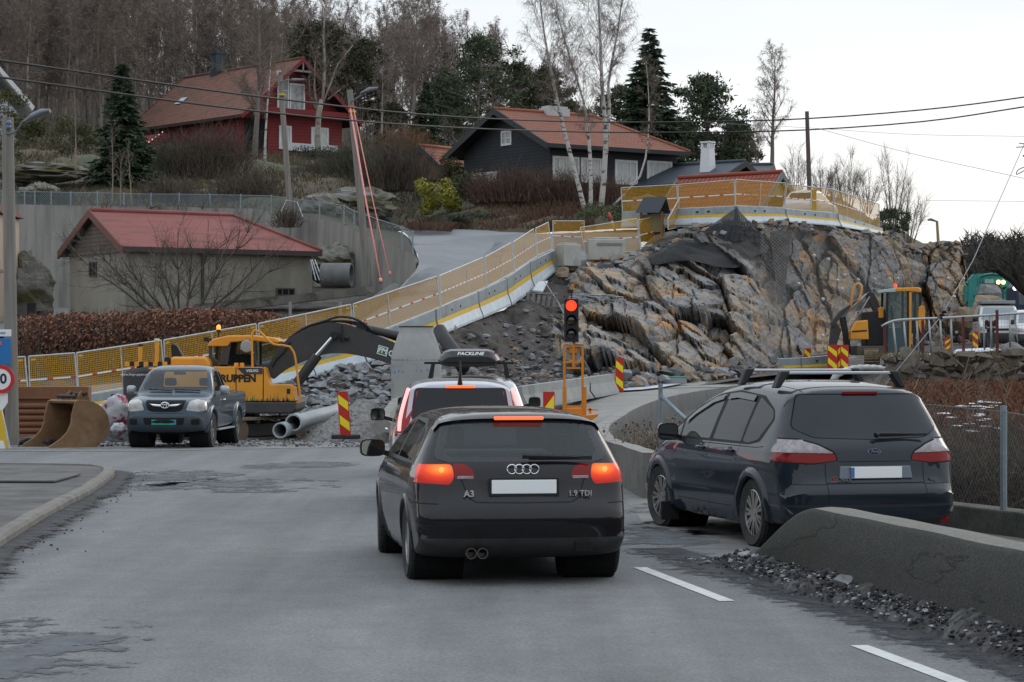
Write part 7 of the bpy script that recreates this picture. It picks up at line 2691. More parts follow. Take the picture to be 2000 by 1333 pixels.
# --- conifers
M_spr=mat('spruce_green',(.028,.050,.027),.85,col2=(.050,.076,.038),scale=1.2)
M_pin=mat('pine_green',(.038,.055,.028),.85,col2=(.070,.086,.043),scale=.9)
M_pinb=mat('pine_brown_green',(.050,.052,.030),.85,col2=(.078,.072,.04),scale=.9)
def spruce(seed,h,wd,dens=1.0):
 rng_=random.Random(seed)
 tr,cr=MB(),MB()
 tr.tube([(0,0,-.3),(0,0,h*.5),(0,0,h)],[h*.016,h*.01,.01],7)
 nl=int(58*dens)
 for k in range(nl):
  f=(k+rng_.random())/nl
  z=h*(.06+.93*f)
  L0=wd*(1-f)**.85*.5+.08
  for b_ in range(max(4,int(9*(1-f)+4))):
   a=rng_.uniform(0,2*PI)
   L=L0*rng_.uniform(.55,1.12)
   d=Vector((math.cos(a),math.sin(a),0))
   p0=Vector((0,0,z))
   pts=[p0,p0+d*L*.5+Vector((0,0,-.10*L)),p0+d*L+Vector((0,0,-.16*L+.05))]
   ribbon(cr,pts,.03,.015,rng_)
   nn_=int(9+L*14)
   for j in range(nn_):
    g=rng_.uniform(.12,1.02)
    q=p0+d*L*g+Vector((0,0,-.18*L*g+.02))
    sd=Vector((-d.y,d.x,0))*rng_.choice((-1,1))
    tip=q+(sd*rng_.uniform(.2,.9)+d*.6+Vector((0,0,rng_.uniform(-.55,.15)))).normalized()*rng_.uniform(.2,.46)*(1.15-.4*g)*max(1,wd/5)
    ribbon(cr,[q,tip],.13*max(1,wd/5)*rng_.uniform(.6,1.3),.02,rng_)
 return tr,cr
def pine(seed,h,wd,base=.3,clumps=60,leaf=.17,per=70,flat=.55):
 rng_=random.Random(seed)
 tr,cr=MB(),MB()
 tk=grow(Vector((0,0,-.3)),Vector((0,0,1)),h*.96,8,rng_,.06,.05)
 tr.tube(tk,[h*.02*(1-.85*k/8)for k in range(9)],7)
 for c_ in range(clumps):
  f=base+(1-base)*(c_+rng_.random())/clumps
  k=min(7,int(f*8))
  p=tk[k].lerp(tk[k+1],f*8-k)
  a=rng_.uniform(0,2*PI)
  prof=math.sin(min(1,(f-base)/(1-base)*.92+.10)*PI)**.6
  L=wd*.5*prof*rng_.uniform(.3,1.05)+.1
  e=p+Vector((math.cos(a)*L,math.sin(a)*L,L*rng_.uniform(.0,.45)))
  tr.tube([p,p.lerp(e,.6)+Vector((0,0,-.05)),e],[h*.006,h*.004,.01],3,cap=False)
  r_=wd*.13*rng_.uniform(.6,1.25)
  for j in range(per):
   q=e+Vector((rng_.gauss(0,.5)*r_,rng_.gauss(0,.5)*r_,rng_.gauss(0,.5)*r_*flat))
   t_=q+(rvec(rng_)+Vector((0,0,.45))).normalized()*leaf*rng_.uniform(.7,1.5)
   ribbon(cr,[q,t_],leaf*.55*rng_.uniform(.6,1.2),leaf*.15,rng_)
 return tr,cr
def conifer(name,label,cat,gen,px,ytop,D,mt,mc,rz=0,sink=.2,ybase=None):
 p=on_hill(px,D,sink)if ybase is None else P(px,ybase,D)
 h=P(px,ytop,D).z-p.z
 tr,cr=gen(h)
 return plant(name,label,cat,tr,cr,mt,mc,p,rz)
conifer('spruce_tree','dark green spruce above the wire fence left of the red house','tree',lambda h:spruce(1,h,3.9),238,122,120,M_bark,M_spr)
conifer('spruce_tree','tall dark pointed spruce behind the foreground birches and the dark house','tree',lambda h:spruce(2,h,7.4,1.2),1268,55,172,M_bark,M_spr)
conifer('spruce_tree','small blue green spruce in the gap above the dark house','tree',lambda h:spruce(6,h,3.4,.8),832,160,178,M_bark,M_spr)
for(px,yt,D,wd,lab,m_,bs)in((930,60,196,7.4,'big green pine behind the ridge of the dark house',M_pin,.12),(1385,140,182,5.6,'rounded green pine right of the pointed spruce',M_pin,.1),(1330,225,190,4.2,'lower green pine between the pointed spruce and rounded pine',M_pin,.1),(1440,230,200,3.6,'low dark pine at the right end of the pine group',M_pinb,.1),(588,38,212,5.4,'dark brownish pine crown above the red house gable',M_pinb,.25),(645,30,216,5.2,'tallest dark brownish pine right of the red house gable',M_pinb,.25),(700,70,206,5.0,'dark brownish pine leaning out right of the red house',M_pinb,.3),(760,195,200,3.4,'small dark pine below the bare trees, right of the red house',M_pinb,.1),(1010,110,214,4.4,'dark pine behind the chimney of the dark house',M_pinb,.3),(1060,120,220,4.6,'dark pine just left of the foreground birches',M_pinb,.3),(1200,160,195,4.6,'dark pine directly left of the pointed spruce',M_pin,.1),(1120,190,205,4.2,'low dark pine seen between the birch stems',M_pinb,.1),(545,90,208,4.0,'dark pine left of the red gable apex',M_pinb,.3),(880,140,205,4.0,'green pine left of the big green pine',M_pin,.1)):
 conifer('pine_tree',lab,'tree',lambda h:pine(int(px),h,wd*1.1,bs,92,.27,80),px,yt,D,M_bark,m_)
for(px,yb,yt,D,wd,lab)in((18,300,165,118,2.6,'olive green bushy conifer by the lamp at the left edge'),(140,300,222,126,3.0,'olive green bush left of the dark spruce'),(55,262,225,128,2.2,'green bush below the white gable corner'),(1736,458,402,121,2.0,'dark green bushy pine at the right end of the upper fence')):
 p=P(px,yb,D)
 h=P(px,yt,D).z-p.z
 tr,cr=pine(int(px)+3,h,wd,.05,46,.12,60,.8)
 plant('conifer_bush',lab,'bush',tr,cr,M_bark,mat('olive_green',(.05,.055,.018),.85,col2=(.085,.082,.028),scale=1.2)if px<1000 else M_pin,p)
# --- big single bare trees
def single(label,px,ybase,ytop,D,r0,seed,mt,mc,lean=0.0,**kw):
 p=P(px,ybase,D)
 h=P(px,ytop,D).z-p.z
 tr,cr=bare_tree(seed,h,r0,lean=lean,**kw)
 return plant('bare_tree',label,'tree',tr,cr,mt,mc,p)
single('tall bare grey tree with fine twigs left of the red house gable',497,322,-40,150,.22,41,M_bark,M_twig,nb=46,spread=.36,droop=.1,start=.25,tw=10,wt=.022,sub=8,rise=1.0)
single('thin white stemmed birch before the red house porch',518,325,90,142,.10,42,M_birch,M_twig,nb=16,spread=.16,droop=.3,start=.4,tw=7,wt=.018,sub=4)
single('slender bare birch reaching the top edge in the gap over the driveway',812,262,-20,190,.16,43,M_bark,M_twigp,nb=40,spread=.32,droop=.6,start=.3,tw=10,wt=.026,sub=7,rise=1.1)
single('pale stemmed birch right of the red house',745,262,120,178,.10,44,M_birchf,M_twigp,nb=26,spread=.26,droop=.4,start=.3,tw=8,wt=.024,sub=5)
single('bare weeping birch against the sky right of the pine group',1508,338,95,152,.17,45,M_bark,M_twig,nb=34,spread=.30,droop=1.6,start=.22,tw=12,wt=.018,sub=7,rise=1.2)
single('bare tree behind the white chimney',1480,340,230,165,.05,56,M_bark,M_twig,nb=30,spread=.34,droop=.0,start=.08,tw=9,wt=.013,sub=6,rise=2.0)
for(px,yb,yt,D,wp,n_,lab)in((1556,375,262,135,60,9,'bare many stemmed shrub tree just left of the plain dark pole'),(1606,382,290,138,62,10,'bare many stemmed shrub tree just right of the plain dark pole'),(1656,402,278,135,66,12,'taller bare many stemmed tree against the bright sky behind the upper fence'),(1694,412,318,133,54,9,'low bare many stemmed shrub between the two taller ones against the sky'),(1745,432,252,132,64,10,'tallest bare many stemmed tree against the bright sky above the fence end'),(1772,468,340,128,96,14,'spreading bare shrub at the right end of the upper fence'),(1630,395,316,140,44,7,'small bare shrub left of the taller many stemmed tree')):
 p=P(px,yb,D)
 rng_=random.Random(px)
 tr,cr=MB(),MB()
 h=P(px,yt,D).z-p.z
 for k in range(n_):
  x=(k/(n_-1)-.5)*wp/F*D
  L=h*rng_.uniform(.55,1.0)*(1-.5*abs(x)/(wp/F*D))
  st=grow(Vector((x*.25,rng_.uniform(-.3,.3),-.2)),Vector((x/h*1.1,rng_.uniform(-.12,.12),1)).normalized(),L,7,rng_,.08,.03)
  tr.tube(st,[.032*(1-.85*j/7)for j in range(8)],4,cap=False)
  twigs(cr,st,rng_,34,.75,.013,-.35,.2)
  for _ in range(6):
   j=rng_.randrange(2,7)
   sb=grow(st[j],((st[j+1]-st[j]).normalized()+rvec(rng_)*.5).normalized(),L*rng_.uniform(.15,.3),3,rng_,.12,.06)
   ribbon(cr,sb,.018,.008,rng_)
   twigs(cr,sb,rng_,9,.4,.010,-.3,.2)
 plant('bare_tree',lab,'tree',tr,cr,M_bark,M_twig,p)
p0=P(622,316,152)
t=thing('bare_tree','forked tree before the red gable, dark bole with several pale stems','tree',p0)
tr,cr=MB(),MB()
L_=lambda px,y:P(px,y,152)-p0
bole=[L_(622,320),L_(620,270),L_(622,225),L_(628,195)]
tr.tube(bole,[.24,.2,.18,.16],9)
for k,(pts,r_)in enumerate((([L_(630,200),L_(634,130),L_(632,60),L_(640,-30)],.12),([L_(622,225),L_(614,175),L_(616,110)],.09),([L_(630,205),L_(645,165),L_(660,125),L_(690,88)],.08),([L_(624,225),L_(606,190),L_(603,150)],.06),([L_(640,195),L_(665,175)],.07))):
 st=crom(pts,1.0)
 tr.tube(st,[r_*(1-.7*j/(len(st)-1))for j in range(len(st))],7)
 _,c2=bare_tree(60+k,(pts[-1]-pts[0]).length,r_,nb=16,spread=.30,droop=.3,start=.15,tw=8,wt=.018,sub=5,trunk=st)
 o_=len(cr.v)
 cr.v+=c2.v
 cr.f+=[tuple(i+o_ for i in f)for f in c2.f]
 cr.m+=c2.m
tr.build('trunk',M_birchf,t,True)
cr.build('crown',M_twig,t)
p0=P(1150,430,113)
for k,(lab,pts,r_)in enumerate((('birch stem leaning left, leftmost of the white birches by the ramp top',[(1147,430),(1128,355),(1112,295),(1088,195),(1062,60),(1050,-40)],.125),('middle white birch stem rising straight beside the leaning one',[(1153,430),(1154,350),(1150,270),(1140,200),(1112,110),(1090,30)],.115),('thickest white birch stem reaching the top edge above the ramp',[(1172,424),(1180,340),(1183,260),(1176,170),(1172,70),(1166,-60)],.15),('white birch stem forking off to the right of the thickest one',[(1184,300),(1190,210),(1188,165),(1205,70),(1222,-50)],.10),('slim bent birch right of the thick stems, in front of the house windows',[(1175,424),(1215,385),(1250,345),(1266,270),(1267,190),(1262,120)],.065))):
 D=113+.25*k
 q0=P(pts[0][0],pts[0][1],D)
 st=crom([P(a,b,D)-q0 for a,b in pts],.8)
 tr,_=MB(),None
 tr.tube(st,[r_*(1-.82*j/(len(st)-1))for j in range(len(st))],10)
 hh=(st[-1]-st[0]).length
 _,cr=bare_tree(80+k,hh,r_*.8,nb=40 if k!=4 else 22,spread=.24 if k!=4 else.16,droop=1.0,start=.38,tw=10,wt=.012,sub=7,rise=1.5,trunk=st,cb=.7)
 t=thing('birch_tree',lab,'tree',q0)
 tr.build('trunk',M_birch,t,True)
 cr.build('crown',M_twig,t)
p0=P(352,632,91)
t=thing('bare_tree','low spreading bare fruit tree in front of the grey shed wall','tree',p0)
tr,cr=MB(),MB()
rng=random.Random(8)
for k in range(13):
 a=-1.25+2.5*k/12
 d=Vector((math.sin(a)*1.25,rng.uniform(-.5,.4),math.cos(a)*.9+.25)).normalized()
 L=rng.uniform(3.2,5.2)
 br=grow(Vector((.25*math.sin(a),0,-.1)),d,L,7,rng,.17,.05)
 tr.tube(br,[.06*(1-.85*j/7)for j in range(8)],5)
 twigs(cr,br,rng,30,1.1,.013,.05,.2)
 for s_ in range(12):
  g=rng.randrange(2,7)
  sb=grow(br[g],((br[g+1]-br[g]).normalized()+rvec(rng)*.8).normalized(),rng.uniform(.7,1.7),4,rng,.2,.04)
  cr.tube(sb,[.018,.014,.011,.008,.005],3,cap=False)
  twigs(cr,sb,rng,16,.65,.011,.0,.2)
tr.build('trunk',mat('bark_fruit',(.07,.06,.05),.9,col2=(.12,.105,.09),scale=3),t,True)
cr.build('crown',mat('twig_fruit',(.075,.062,.052),.9),t)
for(px,yb,yt,sd,lab)in((219,398,235,71,'pale sapling above the shed roof, left of the dark spruce foot'),(258,398,270,72,'pale sapling just right of the dark spruce foot'),(148,330,130,73,'thin pale birch stem left of the dark spruce'),(235,400,290,74,'shorter pale sapling between the two others above the shed roof')):
 single(lab,px,yb,yt,113.5,.045,sd,mat('bark_pale',(.24,.20,.13),.85),M_twig,nb=12,spread=.22,droop=-.2,start=.3,tw=4,wt=.014,sub=3,rise=2.2)
# --- bushes of bare twigs
def twig_bush(name,label,px,yb,D,wpx,hpx,n_,m_,seed,wt=.014,cat='bush',dy=1.0,p0=None):
 rng_=random.Random(seed)
 b0_=p0 if p0 is not None else P(px,yb,D)
 rx,h=wpx/2/F*D,hpx/F*D
 mb_=MB()
 for k in range(n_):
  x,y=rng_.gauss(0,.42)*rx,rng_.gauss(0,.42)*min(rx,1.6)*dy
  hh=h*rng_.uniform(.45,1.05)*max(.25,1-.55*(x/rx)**2)
  d=Vector((x/rx*.5+rng_.gauss(0,.22),rng_.gauss(0,.25),1)).normalized()
  st=grow(Vector((x,y,-.1)),d,hh,4,rng_,.18,0)
  ribbon(mb_,st,wt*1.5,wt*.5,rng_)
  twigs(mb_,st,rng_,5,hh*.38,wt*.8,-.1,.25)
 o_=mb_.build(name,m_)
 o_.location=b0_
 return tag(o_,label,cat)if label else tag(o_,None,None,kind='stuff')
M_tb=mat('bush_brown',(.062,.048,.036),.9,col2=(.10,.08,.06),scale=.8)
M_tr=mat('bush_red_brown',(.085,.045,.035),.9,col2=(.12,.075,.055),scale=.8)
M_tg=mat('bush_grey_green',(.05,.052,.034),.9,col2=(.085,.08,.055),scale=.8)
for(px,yb,D,wp,hp,n_,m_,lab)in((330,345,128,130,92,420,M_tg,'tangled grey green bush right of the dark spruce'),(420,345,127,170,105,520,M_tb,'large brown twiggy bush below the red house roof'),(480,395,117,200,70,480,M_tb,'low brown brush above the wire fence below the red house'),(330,398,116,160,62,380,M_tb,'low brown brush above the wire fence beside the spruce'),(700,350,128,170,80,520,M_tg,'rounded grey green bush behind the pole with pink ropes'),(775,370,124,150,105,520,M_tb,'broad brown bush left of the yellow green shrub'),(610,350,132,110,45,300,M_tb,'low brown brush under the red house garden'),(790,300,150,120,60,320,mat('bush_rust',(.14,.075,.04),.9,col2=(.19,.11,.06),scale=.8),'rust coloured bush above the brown bush right of the red house'),(1010,392,117,150,72,520,M_tr,'red brown bare hedge bush before the dark house gable'),(1100,400,116,120,75,460,M_tr,'red brown bare hedge bush behind the leaning birch stem'),(1180,400,115.5,100,60,360,M_tr,'red brown bare hedge bush behind the thickest birch stem'),(950,395,118,90,60,320,M_tr,'red brown bare bush right of the yellow green shrub'),(100,395,114,150,34,260,M_tb,'low brown brush above the wire fence at far left'),(560,440,108.2,60,40,160,M_tb,'small brush at the foot of the slim leaning pole')):
 twig_bush('twig_bush',lab,px,yb,D,wp,hp,n_,m_,int(px),.022)
# --- leafy shrubs
def leafy(name,label,px,yb,D,wpx,hpx,n_,leaf,m_,seed,cat='shrub',lumps=14):
 rng_=random.Random(seed)
 rx,h=wpx/2/F*D,hpx/F*D
 cs=[(Vector((rng_.uniform(-.75,.75)*rx,rng_.uniform(-.6,.6)*rx,rng_.uniform(.15,.82)*h)),rng_.uniform(.22,.42))for _ in range(lumps)]
 mb_=MB()
 for k in range(n_):
  c,r_=rng_.choice(cs)
  v=rvec(rng_)
  q=c+Vector((v.x*rx,v.y*rx,v.z*h*.75))*r_*rng_.uniform(.75,1.05)
  q.z=max(.02,q.z)
  nrm=(v+rvec(rng_)*.7).normalized()
  a_=nrm.orthogonal().normalized()*leaf*rng_.uniform(.6,1.2)
  b_=nrm.cross(a_)*.5
  mb_.face([q-a_,q+b_,q+a_,q-b_])
 o_=mb_.build(name,m_)
 o_.location=P(px,yb,D)
 return tag(o_,label,cat)
leafy('rhododendron','bright yellow green leafy shrub beside the driveway',855,420,117.5,92,74,3800,.085,mat('yellow_green_leaf',(.17,.165,.012),.6,col2=(.25,.23,.025),scale=2.5),1)
leafy('juniper_bush','dark olive conifer shrub behind the yellow green shrub',905,402,120,90,78,3400,.07,mat('olive_leaf',(.045,.05,.016),.8,col2=(.075,.07,.025),scale=2),2)
leafy('juniper_bush','upright dark shrub against the gable of the dark house',878,365,126,60,62,2000,.07,MATS['olive_leaf'],3)
leafy('clipped_hedge','dark green clipped hedge in the red house garden',640,318,150,130,30,3000,.07,mat('hedge_dark',(.022,.032,.018),.85,col2=(.04,.05,.028),scale=2),4,'hedge',22)
leafy('low_juniper','low spreading green shrub under the white birches',1185,432,108,110,34,2000,.06,mat('low_green',(.045,.062,.02),.8,col2=(.07,.085,.03),scale=2),5)
leafy('low_juniper','green ground shrub at the foot of the yellow green shrub',925,438,114,110,26,2000,.06,mat('grey_green_leaf',(.05,.065,.045),.8,col2=(.08,.09,.055),scale=2),6)
mb=MB()
rng=random.Random(14)
for k in range(9000):
 px=rng.uniform(800,1160)
 D=rng.uniform(109.5,118)
 p=on_hill(px,D,0)
 if hill_y(px,D)>452:
  continue
 e=p+Vector((rng.gauss(0,.12),rng.gauss(0,.1),rng.uniform(.15,.42)))
 ribbon(mb,[p,e],.07,.02,rng)
tag(mb.build('heather',mat('heather_brown',(.085,.042,.028),.9,col2=(.12,.07,.045),scale=.7)),None,None,kind='stuff')
mb=MB()
for k in range(16000):
 px=rng.uniform(-80,830)
 D=rng.uniform(112.5,165)
 p=on_hill(px,D,0)
 e=p+Vector((rng.gauss(0,.18),rng.gauss(0,.1),rng.uniform(.12,.5)))
 ribbon(mb,[p,e],.07,.015,rng,rng.choice((0,0,1,2)))
tag(mb.build('rough_grass',[M_tb,mat('dead_bracken',(.17,.12,.06),.9),mat('moss_grass',(.075,.08,.025),.9)]),None,None,kind='stuff')
# --- copper beech hedge behind the left fence
rng=random.Random(21)
t=thing('beech_hedge','long copper brown beech hedge behind the netted fence at left','hedge',P(310,695,84))
mb,st=MB(),MB()
HT=[(20,622),(120,612),(220,612),(300,606),(400,604),(470,606),(520,612),(560,618),(590,640)]
for k in range(21000):
 px=rng.uniform(20,592)
 D=83.5+rng.random()*2.6-(px-300)*.001
 yt=lerp_tab(HT,px)+9*mnoise.noise(Vector((px*.06,D,1)))
 f=rng.random()**.7
 y=735+(yt-735)*f
 q=P(px,y,D)-Vector(t.location)
 v=rvec(rng)
 a_=v.orthogonal().normalized()*rng.uniform(.045,.085)
 b_=v.cross(a_)*.6
 mb.face([q-a_,q+b_,q+a_,q-b_],rng.choice((0,0,1,2)))
for k in range(900):
 px=rng.uniform(20,592)
 D=83.5+rng.random()*2.6
 yt=lerp_tab(HT,px)-rng.uniform(-10,14)
 a,b=P(px,735,D)-Vector(t.location),P(px+rng.uniform(-14,14),yt,D)-Vector(t.location)
 ribbon(st,[a,a.lerp(b,.6)+rvec(rng)*.08,b],.022,.008,rng)
mb.build('leaves',[mat('beech_leaf',(.20,.075,.040),.7,col2=(.26,.115,.06),scale=4),mat('beech_leaf_dark',(.085,.035,.022),.8),mat('beech_leaf_pale',(.27,.14,.085),.7)],t)
st.build('stems',M_tb,t)
# --- brush round the curved wall, behind the wire fence, and on the right bank
M_brush=mat('brush_tan',(.125,.095,.065),.9,col2=(.19,.15,.105),scale=2.5)
M_brushd=mat('brush_dark',(.055,.043,.034),.9,col2=(.10,.08,.06),scale=2.5)
M_rust=mat('rust_bracken',(.165,.064,.033),.9,col2=(.21,.095,.05),scale=1.5)
for(x,y,lab,m_,n_,wm,hm)in((2.25,35,'dry brown weeds behind the end of the curved wall',M_brush,150,1.0,.8),(2.35,40,'dry tan weeds against the curved wall, left of the fence post',M_brush,150,1.2,.75),(3.2,40,'dark dry weeds behind the fence post with the brace',M_brushd,150,1.3,.8),(4.4,40,'brush behind the front door of the people carrier',M_brushd,120,1.6,.9)):
 twig_bush('dry_weeds',lab,0,0,F,wm*F/F,hm,n_,m_,int(x*10+y),.007,'weeds',p0=Vector((x,y,gz(x,y))))if False else None
 rng_=random.Random(int(x*100+y))
 mb=MB()
 for k in range(n_):
  p=Vector((rng_.gauss(0,.4)*wm,rng_.gauss(0,.5)*wm,-.05))
  s_=grow(p,Vector((rng_.gauss(0,.25),rng_.gauss(0,.25),1)).normalized(),hm*rng_.uniform(.4,1.1),4,rng_,.15)
  ribbon(mb,s_,.012,.004,rng_)
  twigs(mb,s_,rng_,6,.2,.007,-.1,.3)
  for _ in range(3):
   q=s_[rng_.randrange(1,5)]
   v=rvec(rng_)
   a_=v.orthogonal().normalized()*.025
   mb.face([q-a_,q+v.cross(a_),q+a_,q-v.cross(a_)])
 o=mb.build('dry_weeds',m_)
 o.location=(x,y,gz(x,y))
 tag(o,lab,'weeds')
rng=random.Random(33)
mb=MB()
for k in range(4700):
 px=rng.uniform(1700,2300)
 D=rng.uniform(27.0,31.5)
 x=(px-1000)/F*D
 p=Vector((x,D,gz(x,D)-.05))
 L=rng.uniform(.35,1.1)
 s_=grow(p,Vector((rng.gauss(0,.5),rng.gauss(0,.3),1)).normalized(),L,6,rng,.28,-.03)
 ribbon(mb,s_,.013,.004,rng,rng.choice((0,0,1)))
 twigs(mb,s_,rng,7,.32,.006,.1,.2)
tag(mb.build('bramble_scrub',[M_brushd,M_brush]),None,None,kind='stuff')
mb=MB()
for k in range(21000):
 px=rng.uniform(1600,2360)
 D=rng.uniform(31.5,48.1)
 x=(px-1000)/F*D
 p=Vector((x,D,gz(x,D)-.03))
 if gz(x,D)<.04:
  continue
 e=p+Vector((rng.gauss(0,.09),rng.gauss(0,.06)-.05,rng.uniform(.06,.22)))
 ribbon(mb,[p,p.lerp(e,.6)+rvec(rng)*.04,e],.035,.006,rng,1 if rng.random()<.25 else 0)
tag(mb.build('dead_bracken',[M_rust,M_brushd]),None,None,kind='stuff')
for(px,y,D,L,lab)in((1700,770,40,1.0,'lone bare sapling on the rusty bank left of the wire fence post'),(1900,770,38,1.2,'bare sapling on the rusty bank near the right edge'),(1965,790,36,1.3,'rightmost bare sapling on the rusty bank'),(1790,800,33,1.2,'tall bare shrub just behind the people carrier')):
 x=(px-1000)/F*D
 p=Vector((x,D,gz(x,D)-.05))
 tr,cr=bare_tree(int(px),L*1.25,.014,nb=12,spread=.45,droop=-.1,start=.15,tw=5,wt=.006,sub=3,rise=1.0)
 plant('sapling',lab,'sapling',tr,cr,M_brush,M_brush,p)
a0=P(1700,706,49)
t=thing('stone_wall','old mossy dry stone wall along the top of the rusty bank','wall',a0)
mb,mb2=MB(),MB()
rng=random.Random(3)
x=7.7
while x<12.5:
 wd=rng.uniform(.22,.5)
 D=48.6+rng.uniform(-.08,.08)-max(0,(x-9))*.2
 zz=1.2
 while zz<1.72:
  h=rng.uniform(.14,.30)
  mb.rock((x+wd/2+rng.uniform(-.08,.08),D+rng.uniform(-.06,.1),zz+h/2),max(wd,h)*.62,rng)
  zz+=h*.8
 x+=wd*.8
mb.build('stones',mat('wall_stone',(.085,.066,.054),.95,col2=(.14,.118,.10),scale=2,detail=8,bump=.8,bscale=8,col3=(.06,.055,.03),scale3=1.0),t,origin=a0)
mb=MB()
for k in range(2600):
 x=rng.uniform(7.9,12.4)
 D=rng.uniform(48.2,52)-max(0,(x-9))*.2
 z=max(gz(x,D),1.75 if D>48.4 else 0)
 p=Vector((x,D,z))
 ribbon(mb,[p,p+Vector((rng.gauss(0,.05),rng.gauss(0,.04),rng.uniform(.05,.16)))],.022,.005,rng)
tag(mb.build('verge_grass',mat('verge_grass',(.095,.085,.03),.9,col2=(.13,.11,.05),scale=1)),None,None,kind='stuff')
for pts in(((1722,702,49.2),(1790,699,49.2),(1826,694,50.5),(1800,690,52.5),(1735,692,52.5)),((1852,694,49.2),(1905,690,49.2),(1958,686,50),(1940,681,53),(1870,684,53))):
 struct(MB().face([P(*q)+Vector((0,0,.02))for q in pts]).build('snow',M_snow))
rng=random.Random(6)
mb=MB()
for k in range(24):
 px,D=rng.gauss(1905,26),rng.uniform(37,42)
 x=(px-1000)/F*D
 z=gz(x,D)+.24
 q=[]
 r_=rng.uniform(.04,.16)
 for j in range(9):
  a=2*PI*j/9
  xx,dd=x+r_*math.cos(a)*rng.uniform(.5,1.3),D+r_*.9*math.sin(a)
  q.append((xx,dd,gz(xx,dd)+.13))
 mb.face(q)
struct(mb.build('snow',M_snow))
mb=MB()
rng=random.Random(91)
for k in range(2600):
 px=rng.uniform(1885,2200)
 D=rng.uniform(150,230)
 p=on_hill(px,D,.2)
 hh=rng.uniform(1.0,3.4)
 e=p+Vector((rng.uniform(-.5,.5),0,hh))
 ribbon(mb,[p,p.lerp(e,.5)+rvec(rng)*.2,e],.10,.03,rng)
 for _ in range(6):
  q=p.lerp(e,rng.uniform(.2,1))
  ribbon(mb,[q,q+Vector((rng.uniform(-.8,.8),rng.uniform(-.5,.5),rng.uniform(0,.8)))],.12,.02,rng)
tag(mb.build('far_scrub',mat('far_dark',(.04,.038,.032),.9,col2=(.06,.055,.045),scale=.5)),None,None,kind='stuff')
p0=P(1990,560,70)
t=thing('bare_tree','gnarled dark pruned tree with upright shoots at the right edge','tree',p0)
tr,cr=MB(),MB()
for k in range(9):
 a=-1.3+2.0*k/8
 br=grow(Vector((.2,0,-.2)),Vector((math.sin(a),rng.uniform(-.4,.4),.55)).normalized(),rng.uniform(1.0,1.75),6,rng,.35,-.02)
 tr.tube(br,[.10*(1-.6*j/6)for j in range(7)],5)
 for j in range(2,7):
  for _ in range(7):
   s_=grow(br[j],Vector((rng.gauss(0,.35),rng.gauss(0,.3),1)).normalized(),rng.uniform(.25,.8),3,rng,.1,.05)
   ribbon(cr,s_,.022,.008,rng)
 twigs(cr,br,rng,26,.5,.02,.2,.2)
tr.build('trunk',mat('bark_black',(.03,.026,.022),.9),t,True)
cr.build('crown',mat('twig_black',(.04,.034,.03),.9),t)
rows=[]
for k in range(60):
 a=R(128+225*k/59)
 row=[]
 for j in range(9):
  d=45+j*16
  hh=[0,5,9,13,17,21,24,26,27][j]*(1+.35*mnoise.noise(Vector((k*.25,j*.6,3))))
  row.append((d*1.3*math.cos(a),d*math.sin(a),hh-1.0))
 rows.append(row)
struct(MB().grid(rows).build('unseen_hill',mat('unseen_hill',(.026,.025,.021),.95,col2=(.05,.047,.037),scale=.1,detail=8,bump=1,bscale=.5),smooth=True))  # added out-of-view hill ring, darkens car reflections and cuts light from behind
# ------------------------------------------------------------------ machines, pipes, signal, person
M_org_p=mat('machine_orange',(.76,.32,.028),.42,col2=(.62,.255,.024),scale=1.5,coat=.3)
M_mdk=mat('machine_dark',(.036,.036,.038),.55,col2=(.055,.052,.05),scale=1.6)
M_mblk=mat('machine_black',(.014,.014,.015),.6)
M_mud=mat('track_mud',(.22,.17,.115),.95,col2=(.13,.10,.07),scale=3,detail=8,bump=.6,bscale=14)
M_cabg=glass('cab_glass',(.55,.62,.62),.8,(.02,.025,.025))
M_rusty=mat('bucket_rust',(.24,.145,.075),.8,col2=(.16,.085,.042),scale=2.2,detail=9,bump=.3,bscale=12,col3=(.30,.20,.115),scale3=1.0)
M_rods=mat('rod_chrome',(.7,.72,.74),.15,1.0)
def frame_xz(px0,py0,D):
 k=F/D
 return lambda px,py:((px-px0)/k,(py0-py)/k)
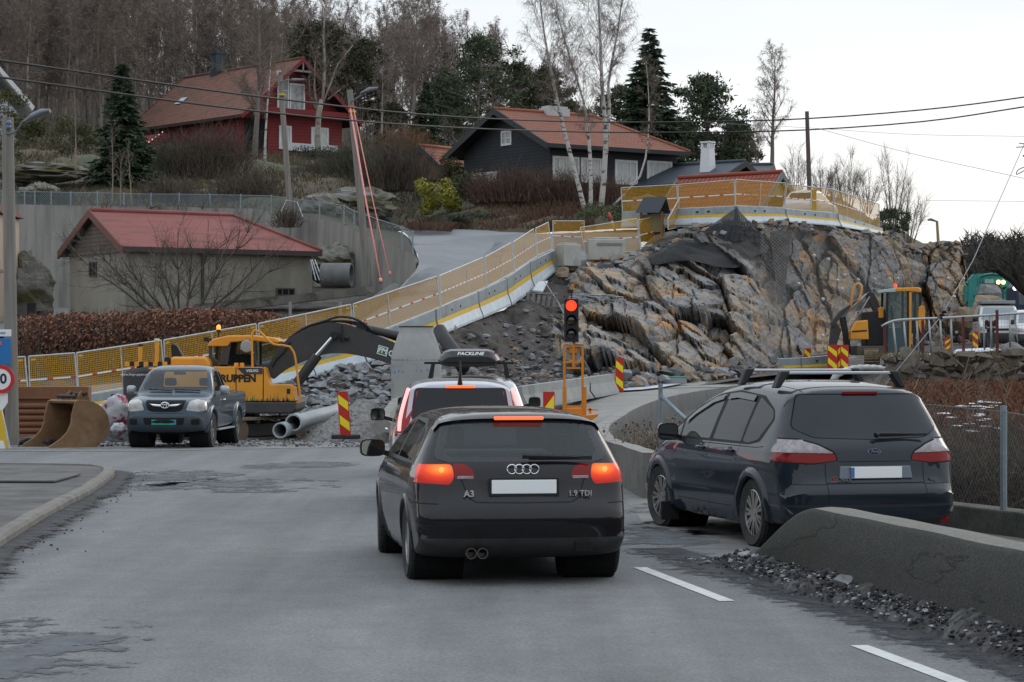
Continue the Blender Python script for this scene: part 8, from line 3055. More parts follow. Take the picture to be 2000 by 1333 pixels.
def tracks(root,c,heading,L,wd,ht,name='track'):
 M_=Matrix.Translation(c)@Matrix.Rotation(heading,4,'Z')
 r=ht/2
 mb=MB()
 n_=44
 per=2*(L-ht)+2*PI*r
 for k in range(n_):
  s=per*k/n_
  a=L-ht
  if s<a:
   x,z,an=-a/2+s,ht,0
  elif s<a+PI*r:
   t_=(s-a)/r
   x,z,an=a/2+r*math.sin(t_),r+r*math.cos(t_),t_
  elif s<2*a+PI*r:
   x,z,an=a/2-(s-a-PI*r),0,PI
  else:
   t_=(s-2*a-PI*r)/r
   x,z,an=-a/2-r*math.sin(t_),r-r*math.cos(t_),PI+t_
  Q=M_@Matrix.Translation((x,0,z))@Matrix.Rotation(an,4,'Y')
  lo=per/n_*.44
  p=[Q@Vector(q)for q in((-lo,-wd/2,-.04),(lo,-wd/2,-.04),(lo,wd/2,-.04),(-lo,wd/2,-.04),(-lo,-wd/2,.005),(lo*.4,-wd/2,.005),(lo*.4,wd/2,.005),(-lo,wd/2,.005))]
  mb.hull8(p)
  mb.hull8([Q@Vector(q)for q in((-lo,-wd/2,.005),(-lo*.5,-wd/2,.005),(-lo*.5,wd/2,.005),(-lo,wd/2,.005),(-lo,-wd/2,.03),(-lo*.6,-wd/2,.03),(-lo*.6,wd/2,.03),(-lo,wd/2,.03))])
 t_=mb.build(name,M_mud,root)
 R3=M_.to_3x3()
 for x in(-(L-ht)/2,(L-ht)/2):
  mb=MB()
  q=MB().lathe([(r*.86,-wd*.42),(r*.86,wd*.42)],(0,0,0),'Y',20)
  o_=len(mb.v)
  mb.v+=[tuple(M_@(Vector(v)+Vector((x,0,r))))for v in q.v]
  mb.f+=[tuple(i+o_ for i in f)for f in q.f]
  mb.m+=q.m
  mb.build('sprocket',mat('sprocket_brown',(.14,.09,.06),.9),t_,True,angle=40)
 mb=MB()
 mb.box(M_@Vector((0,0,r)),(L-ht,wd*.6,ht*.5),R3)
 mb.build('track_frame',M_mblk,t_)
 return t_
def excavator_main():
 D=57.0
 b0=P(470,860,D)
 t=thing('excavator','yellow orange excavator with a dark grey boom and lit beacon behind the pickup','excavator',b0)
 X=frame_xz(470,860,D)
 pl=lambda pts:[X(*q)for q in pts]
 tracks(t,Vector((.62,-.55,.0)),R(-118),3.0,.55,.56)
 tracks(t,Vector((-1.15,.45,.0)),R(-118),3.0,.55,.56)
 MB().box((-.2,0,.55),(1.2,1.2,.5)).build('slew_ring',M_mblk,t)
 mb=MB()
 mb.prism(pl([(472,806),(466,783),(588,783),(588,799),(578,806)]),-1.25,1.2)
 mb.prism(pl([(330,800),(330,783),(472,783),(472,800)]),-1.2,1.2)
 mb.build('deck_skirt',M_mdk,t,bevel=.04)
 mb=MB()
 mb.prism(pl([(426,782),(426,716),(472,716),(472,782)]),-1.25,-.56)
 mb.prism(pl([(473.5,782),(473.5,716.5),(524,717),(524,782)]),-1.25,-.56)
 mb.prism(pl([(525.5,782),(525.5,717),(528,718),(538,750),(577,750.5),(584,755),(587,782)]),-1.25,-.56)
 mb.build('side_body',M_org_p,t,bevel=.025)
 MB().prism(pl([(300,782),(300,718),(425,716),(425,782)]),-1.2,1.2).build('rear_body',M_org_p,t,bevel=.03)
 hd=MB().prism(pl([(344,717),(344,700),(350,697),(410,697),(418,703),(421,717)]),-1.0,.9)
 hd.build('engine_hood',M_org_p,t,bevel=.06)
 cw=MB().prism(pl([(256,778),(254,730),(262,722),(300,716),(332,717),(332,790),(262,790)]),-1.22,1.22).build('counterweight',M_mdk,t,bevel=.1)
 text_mesh('web_lettering','www.fmgruppen.no',.085,M_sw,facing(X(279,731)[0],-1.235,X(279,731)[1],0),cw,.002)
 mb=MB()
 for k in range(9):
  x=X(262+k*9,711)
  mb.box((x[0],-.9,x[1]),(.112,.25,.11),mi=k%2)
 mb.build('hazard_rail',[M_org_p,M_mblk],t)
 for(px,y0,y1,cap)in((284,717,677,M_mblk),(316,713,666,M_sw)):
  a,b=X(px,y0),X(px,y1)
  p_=MB().tube([(a[0],-.8,a[1]),(b[0],-.8,b[1])],.047,10).build('guide_post',M_org_p,t,True,angle=40)
  MB().tube([(b[0],-.8,b[1]),(b[0],-.8,b[1]+.05)],.06,10).build('post_cap',cap,p_,True,angle=40)
  MB().box((a[0],-.8,a[1]),(.16,.12,.10)).build('post_socket',M_mblk,p_)
 MB().prism(pl([(340,700),(337,676),(341,671),(350,676),(363,700)]),-.35,-.1).build('exhaust_cowl',M_mblk,t,bevel=.02)
 MB().prism(pl([(332,712),(333,698),(342,697),(342,712)]),-1.0,-.7).build('air_box',M_mblk,t,bevel=.015)
 y0,y1=-.48,.85
 cab=MB()
 for q in([(412,716),(413,674),(419,674),(418,716)],[(434,716),(440,672),(456,668),(449,716)],[(500,716),(500,665),(504,665),(504,716)],[(541,716),(546,668),(551,668),(548,716)]):
  cab.prism(pl(q),y0,y0+.09).prism(pl(q),y1-.09,y1)
 cab.prism(pl([(410,719),(410,713),(548,713),(548,719)]),y0,y1)
 c_=cab.build('cab',M_mdk,t)
 MB().prism(pl([(411,677),(414,668),(424,662),(450,656),(500,655.5),(540,660),(552,667),(548,671),(500,666.5),(455,669),(450,677)]),y0-.05,y1+.05).build('cab_roof',M_org_p,c_,bevel=.03)
 mb,mb2=MB(),MB()
 for q in([(419,713),(419,677),(439,675),(433,713)],[(449,713),(456,669),(500,667),(500,713)],[(504,713),(504,667),(546,670),(541,713)]):
  p=[(X(*v)[0],y0+.03,X(*v)[1])for v in q]
  mb.face(p)
  mb2.face([(a,y1-.03,c)for a,_,c in p])
 mb.build('near_glass',M_cabg,c_)
 mb2.build('far_glass',M_cabg,c_)
 mb=MB()
 x=X(470,700)
 mb.box((x[0],.2,x[1]-.05),(.5,.5,.3)).box((x[0]-.22,.2,x[1]+.2),(.14,.46,.45))
 mb.build('cab_seat',M_SEAT(),c_,bevel=.05)
 x=X(487,677)
 mb=MB().lathe([(.005,-.03),(.13,-.02),(.15,.01),(.02,.04)],(x[0],y0-.12,x[1]),'Y',18)
 mb.bar((x[0],y0-.1,x[1]),(X(500,690)[0],y0,X(500,690)[1]),.03)
 mb.build('cab_mirror',mat('mirror_back_grey',(.30,.32,.33),.5),c_,True,angle=40)
 x=X(408,664)
 MB().box((x[0],y0+.1,x[1]),(.12,.2,.10)).box((x[0]+.1,y0+.05,x[1]-.07),(.05,.05,.2)).build('work_lamp',M_mblk,c_)
 x=X(429,648)
 bc=MB().tube([(x[0],-.2,x[1]-.2),(x[0],-.2,x[1])],.02,6).lathe([(.05,-.02),(.055,.03),(.05,.045)],(x[0],-.2,x[1]),'Z',14).build('beacon_base',M_mblk,c_,True,angle=40)
 MB().lathe([(.05,.045),(.055,.09),(.045,.14),(.01,.165)],(x[0],-.2,x[1]),'Z',14).build('beacon_lens',mat('beacon_lit',(.8,.3,.03),.2,emit=(1.0,.24,.03),estr=1.9),bc,True)
 yb0,yb1=-.50,-.02
 top=[(520,728),(533,706),(545,686),(560,669),(589,649),(618,637),(642,631),(677,634),(716,647),(755,663),(792,678)]
 bot=[(792,722),(763,711),(726,700),(677,691),(638,692),(599,704),(560,722),(537,740)]
 tp,bt=crom([Vector(X(*q))for q in top],.12),crom([Vector(X(*q))for q in bot],.12)
 poly=[(v.x,v.y)for v in tp]+[(v.x,v.y)for v in bt]
 bm_=MB()
 n1=len(tp)
 bt2=list(reversed(bt))
 for k in range(n1-1):
  a,b=tp[k],tp[k+1]
  i0,i1=k*(len(bt2)-1)/(n1-1),(k+1)*(len(bt2)-1)/(n1-1)
  g=lambda i:bt2[int(i)].lerp(bt2[min(int(i)+1,len(bt2)-1)],i-int(i))
  c,d=g(i1),g(i0)
  bm_.hull8([(d.x,yb0,d.y),(c.x,yb0,c.y),(c.x,yb1,c.y),(d.x,yb1,d.y),(a.x,yb0,a.y),(b.x,yb0,b.y),(b.x,yb1,b.y),(a.x,yb1,a.y)])
 boom=bm_.build('boom',M_mdk,t,True,angle=30)
 tb=lambda pts,r,name,m_,y_,par=None,n_=10:MB().tube(crom([(X(*q)[0],y_,X(*q)[1])for q in pts],.1),r,n_).build(name,m_,par or t,True,angle=40)
 for y_ in(-.62,.10):
  cyl=tb([(583,748),(622,694)],.10,'boom_cylinder',M_mdk,y_)
  tb([(622,694),(656,656)],.045,'cylinder_rod',M_rods,y_,cyl)
 MB().lathe([(.09,-.72),(.1,-.7),(.1,.16),(.09,.18)],(X(657,655)[0],0,X(657,655)[1]),'Y',16).build('boom_pin',M_mblk,boom,True,angle=40)
 ac=tb([(712,642),(800,660)],.10,'arm_cylinder',M_mdk,-.25)
 MB().box((X(708,640)[0],-.25,X(708,640)[1]),(.25,.3,.22)).build('cylinder_bracket',M_mblk,ac)
 for y_,pts in((-.42,[(548,690),(566,664),(600,640),(640,627),(660,620),(690,622),(712,632),(728,646)]),(-.15,[(550,685),(590,645),(640,629),(680,630),(740,652),(785,668)]),(-.35,[(640,630),(670,628),(712,634),(722,640)]),(-.52,[(535,716),(545,700),(556,690),(570,668)])):
  tb(pts,.032,'hydraulic_hose',M_mblk,y_,boom,6)
 tb([(671,636),(672,650),(668,662),(672,668)],.018,'hydraulic_hose',M_mblk,-.54,boom,6)
 x=X(680,661)
 MB().lathe([(.05,-.06),(.07,.02),(.03,.06)],(x[0],-.58,x[1]),'X',12).build('boom_lamp',M_mblk,boom,True)
 lg=MB().prism(pl([(742,674),(761,680),(757,697),(738,691)]),yb0-.012,yb0-.002).build('logo_plate',M_sw,boom)
 M_=Matrix.Translation((X(749.5,685.5)[0],yb0-.016,X(749.5,685.5)[1]))@Matrix.Rotation(R(17),4,'Y')@Matrix.Rotation(R(90),4,'X')
 MB().prism(pl([(743.5,676),(759,681),(755.8,695),(739.8,689.8)]),yb0-.015,yb0-.013).build('logo_field',mat('logo_green',(.02,.22,.07),.5),lg)
 text_mesh('logo_lettering','FM',.17,M_sw,Matrix.Translation((0,-.002,0))@M_,lg,.001,bold=.006,shear=.1)
 text_mesh('boom_lettering','GRUPPEN',.20,M_sw,Matrix.Translation((X(766,691)[0]+.35,yb0-.006,X(766,691)[1]-.11))@Matrix.Rotation(R(17),4,'Y')@Matrix.Rotation(R(90),4,'X'),boom,.002,bold=.005)
 dp=MB().prism(pl([(786,662),(812,668),(806,760),(786,762)]),-.42,-.1).build('dipper_arm',M_mdk,t,bevel=.03)
 cp=MB().prism(pl([(768,742),(772,737),(778,744),(792,756),(800,790),(766,792)]),-.62,-.50).prism(pl([(768,742),(772,737),(778,744),(792,756),(800,790),(766,792)]),.0,.1)
 cp.prism(pl([(774,742),(800,740),(800,746),(776,748)]),-.55,.05)
 cp.prism(pl([(770,770),(800,766),(800,800),(766,800)]),-.55,.05)
 cpo=cp.build('bucket',mat('coupler_rust',(.17,.068,.03),.85,col2=(.11,.045,.022),scale=4,bump=.3),t,bevel=.02)
 MB().lathe([(.05,-.66),(.05,-.62)],(X(773,757)[0],0,X(773,757)[1]),'Y',14).build('bucket_pin',M_mblk,cpo)
 sg=MB().prism(pl([(474,717.5),(523.5,718),(523.5,730),(487,730)]),-1.262,-1.253).build('maker_plate',M_mdk,t)
 text_mesh('maker_lettering','VOLVO',.085,M_sw,facing(X(504,724)[0],-1.264,X(504,724)[1]),sg,.001,bold=.003)
 text_mesh('body_lettering','GRUPPEN',.235,M_mblk,facing(X(470,739)[0],-1.254,X(470,739)[1]),t,.002,bold=.012)
 mb=MB()
 rg=random.Random(4)
 for k in range(74):
  px=rg.uniform(476,586)
  hh=rg.uniform(4,9)if rg.random()<.85 else rg.uniform(12,20)
  a=X(px,781.5)
  w_=.012
  mb.face([(a[0]-w_,-1.2535,a[1]),(a[0]+w_,-1.2535,a[1]),(a[0]+rg.uniform(-.02,.02),-1.2535,a[1]+hh/80.7)],rg.choice((0,0,0,1)))
 mb.build('grass_decal',[mat('decal_green',(.06,.17,.04),.6),mat('decal_red',(.45,.06,.04),.6)],t)
 x=X(573,763)
 MB().box((x[0],-1.252,x[1]),(.085,.01,.12)).build('vent',M_mblk,t)
 for px in(471,482):
  a=X(px,716)
  MB().lathe([(.055,0),(.055,.08),(.03,.09)],(a[0],-1.0,a[1]),'Z',12).build('filler_cap',M_org_p,t,True,angle=40)
 tb([(503,718),(502,660),(503,650),(508,646),(517,649),(530,662),(543,673),(560,675),(575,678),(582,688),(590,740),(594,778),(592,785),(587,786)],.026,'handrail',M_org_p,-1.1,None,8)
 t.rotation_euler=(0,0,R(0))
 return t
excavator_main()
c0=P(813,861,55)
k_=F/55
z=lambda y:(861-y)/k_
rr=lambda w_:w_/2/k_
t=thing('concrete_cone','pale grey precast concrete manhole cone standing behind the silver cars','manhole cone',c0)
MB().lathe([(rr(97),0),(rr(99),z(704))],(0,0,0),'Z',40).build('base_ring',mat('precast_grey',(.29,.30,.29),.9,col2=(.36,.365,.355),scale=1.8,detail=8,bump=.25,bscale=20,col3=(.23,.235,.225),scale3=1.2),t,True,angle=40)
MB().lathe([(rr(98),z(703)),(rr(97),z(692)),(rr(72),z(655)),(rr(67),z(650)),(rr(67),z(638)),(rr(55),z(638))],(0,0,0),'Z',40).build('cone',MATS['precast_grey'],t,True,angle=40)
MB().lathe([(rr(69),z(639.5)),(rr(69),z(637.5))],(0,0,0),'Z',40).build('rubber_seal',M_BLACK(),t,True,angle=40)
mb=MB()
for px,y in((775,727),(783,725),(791,726),(812,724),(822,725),(834,723)):
 x=(px-813)/k_
 y_=-math.sqrt(max(.01,rr(98)**2-x*x))-.004
 mb.face([(x-.05,y_+.012,z(y)-.03),(x+.045,y_,z(y)-.02),(x+.05,y_,z(y)+.03),(x-.04,y_+.012,z(y)+.02)])
mb.build('chalk_marks',mat('chalk_blue',(.12,.22,.50),.8),t)
a=P(858,655,58)
tag(MB().tube([P(858,645,58),P(872,668,57.6),P(890,690,57),P(905,720,56.5)],[.17,.17,.16,.16],14).build('black_pipe',M_mblk,smooth=True,origin=a),'thick black pipe leaning just right of the concrete cone','pipe')
for(px,y,D,rpx,ex,ey,eD,lab)in((573,826,53.4,17,660,803,57.5,'upper grey plastic sewer pipe lying by the excavator track'),(547,841,53.0,15.5,640,822,57,'lower grey plastic sewer pipe lying by the excavator track')):
 a,b=P(px,y,D),P(ex,ey,eD)
 r=rpx/F*D
 d=(b-a).normalized()
 mb=MB()
 mb.tube([a,a+d*.35,a+d*.38,b],[r,r,r*.86,r*.86],24,cap=False)
 mb.tube([a+d*1.2,a],[r*.80,r*.82],24,cap=False)
 n_=24
 u=d.orthogonal().normalized()
 w_=d.cross(u)
 for j in range(n_):
  a0,a1=2*PI*j/n_,2*PI*(j+1)/n_
  q=[a+(u*math.cos(an)+w_*math.sin(an))*rad for an,rad in((a0,r),(a1,r),(a1,r*.81),(a0,r*.81))]
  mb.face(q)
 tag(mb.build('sewer_pipe',mat('pipe_grey',(.29,.33,.34),.5,col2=(.36,.39,.40),scale=2),smooth=True,origin=a,angle=40),lab,'pipe')
D=48.6
b0=P(90,862,D)
t=thing('shoring_box','brown ribbed steel shoring box standing behind the rusty bucket','shoring box',b0,R(4))
X=frame_xz(90,862,D)
M_shb=mat('shoring_brown',(.215,.095,.045),.75,col2=(.15,.065,.034),scale=1.6,detail=8,col3=(.28,.14,.075),scale3=.8)
mb=MB()
a,b=X(20,862),X(172,756)
mb.box(((a[0]+b[0])/2,.3,(a[1]+b[1])/2),(b[0]-a[0],.5,b[1]-a[1]))
mb.box(((a[0]+b[0])/2,.02,X(0,768)[1]),(b[0]-a[0],.08,.24))
for k in range(6):
 zc=X(0,793+k*12)[1]
 mb.lathe([(.062,a[0]+.02),(.062,b[0]-.02)],(0,.03,zc),'X',12)
mb.build('ribbed_wall',M_shb,t,True,angle=35)
MB().box((a[0]-.12,.3,(a[1]+b[1])/2-.1),(.22,.6,(b[1]-a[1])*.85)).build('end_plate',mat('shoring_dark',(.10,.05,.03),.85),t)
b0=P(122,878,46.4)
t=thing('excavator_bucket','big rusty tan excavator bucket lying open beside the pole','bucket',b0,R(41))
prof_o=[(-.62,.0),(-.2,.0),(.35,.03),(.62,.18),(.74,.45),(.66,.74),(.42,.92),(.05,.98),(-.02,.95)]
po=crom([Vector(q)for q in prof_o],.05)
W2=.52
mb=MB()
rows=[[(p.x,s_*W2,p.y)for p in po]for s_ in(-1,1)]
mb.grid(rows)
inn=[]
for k,p in enumerate(po):
 d=(po[min(k+1,len(po)-1)]-po[max(0,k-1)]).normalized()
 inn.append(p+Vector((-d.y,d.x))*.045)
mb.grid([[(p.x,s_*W2,p.y)for p in inn]for s_ in(1,-1)])
mb.face([(po[0].x,-W2,po[0].y),(po[0].x,W2,po[0].y),(inn[0].x,W2,inn[0].y),(inn[0].x,-W2,inn[0].y)])
mb.face([(po[-1].x,W2,po[-1].y),(po[-1].x,-W2,po[-1].y),(inn[-1].x,-W2,inn[-1].y),(inn[-1].x,W2,inn[-1].y)])
mb.build('shell',M_rusty,t,True,angle=35)
side=[(p.x,p.y)for p in po]+[(-.05,.86),(-.10,.70),(-.12,.52),(-.20,.36),(-.36,.22),(-.58,.10)]
for s_ in(-1,1):
 MB().prism(side,s_*W2-.025,s_*W2+.025).build('side_plate',M_rusty,t,bevel=.008)
MB().bar((-.66,-W2-.03,.0),(-.66,W2+.03,.0),.12,.05).build('cutting_lip',mat('lip_worn',(.34,.24,.14),.6,col2=(.26,.17,.09),scale=3),t,bevel=.01)
mb=MB()
for s_ in(-.22,.22):
 mb.prism([(.05,.94),(.5,.86),(.42,1.12),(.30,1.16),(.2,1.04),(.12,1.10)],s_-.025,s_+.025)
ear=mb.build('hinge_ears',M_rusty,t)
mb=MB()
for x,z_ in((.33,1.09),(.10,1.04)):
 mb.tube([(x,-.34,z_),(x,.34,z_)],.035,10)
mb.build('hinge_pins',M_mblk,ear,True,angle=40)
def bag(name,label,px,yb,D,wpx,hpx,seed,m_):
 b0_=P(px,yb,D)
 rx,h=wpx/2/F*D,hpx/F*D
 rows_=[]
 for i in range(20):
  th=PI*i/19
  row=[]
  for j in range(30):
   ph=2*PI*j/30
   q=Vector((math.sin(th)*math.cos(ph),math.sin(th)*math.sin(ph),math.cos(th)))
   r_=1+.28*mnoise.fractal(q*1.8+Vector((seed,0,0)),1,2,3)+.10*abs(mnoise.noise(q*6))
   row.append((q.x*rx*r_,q.y*rx*.7*r_,h*.48+q.z*h*.5*r_))
  rows_.append(row)
 o_=MB().grid(rows_,closed=True).build(name,m_,smooth=True)
 o_.location=b0_
 return tag(o_,label,'bag')
M_bag=mat('bag_print',(.42,.42,.44),.6,col2=(.36,.05,.07),scale=4.5,detail=3,lo=.54,hi=.58,bump=.4,bscale=8)
bag('printed_bag','big crumpled white sack with red print between the bucket and the pickup',224,833,48.6,58,60,3,M_bag)
bag('printed_bag','small white sack on the gravel below the big printed one',232,850,47.8,30,24,5,mat('bag_small',(.45,.47,.50),.6,col2=(.30,.10,.12),scale=6,lo=.55,hi=.6))
bag('dark_sack','dark crumpled sheet at the foot of the shoring box beside the pole',70,872,46.9,70,20,7,mat('sheet_dark',(.03,.032,.04),.6,col2=(.25,.22,.26),scale=5,lo=.6,hi=.68))
rng=random.Random(44)
mb=MB()
for k in range(1300):
 px,D=rng.uniform(-40,740),rng.uniform(46.5,53.5)
 x=(px-1000)/F*D
 mb.rock((x,D,gz(x,D)+.02),rng.choice((.01,.015,.02,.03,.05)),rng,rng.choice((0,1,1,3)))
tag(mb.build('loose_stones',M_st),None,None,kind='stuff')
# ------------------------------------------------------------------ temporary signal
D=51.5
b0=P(1121,832,D)
t=thing('traffic_signal','temporary traffic signal showing red on an orange steel frame','traffic signal',b0)
X=frame_xz(1121,832,D)
M_so=mat('signal_orange',(.64,.22,.015),.5,col2=(.54,.18,.015),scale=3)
fr=MB()
def sb(x0,y0,x1,y1,dy0=-.03,dy1=.03):
 a,b=X(x0,y0),X(x1,y1)
 fr.prism([(min(a[0],b[0]),min(a[1],b[1])),(max(a[0],b[0]),min(a[1],b[1])),(max(a[0],b[0]),max(a[1],b[1])),(min(a[0],b[0]),max(a[1],b[1]))],dy0,dy1)
sb(1100,673,1104.6,806)
sb(1135.6,673,1140,806)
sb(1104.6,673.5,1135.6,678)
sb(1104.6,705.5,1135.6,709.5,-.02,.025)
sb(1106,717.5,1133.5,721,-.025,.02)
sb(1117.5,678.5,1122.5,717)
sb(1112.5,678.2,1127.5,690,.0,.05)
sb(1104.7,792.5,1135.5,797,-.02,.02)
fr.build('frame',M_so,t)
fr=MB()
sb(1098.8,756,1106.4,815,-.045,.045)
sb(1138.8,756,1145.4,832,-.045,.045)
fr.build('sleeve',M_so,t)
fr=MB()
sb(1106.6,798,1138.6,815,-.08,.3)
fr.prism([X(1112,816.4),X(1167,808.6),X(1167,812.5),X(1147,826),X(1135,830),X(1112,826)],-.35,.35)
sb(1147,799.4,1168,802,-.03,.03)
sb(1150,797,1155,808.4,-.03,.03)
fr.build('base',M_so,t)
fr=MB()
sb(1106,679,1133,703,.05,.12)
fr.build('battery_plate',mat('plate_grey',(.30,.29,.26),.8),t)
hb=MB()
a,b=X(1101.8,668),X(1130,584)
hb.prism([(a[0],a[1]),(b[0],a[1]),(b[0],b[1]),(a[0],b[1])],-.10,.14)
head=hb.build('signal_head',M_mblk,t,bevel=.02)
for(y,m_,nm)in((597.6,mat('signal_red_lit',(.8,.05,.02),.3,emit=(1.0,.04,.012),estr=2.0),'red_lens'),(626,mat('lens_dark_amber',(.025,.02,.014),.1,coat=1),'amber_lens'),(652.5,mat('lens_dark_green',(.012,.02,.018),.1,coat=1),'green_lens')):
 x=X(1115.5,y)
 l_=MB().lathe([(.118,-.105),(.10,-.125),(.06,-.14),(.005,-.145)],(x[0],0,x[1]),'Y',28).build(nm,m_,head,True)
 rows=[]
 for k in range(17):
  a=R(-10+200*k/16)
  rows.append([(x[0]+.125*math.cos(a),-.10,x[1]+.125*math.sin(a)),(x[0]+.12*math.cos(a),-.26+.05*abs(math.cos(a)),x[1]+.12*math.sin(a))])
 MB().grid(rows).build('visor',M_mblk,l_,True)
fr=MB()
sb(1104,668.4,1114,672.6,-.06,.1)
sb(1124,667.8,1138,672.6,-.06,.1)
fr.build('head_bracket',mat('bracket_pale',(.5,.5,.48),.6),t)
fr=MB()
sb(1108,566.5,1120,573,-.05,.05)
sb(1115.5,573,1117.5,584,-.02,.02)
fr.build('sensor',M_mblk,head)
fr=MB()
sb(1116,554.5,1120.5,566,-.02,.02)
fr.build('aerial_stub',M_so,head)
# ------------------------------------------------------------------ digger by the rock, teal digger, van, lorry
D=92.0
b0=P(1710,714,D)
t=thing('excavator','orange and black digger with folded boom parked below the steep rock face','excavator',b0)
X=frame_xz(1710,714,D)
pl=lambda pts:[X(*q)for q in pts]
tracks(t,Vector((-.15,-.1,0)),R(-100),2.6,.55,.62)
tracks(t,Vector((.9,.3,0)),R(-100),2.6,.55,.62)
MB().prism(pl([(1668,694),(1668,676),(1795,676),(1795,694)]),-.9,.9).build('deck',mat('deck_mud',(.10,.085,.065),.9),t,bevel=.03)
MB().prism(pl([(1655,664),(1655,648),(1666,628),(1688,626),(1690,664)]),-.95,-.3).build('side_body',M_org_p,t,bevel=.04)
MB().prism(pl([(1657,647),(1686,645),(1686,648),(1657,650)]),-.965,-.952).build('body_stripe',M_mblk,t)
MB().prism(pl([(1688,676),(1688,610),(1726,606),(1730,676)]),-.5,.9).build('rear_body',M_mblk,t,bevel=.04)
MB().prism(pl([(1712,622),(1712,602),(1722,600),(1722,622)]),-.52,.5).build('hood',M_org_p,t,bevel=.03)
cab=MB()
for q in([(1722,690),(1724,570),(1728,570),(1726,690)],[(1764,690),(1764,570),(1767.5,570),(1767.5,690)],[(1786,690),(1788,572),(1792,572),(1791,690)]):
 cab.prism(pl(q),-.95,-.86).prism(pl(q),.3,.4)
cab.prism(pl([(1722,694),(1722,686),(1791,686),(1791,694)]),-.95,.4)
cab.prism(pl([(1768,652),(1768,622),(1791,622),(1791,652)]),-.94,-.88)
c_=cab.build('cab',M_mblk,t)
MB().prism(pl([(1767.6,690),(1767.6,572),(1772,572),(1772,650),(1770,690)]),-.97,-.88).build('cab_pillar',M_org_p,c_)
MB().prism(pl([(1742,571),(1742,564),(1786,563),(1791,567),(1791,573),(1770,571)]),-1.0,.45).build('cab_roof',M_org_p,c_,bevel=.03)
MB().prism(pl([(1717,573),(1719,567),(1741.5,564.5),(1741.5,572)]),-1.0,.45).build('roof_visor',mat('visor_teal',(.40,.50,.48),.4),c_,bevel=.02)
MB().face([(X(*q)[0],-.92,X(*q)[1])for q in((1727,640),(1727,573),(1764,573),(1764,640))]).build('front_glass',glass('cab_glass_green',(.5,.6,.58),.5,(.10,.13,.13)),c_)
MB().face([(X(*q)[0],-.92,X(*q)[1])for q in((1772,621),(1772,574),(1788,574),(1788,621))]).build('side_glass',MATS['cab_glass_green'],c_)
MB().face([(X(*q)[0],-.92,X(*q)[1])for q in((1727,686),(1726,641),(1764,641),(1764,686))]).build('door_panel',mat('door_teal',(.045,.085,.09),.3),c_)
MB().prism(pl([(1784,638),(1785,602),(1790,598),(1796,600),(1798,632),(1794,650),(1790,652)]),-1.1,-.98).build('side_mirror_guard',M_org_p,c_,bevel=.02)
MB().lathe([(.07,0),(.07,.12),(.03,.17)],(X(1747,562)[0],-.2,X(1747,563)[1]),'Z',12).build('beacon',mat('beacon_red',(.6,.08,.03),.3,emit=(1,.12,.05),estr=.5),c_,True,angle=50)
mb=MB()
q=pl([(1722,645),(1702,600),(1690,575),(1698,570),(1706,574),(1735,640)])
mb.prism(q,-.2,.15)
mb.prism(pl([(1690,575),(1697,571),(1662,600),(1634,628),(1628,640),(1622,632),(1640,608)]),-.28,.2)
bo=mb.build('boom',M_mdk,t)
MB().prism(pl([(1624,632),(1632,630),(1642,645),(1628,690),(1617,690)]),-.2,.12).build('dipper_arm',M_mdk,bo)
MB().prism(pl([(1646,650),(1640,622),(1650,618),(1662,690),(1650,694)]),-.25,.15).build('dipper_bucket',M_mblk,bo)
mb=MB()
for off in(0,5):
 mb.tube([(X(1690-off,575+off)[0],-.32,X(1690,575+off)[1]),(X(1650-off,612+off)[0],-.32,X(1650,612+off)[1])],.035,7)
mb.tube([(X(1696,580)[0],-.33,X(1696,580)[1]),(X(1660,640)[0],-.33,X(1660,640)[1])],.03,6)
mb.build('cylinder',mat('cylinder_steel',(.3,.31,.32),.3,.7),bo,True)
text_mesh('boom_lettering','VOLVO',.2,M_sw,Matrix.Translation((X(1666,622)[0],-.29,X(1666,622)[1]))@Matrix.Rotation(R(-52),4,'Y')@Matrix.Rotation(R(90),4,'X'),bo,.002)
MB().tube(crom([(X(*q)[0],-.7,X(*q)[1])for q in((1657,600),(1660,575),(1666,557),(1672,555),(1677,560),(1676,578),(1670,592))],.08),.04,7).build('handrail',M_org_p,t,True)
D=113.0
b0=P(1960,640,D)
t=thing('excavator','teal green excavator arm with two lit lamps beyond the white van','excavator',b0)
X=frame_xz(1960,640,D)
M_teal=mat('machine_teal',(.022,.19,.165),.45,col2=(.035,.24,.21),scale=1.2)
c1=crom([Vector(X(*q))for q in((1892,590),(1894,560),(1906,546),(1930,545),(1955,548),(1966,560),(1970,600),(1972,640))],.25)
mb=MB()
for a,b,r0,r1 in zip(c1,c1[1:],[.28]*99,[.28]*99):
 mb.bar((a.x,0,a.y),(b.x,0,b.y),.42,.58,up=(0,1,0))if False else mb.bar((a.x,0,a.y),(b.x,0,b.y),.5,.5)
bo=mb.build('boom',M_teal,t)
MB().prism([X(*q)for q in((1888,600),(1890,548),(1900,536),(1914,540),(1904,566),(1898,600))],-.3,.25).build('dipper_arm',M_teal,bo)
MB().tube(crom([(X(*q)[0],-.3,X(*q)[1])for q in((1900,580),(1910,560),(1908,544),(1930,536),(1955,538))],.1),.05,6).build('hydraulic_hose',M_teal,bo,True)
MB().prism([X(*q)for q in((1955,606),(1955,588),(1965,580),(2030,585),(2030,606))],-.8,.8).build('machine_body',M_teal,t)
MB().box((X(1930,550)[0],-.26,X(1930,550)[1]),(.42,.01,.2)).build('logo_plate',mat('logo_pale',(.3,.42,.40),.6),bo)
mb=MB()
for px in(1947,1956.5):
 mb.lathe([(.09,0),(.11,-.06),(.005,-.08)],(X(px,552)[0],-.3,X(px,552)[1]),'Y',12)
mb.build('work_lamp',mat('lamp_warm_lit',(.9,.7,.4),.3,emit=(1.0,.72,.32),estr=2.4),bo,True)
b0=P(1998,625,109)
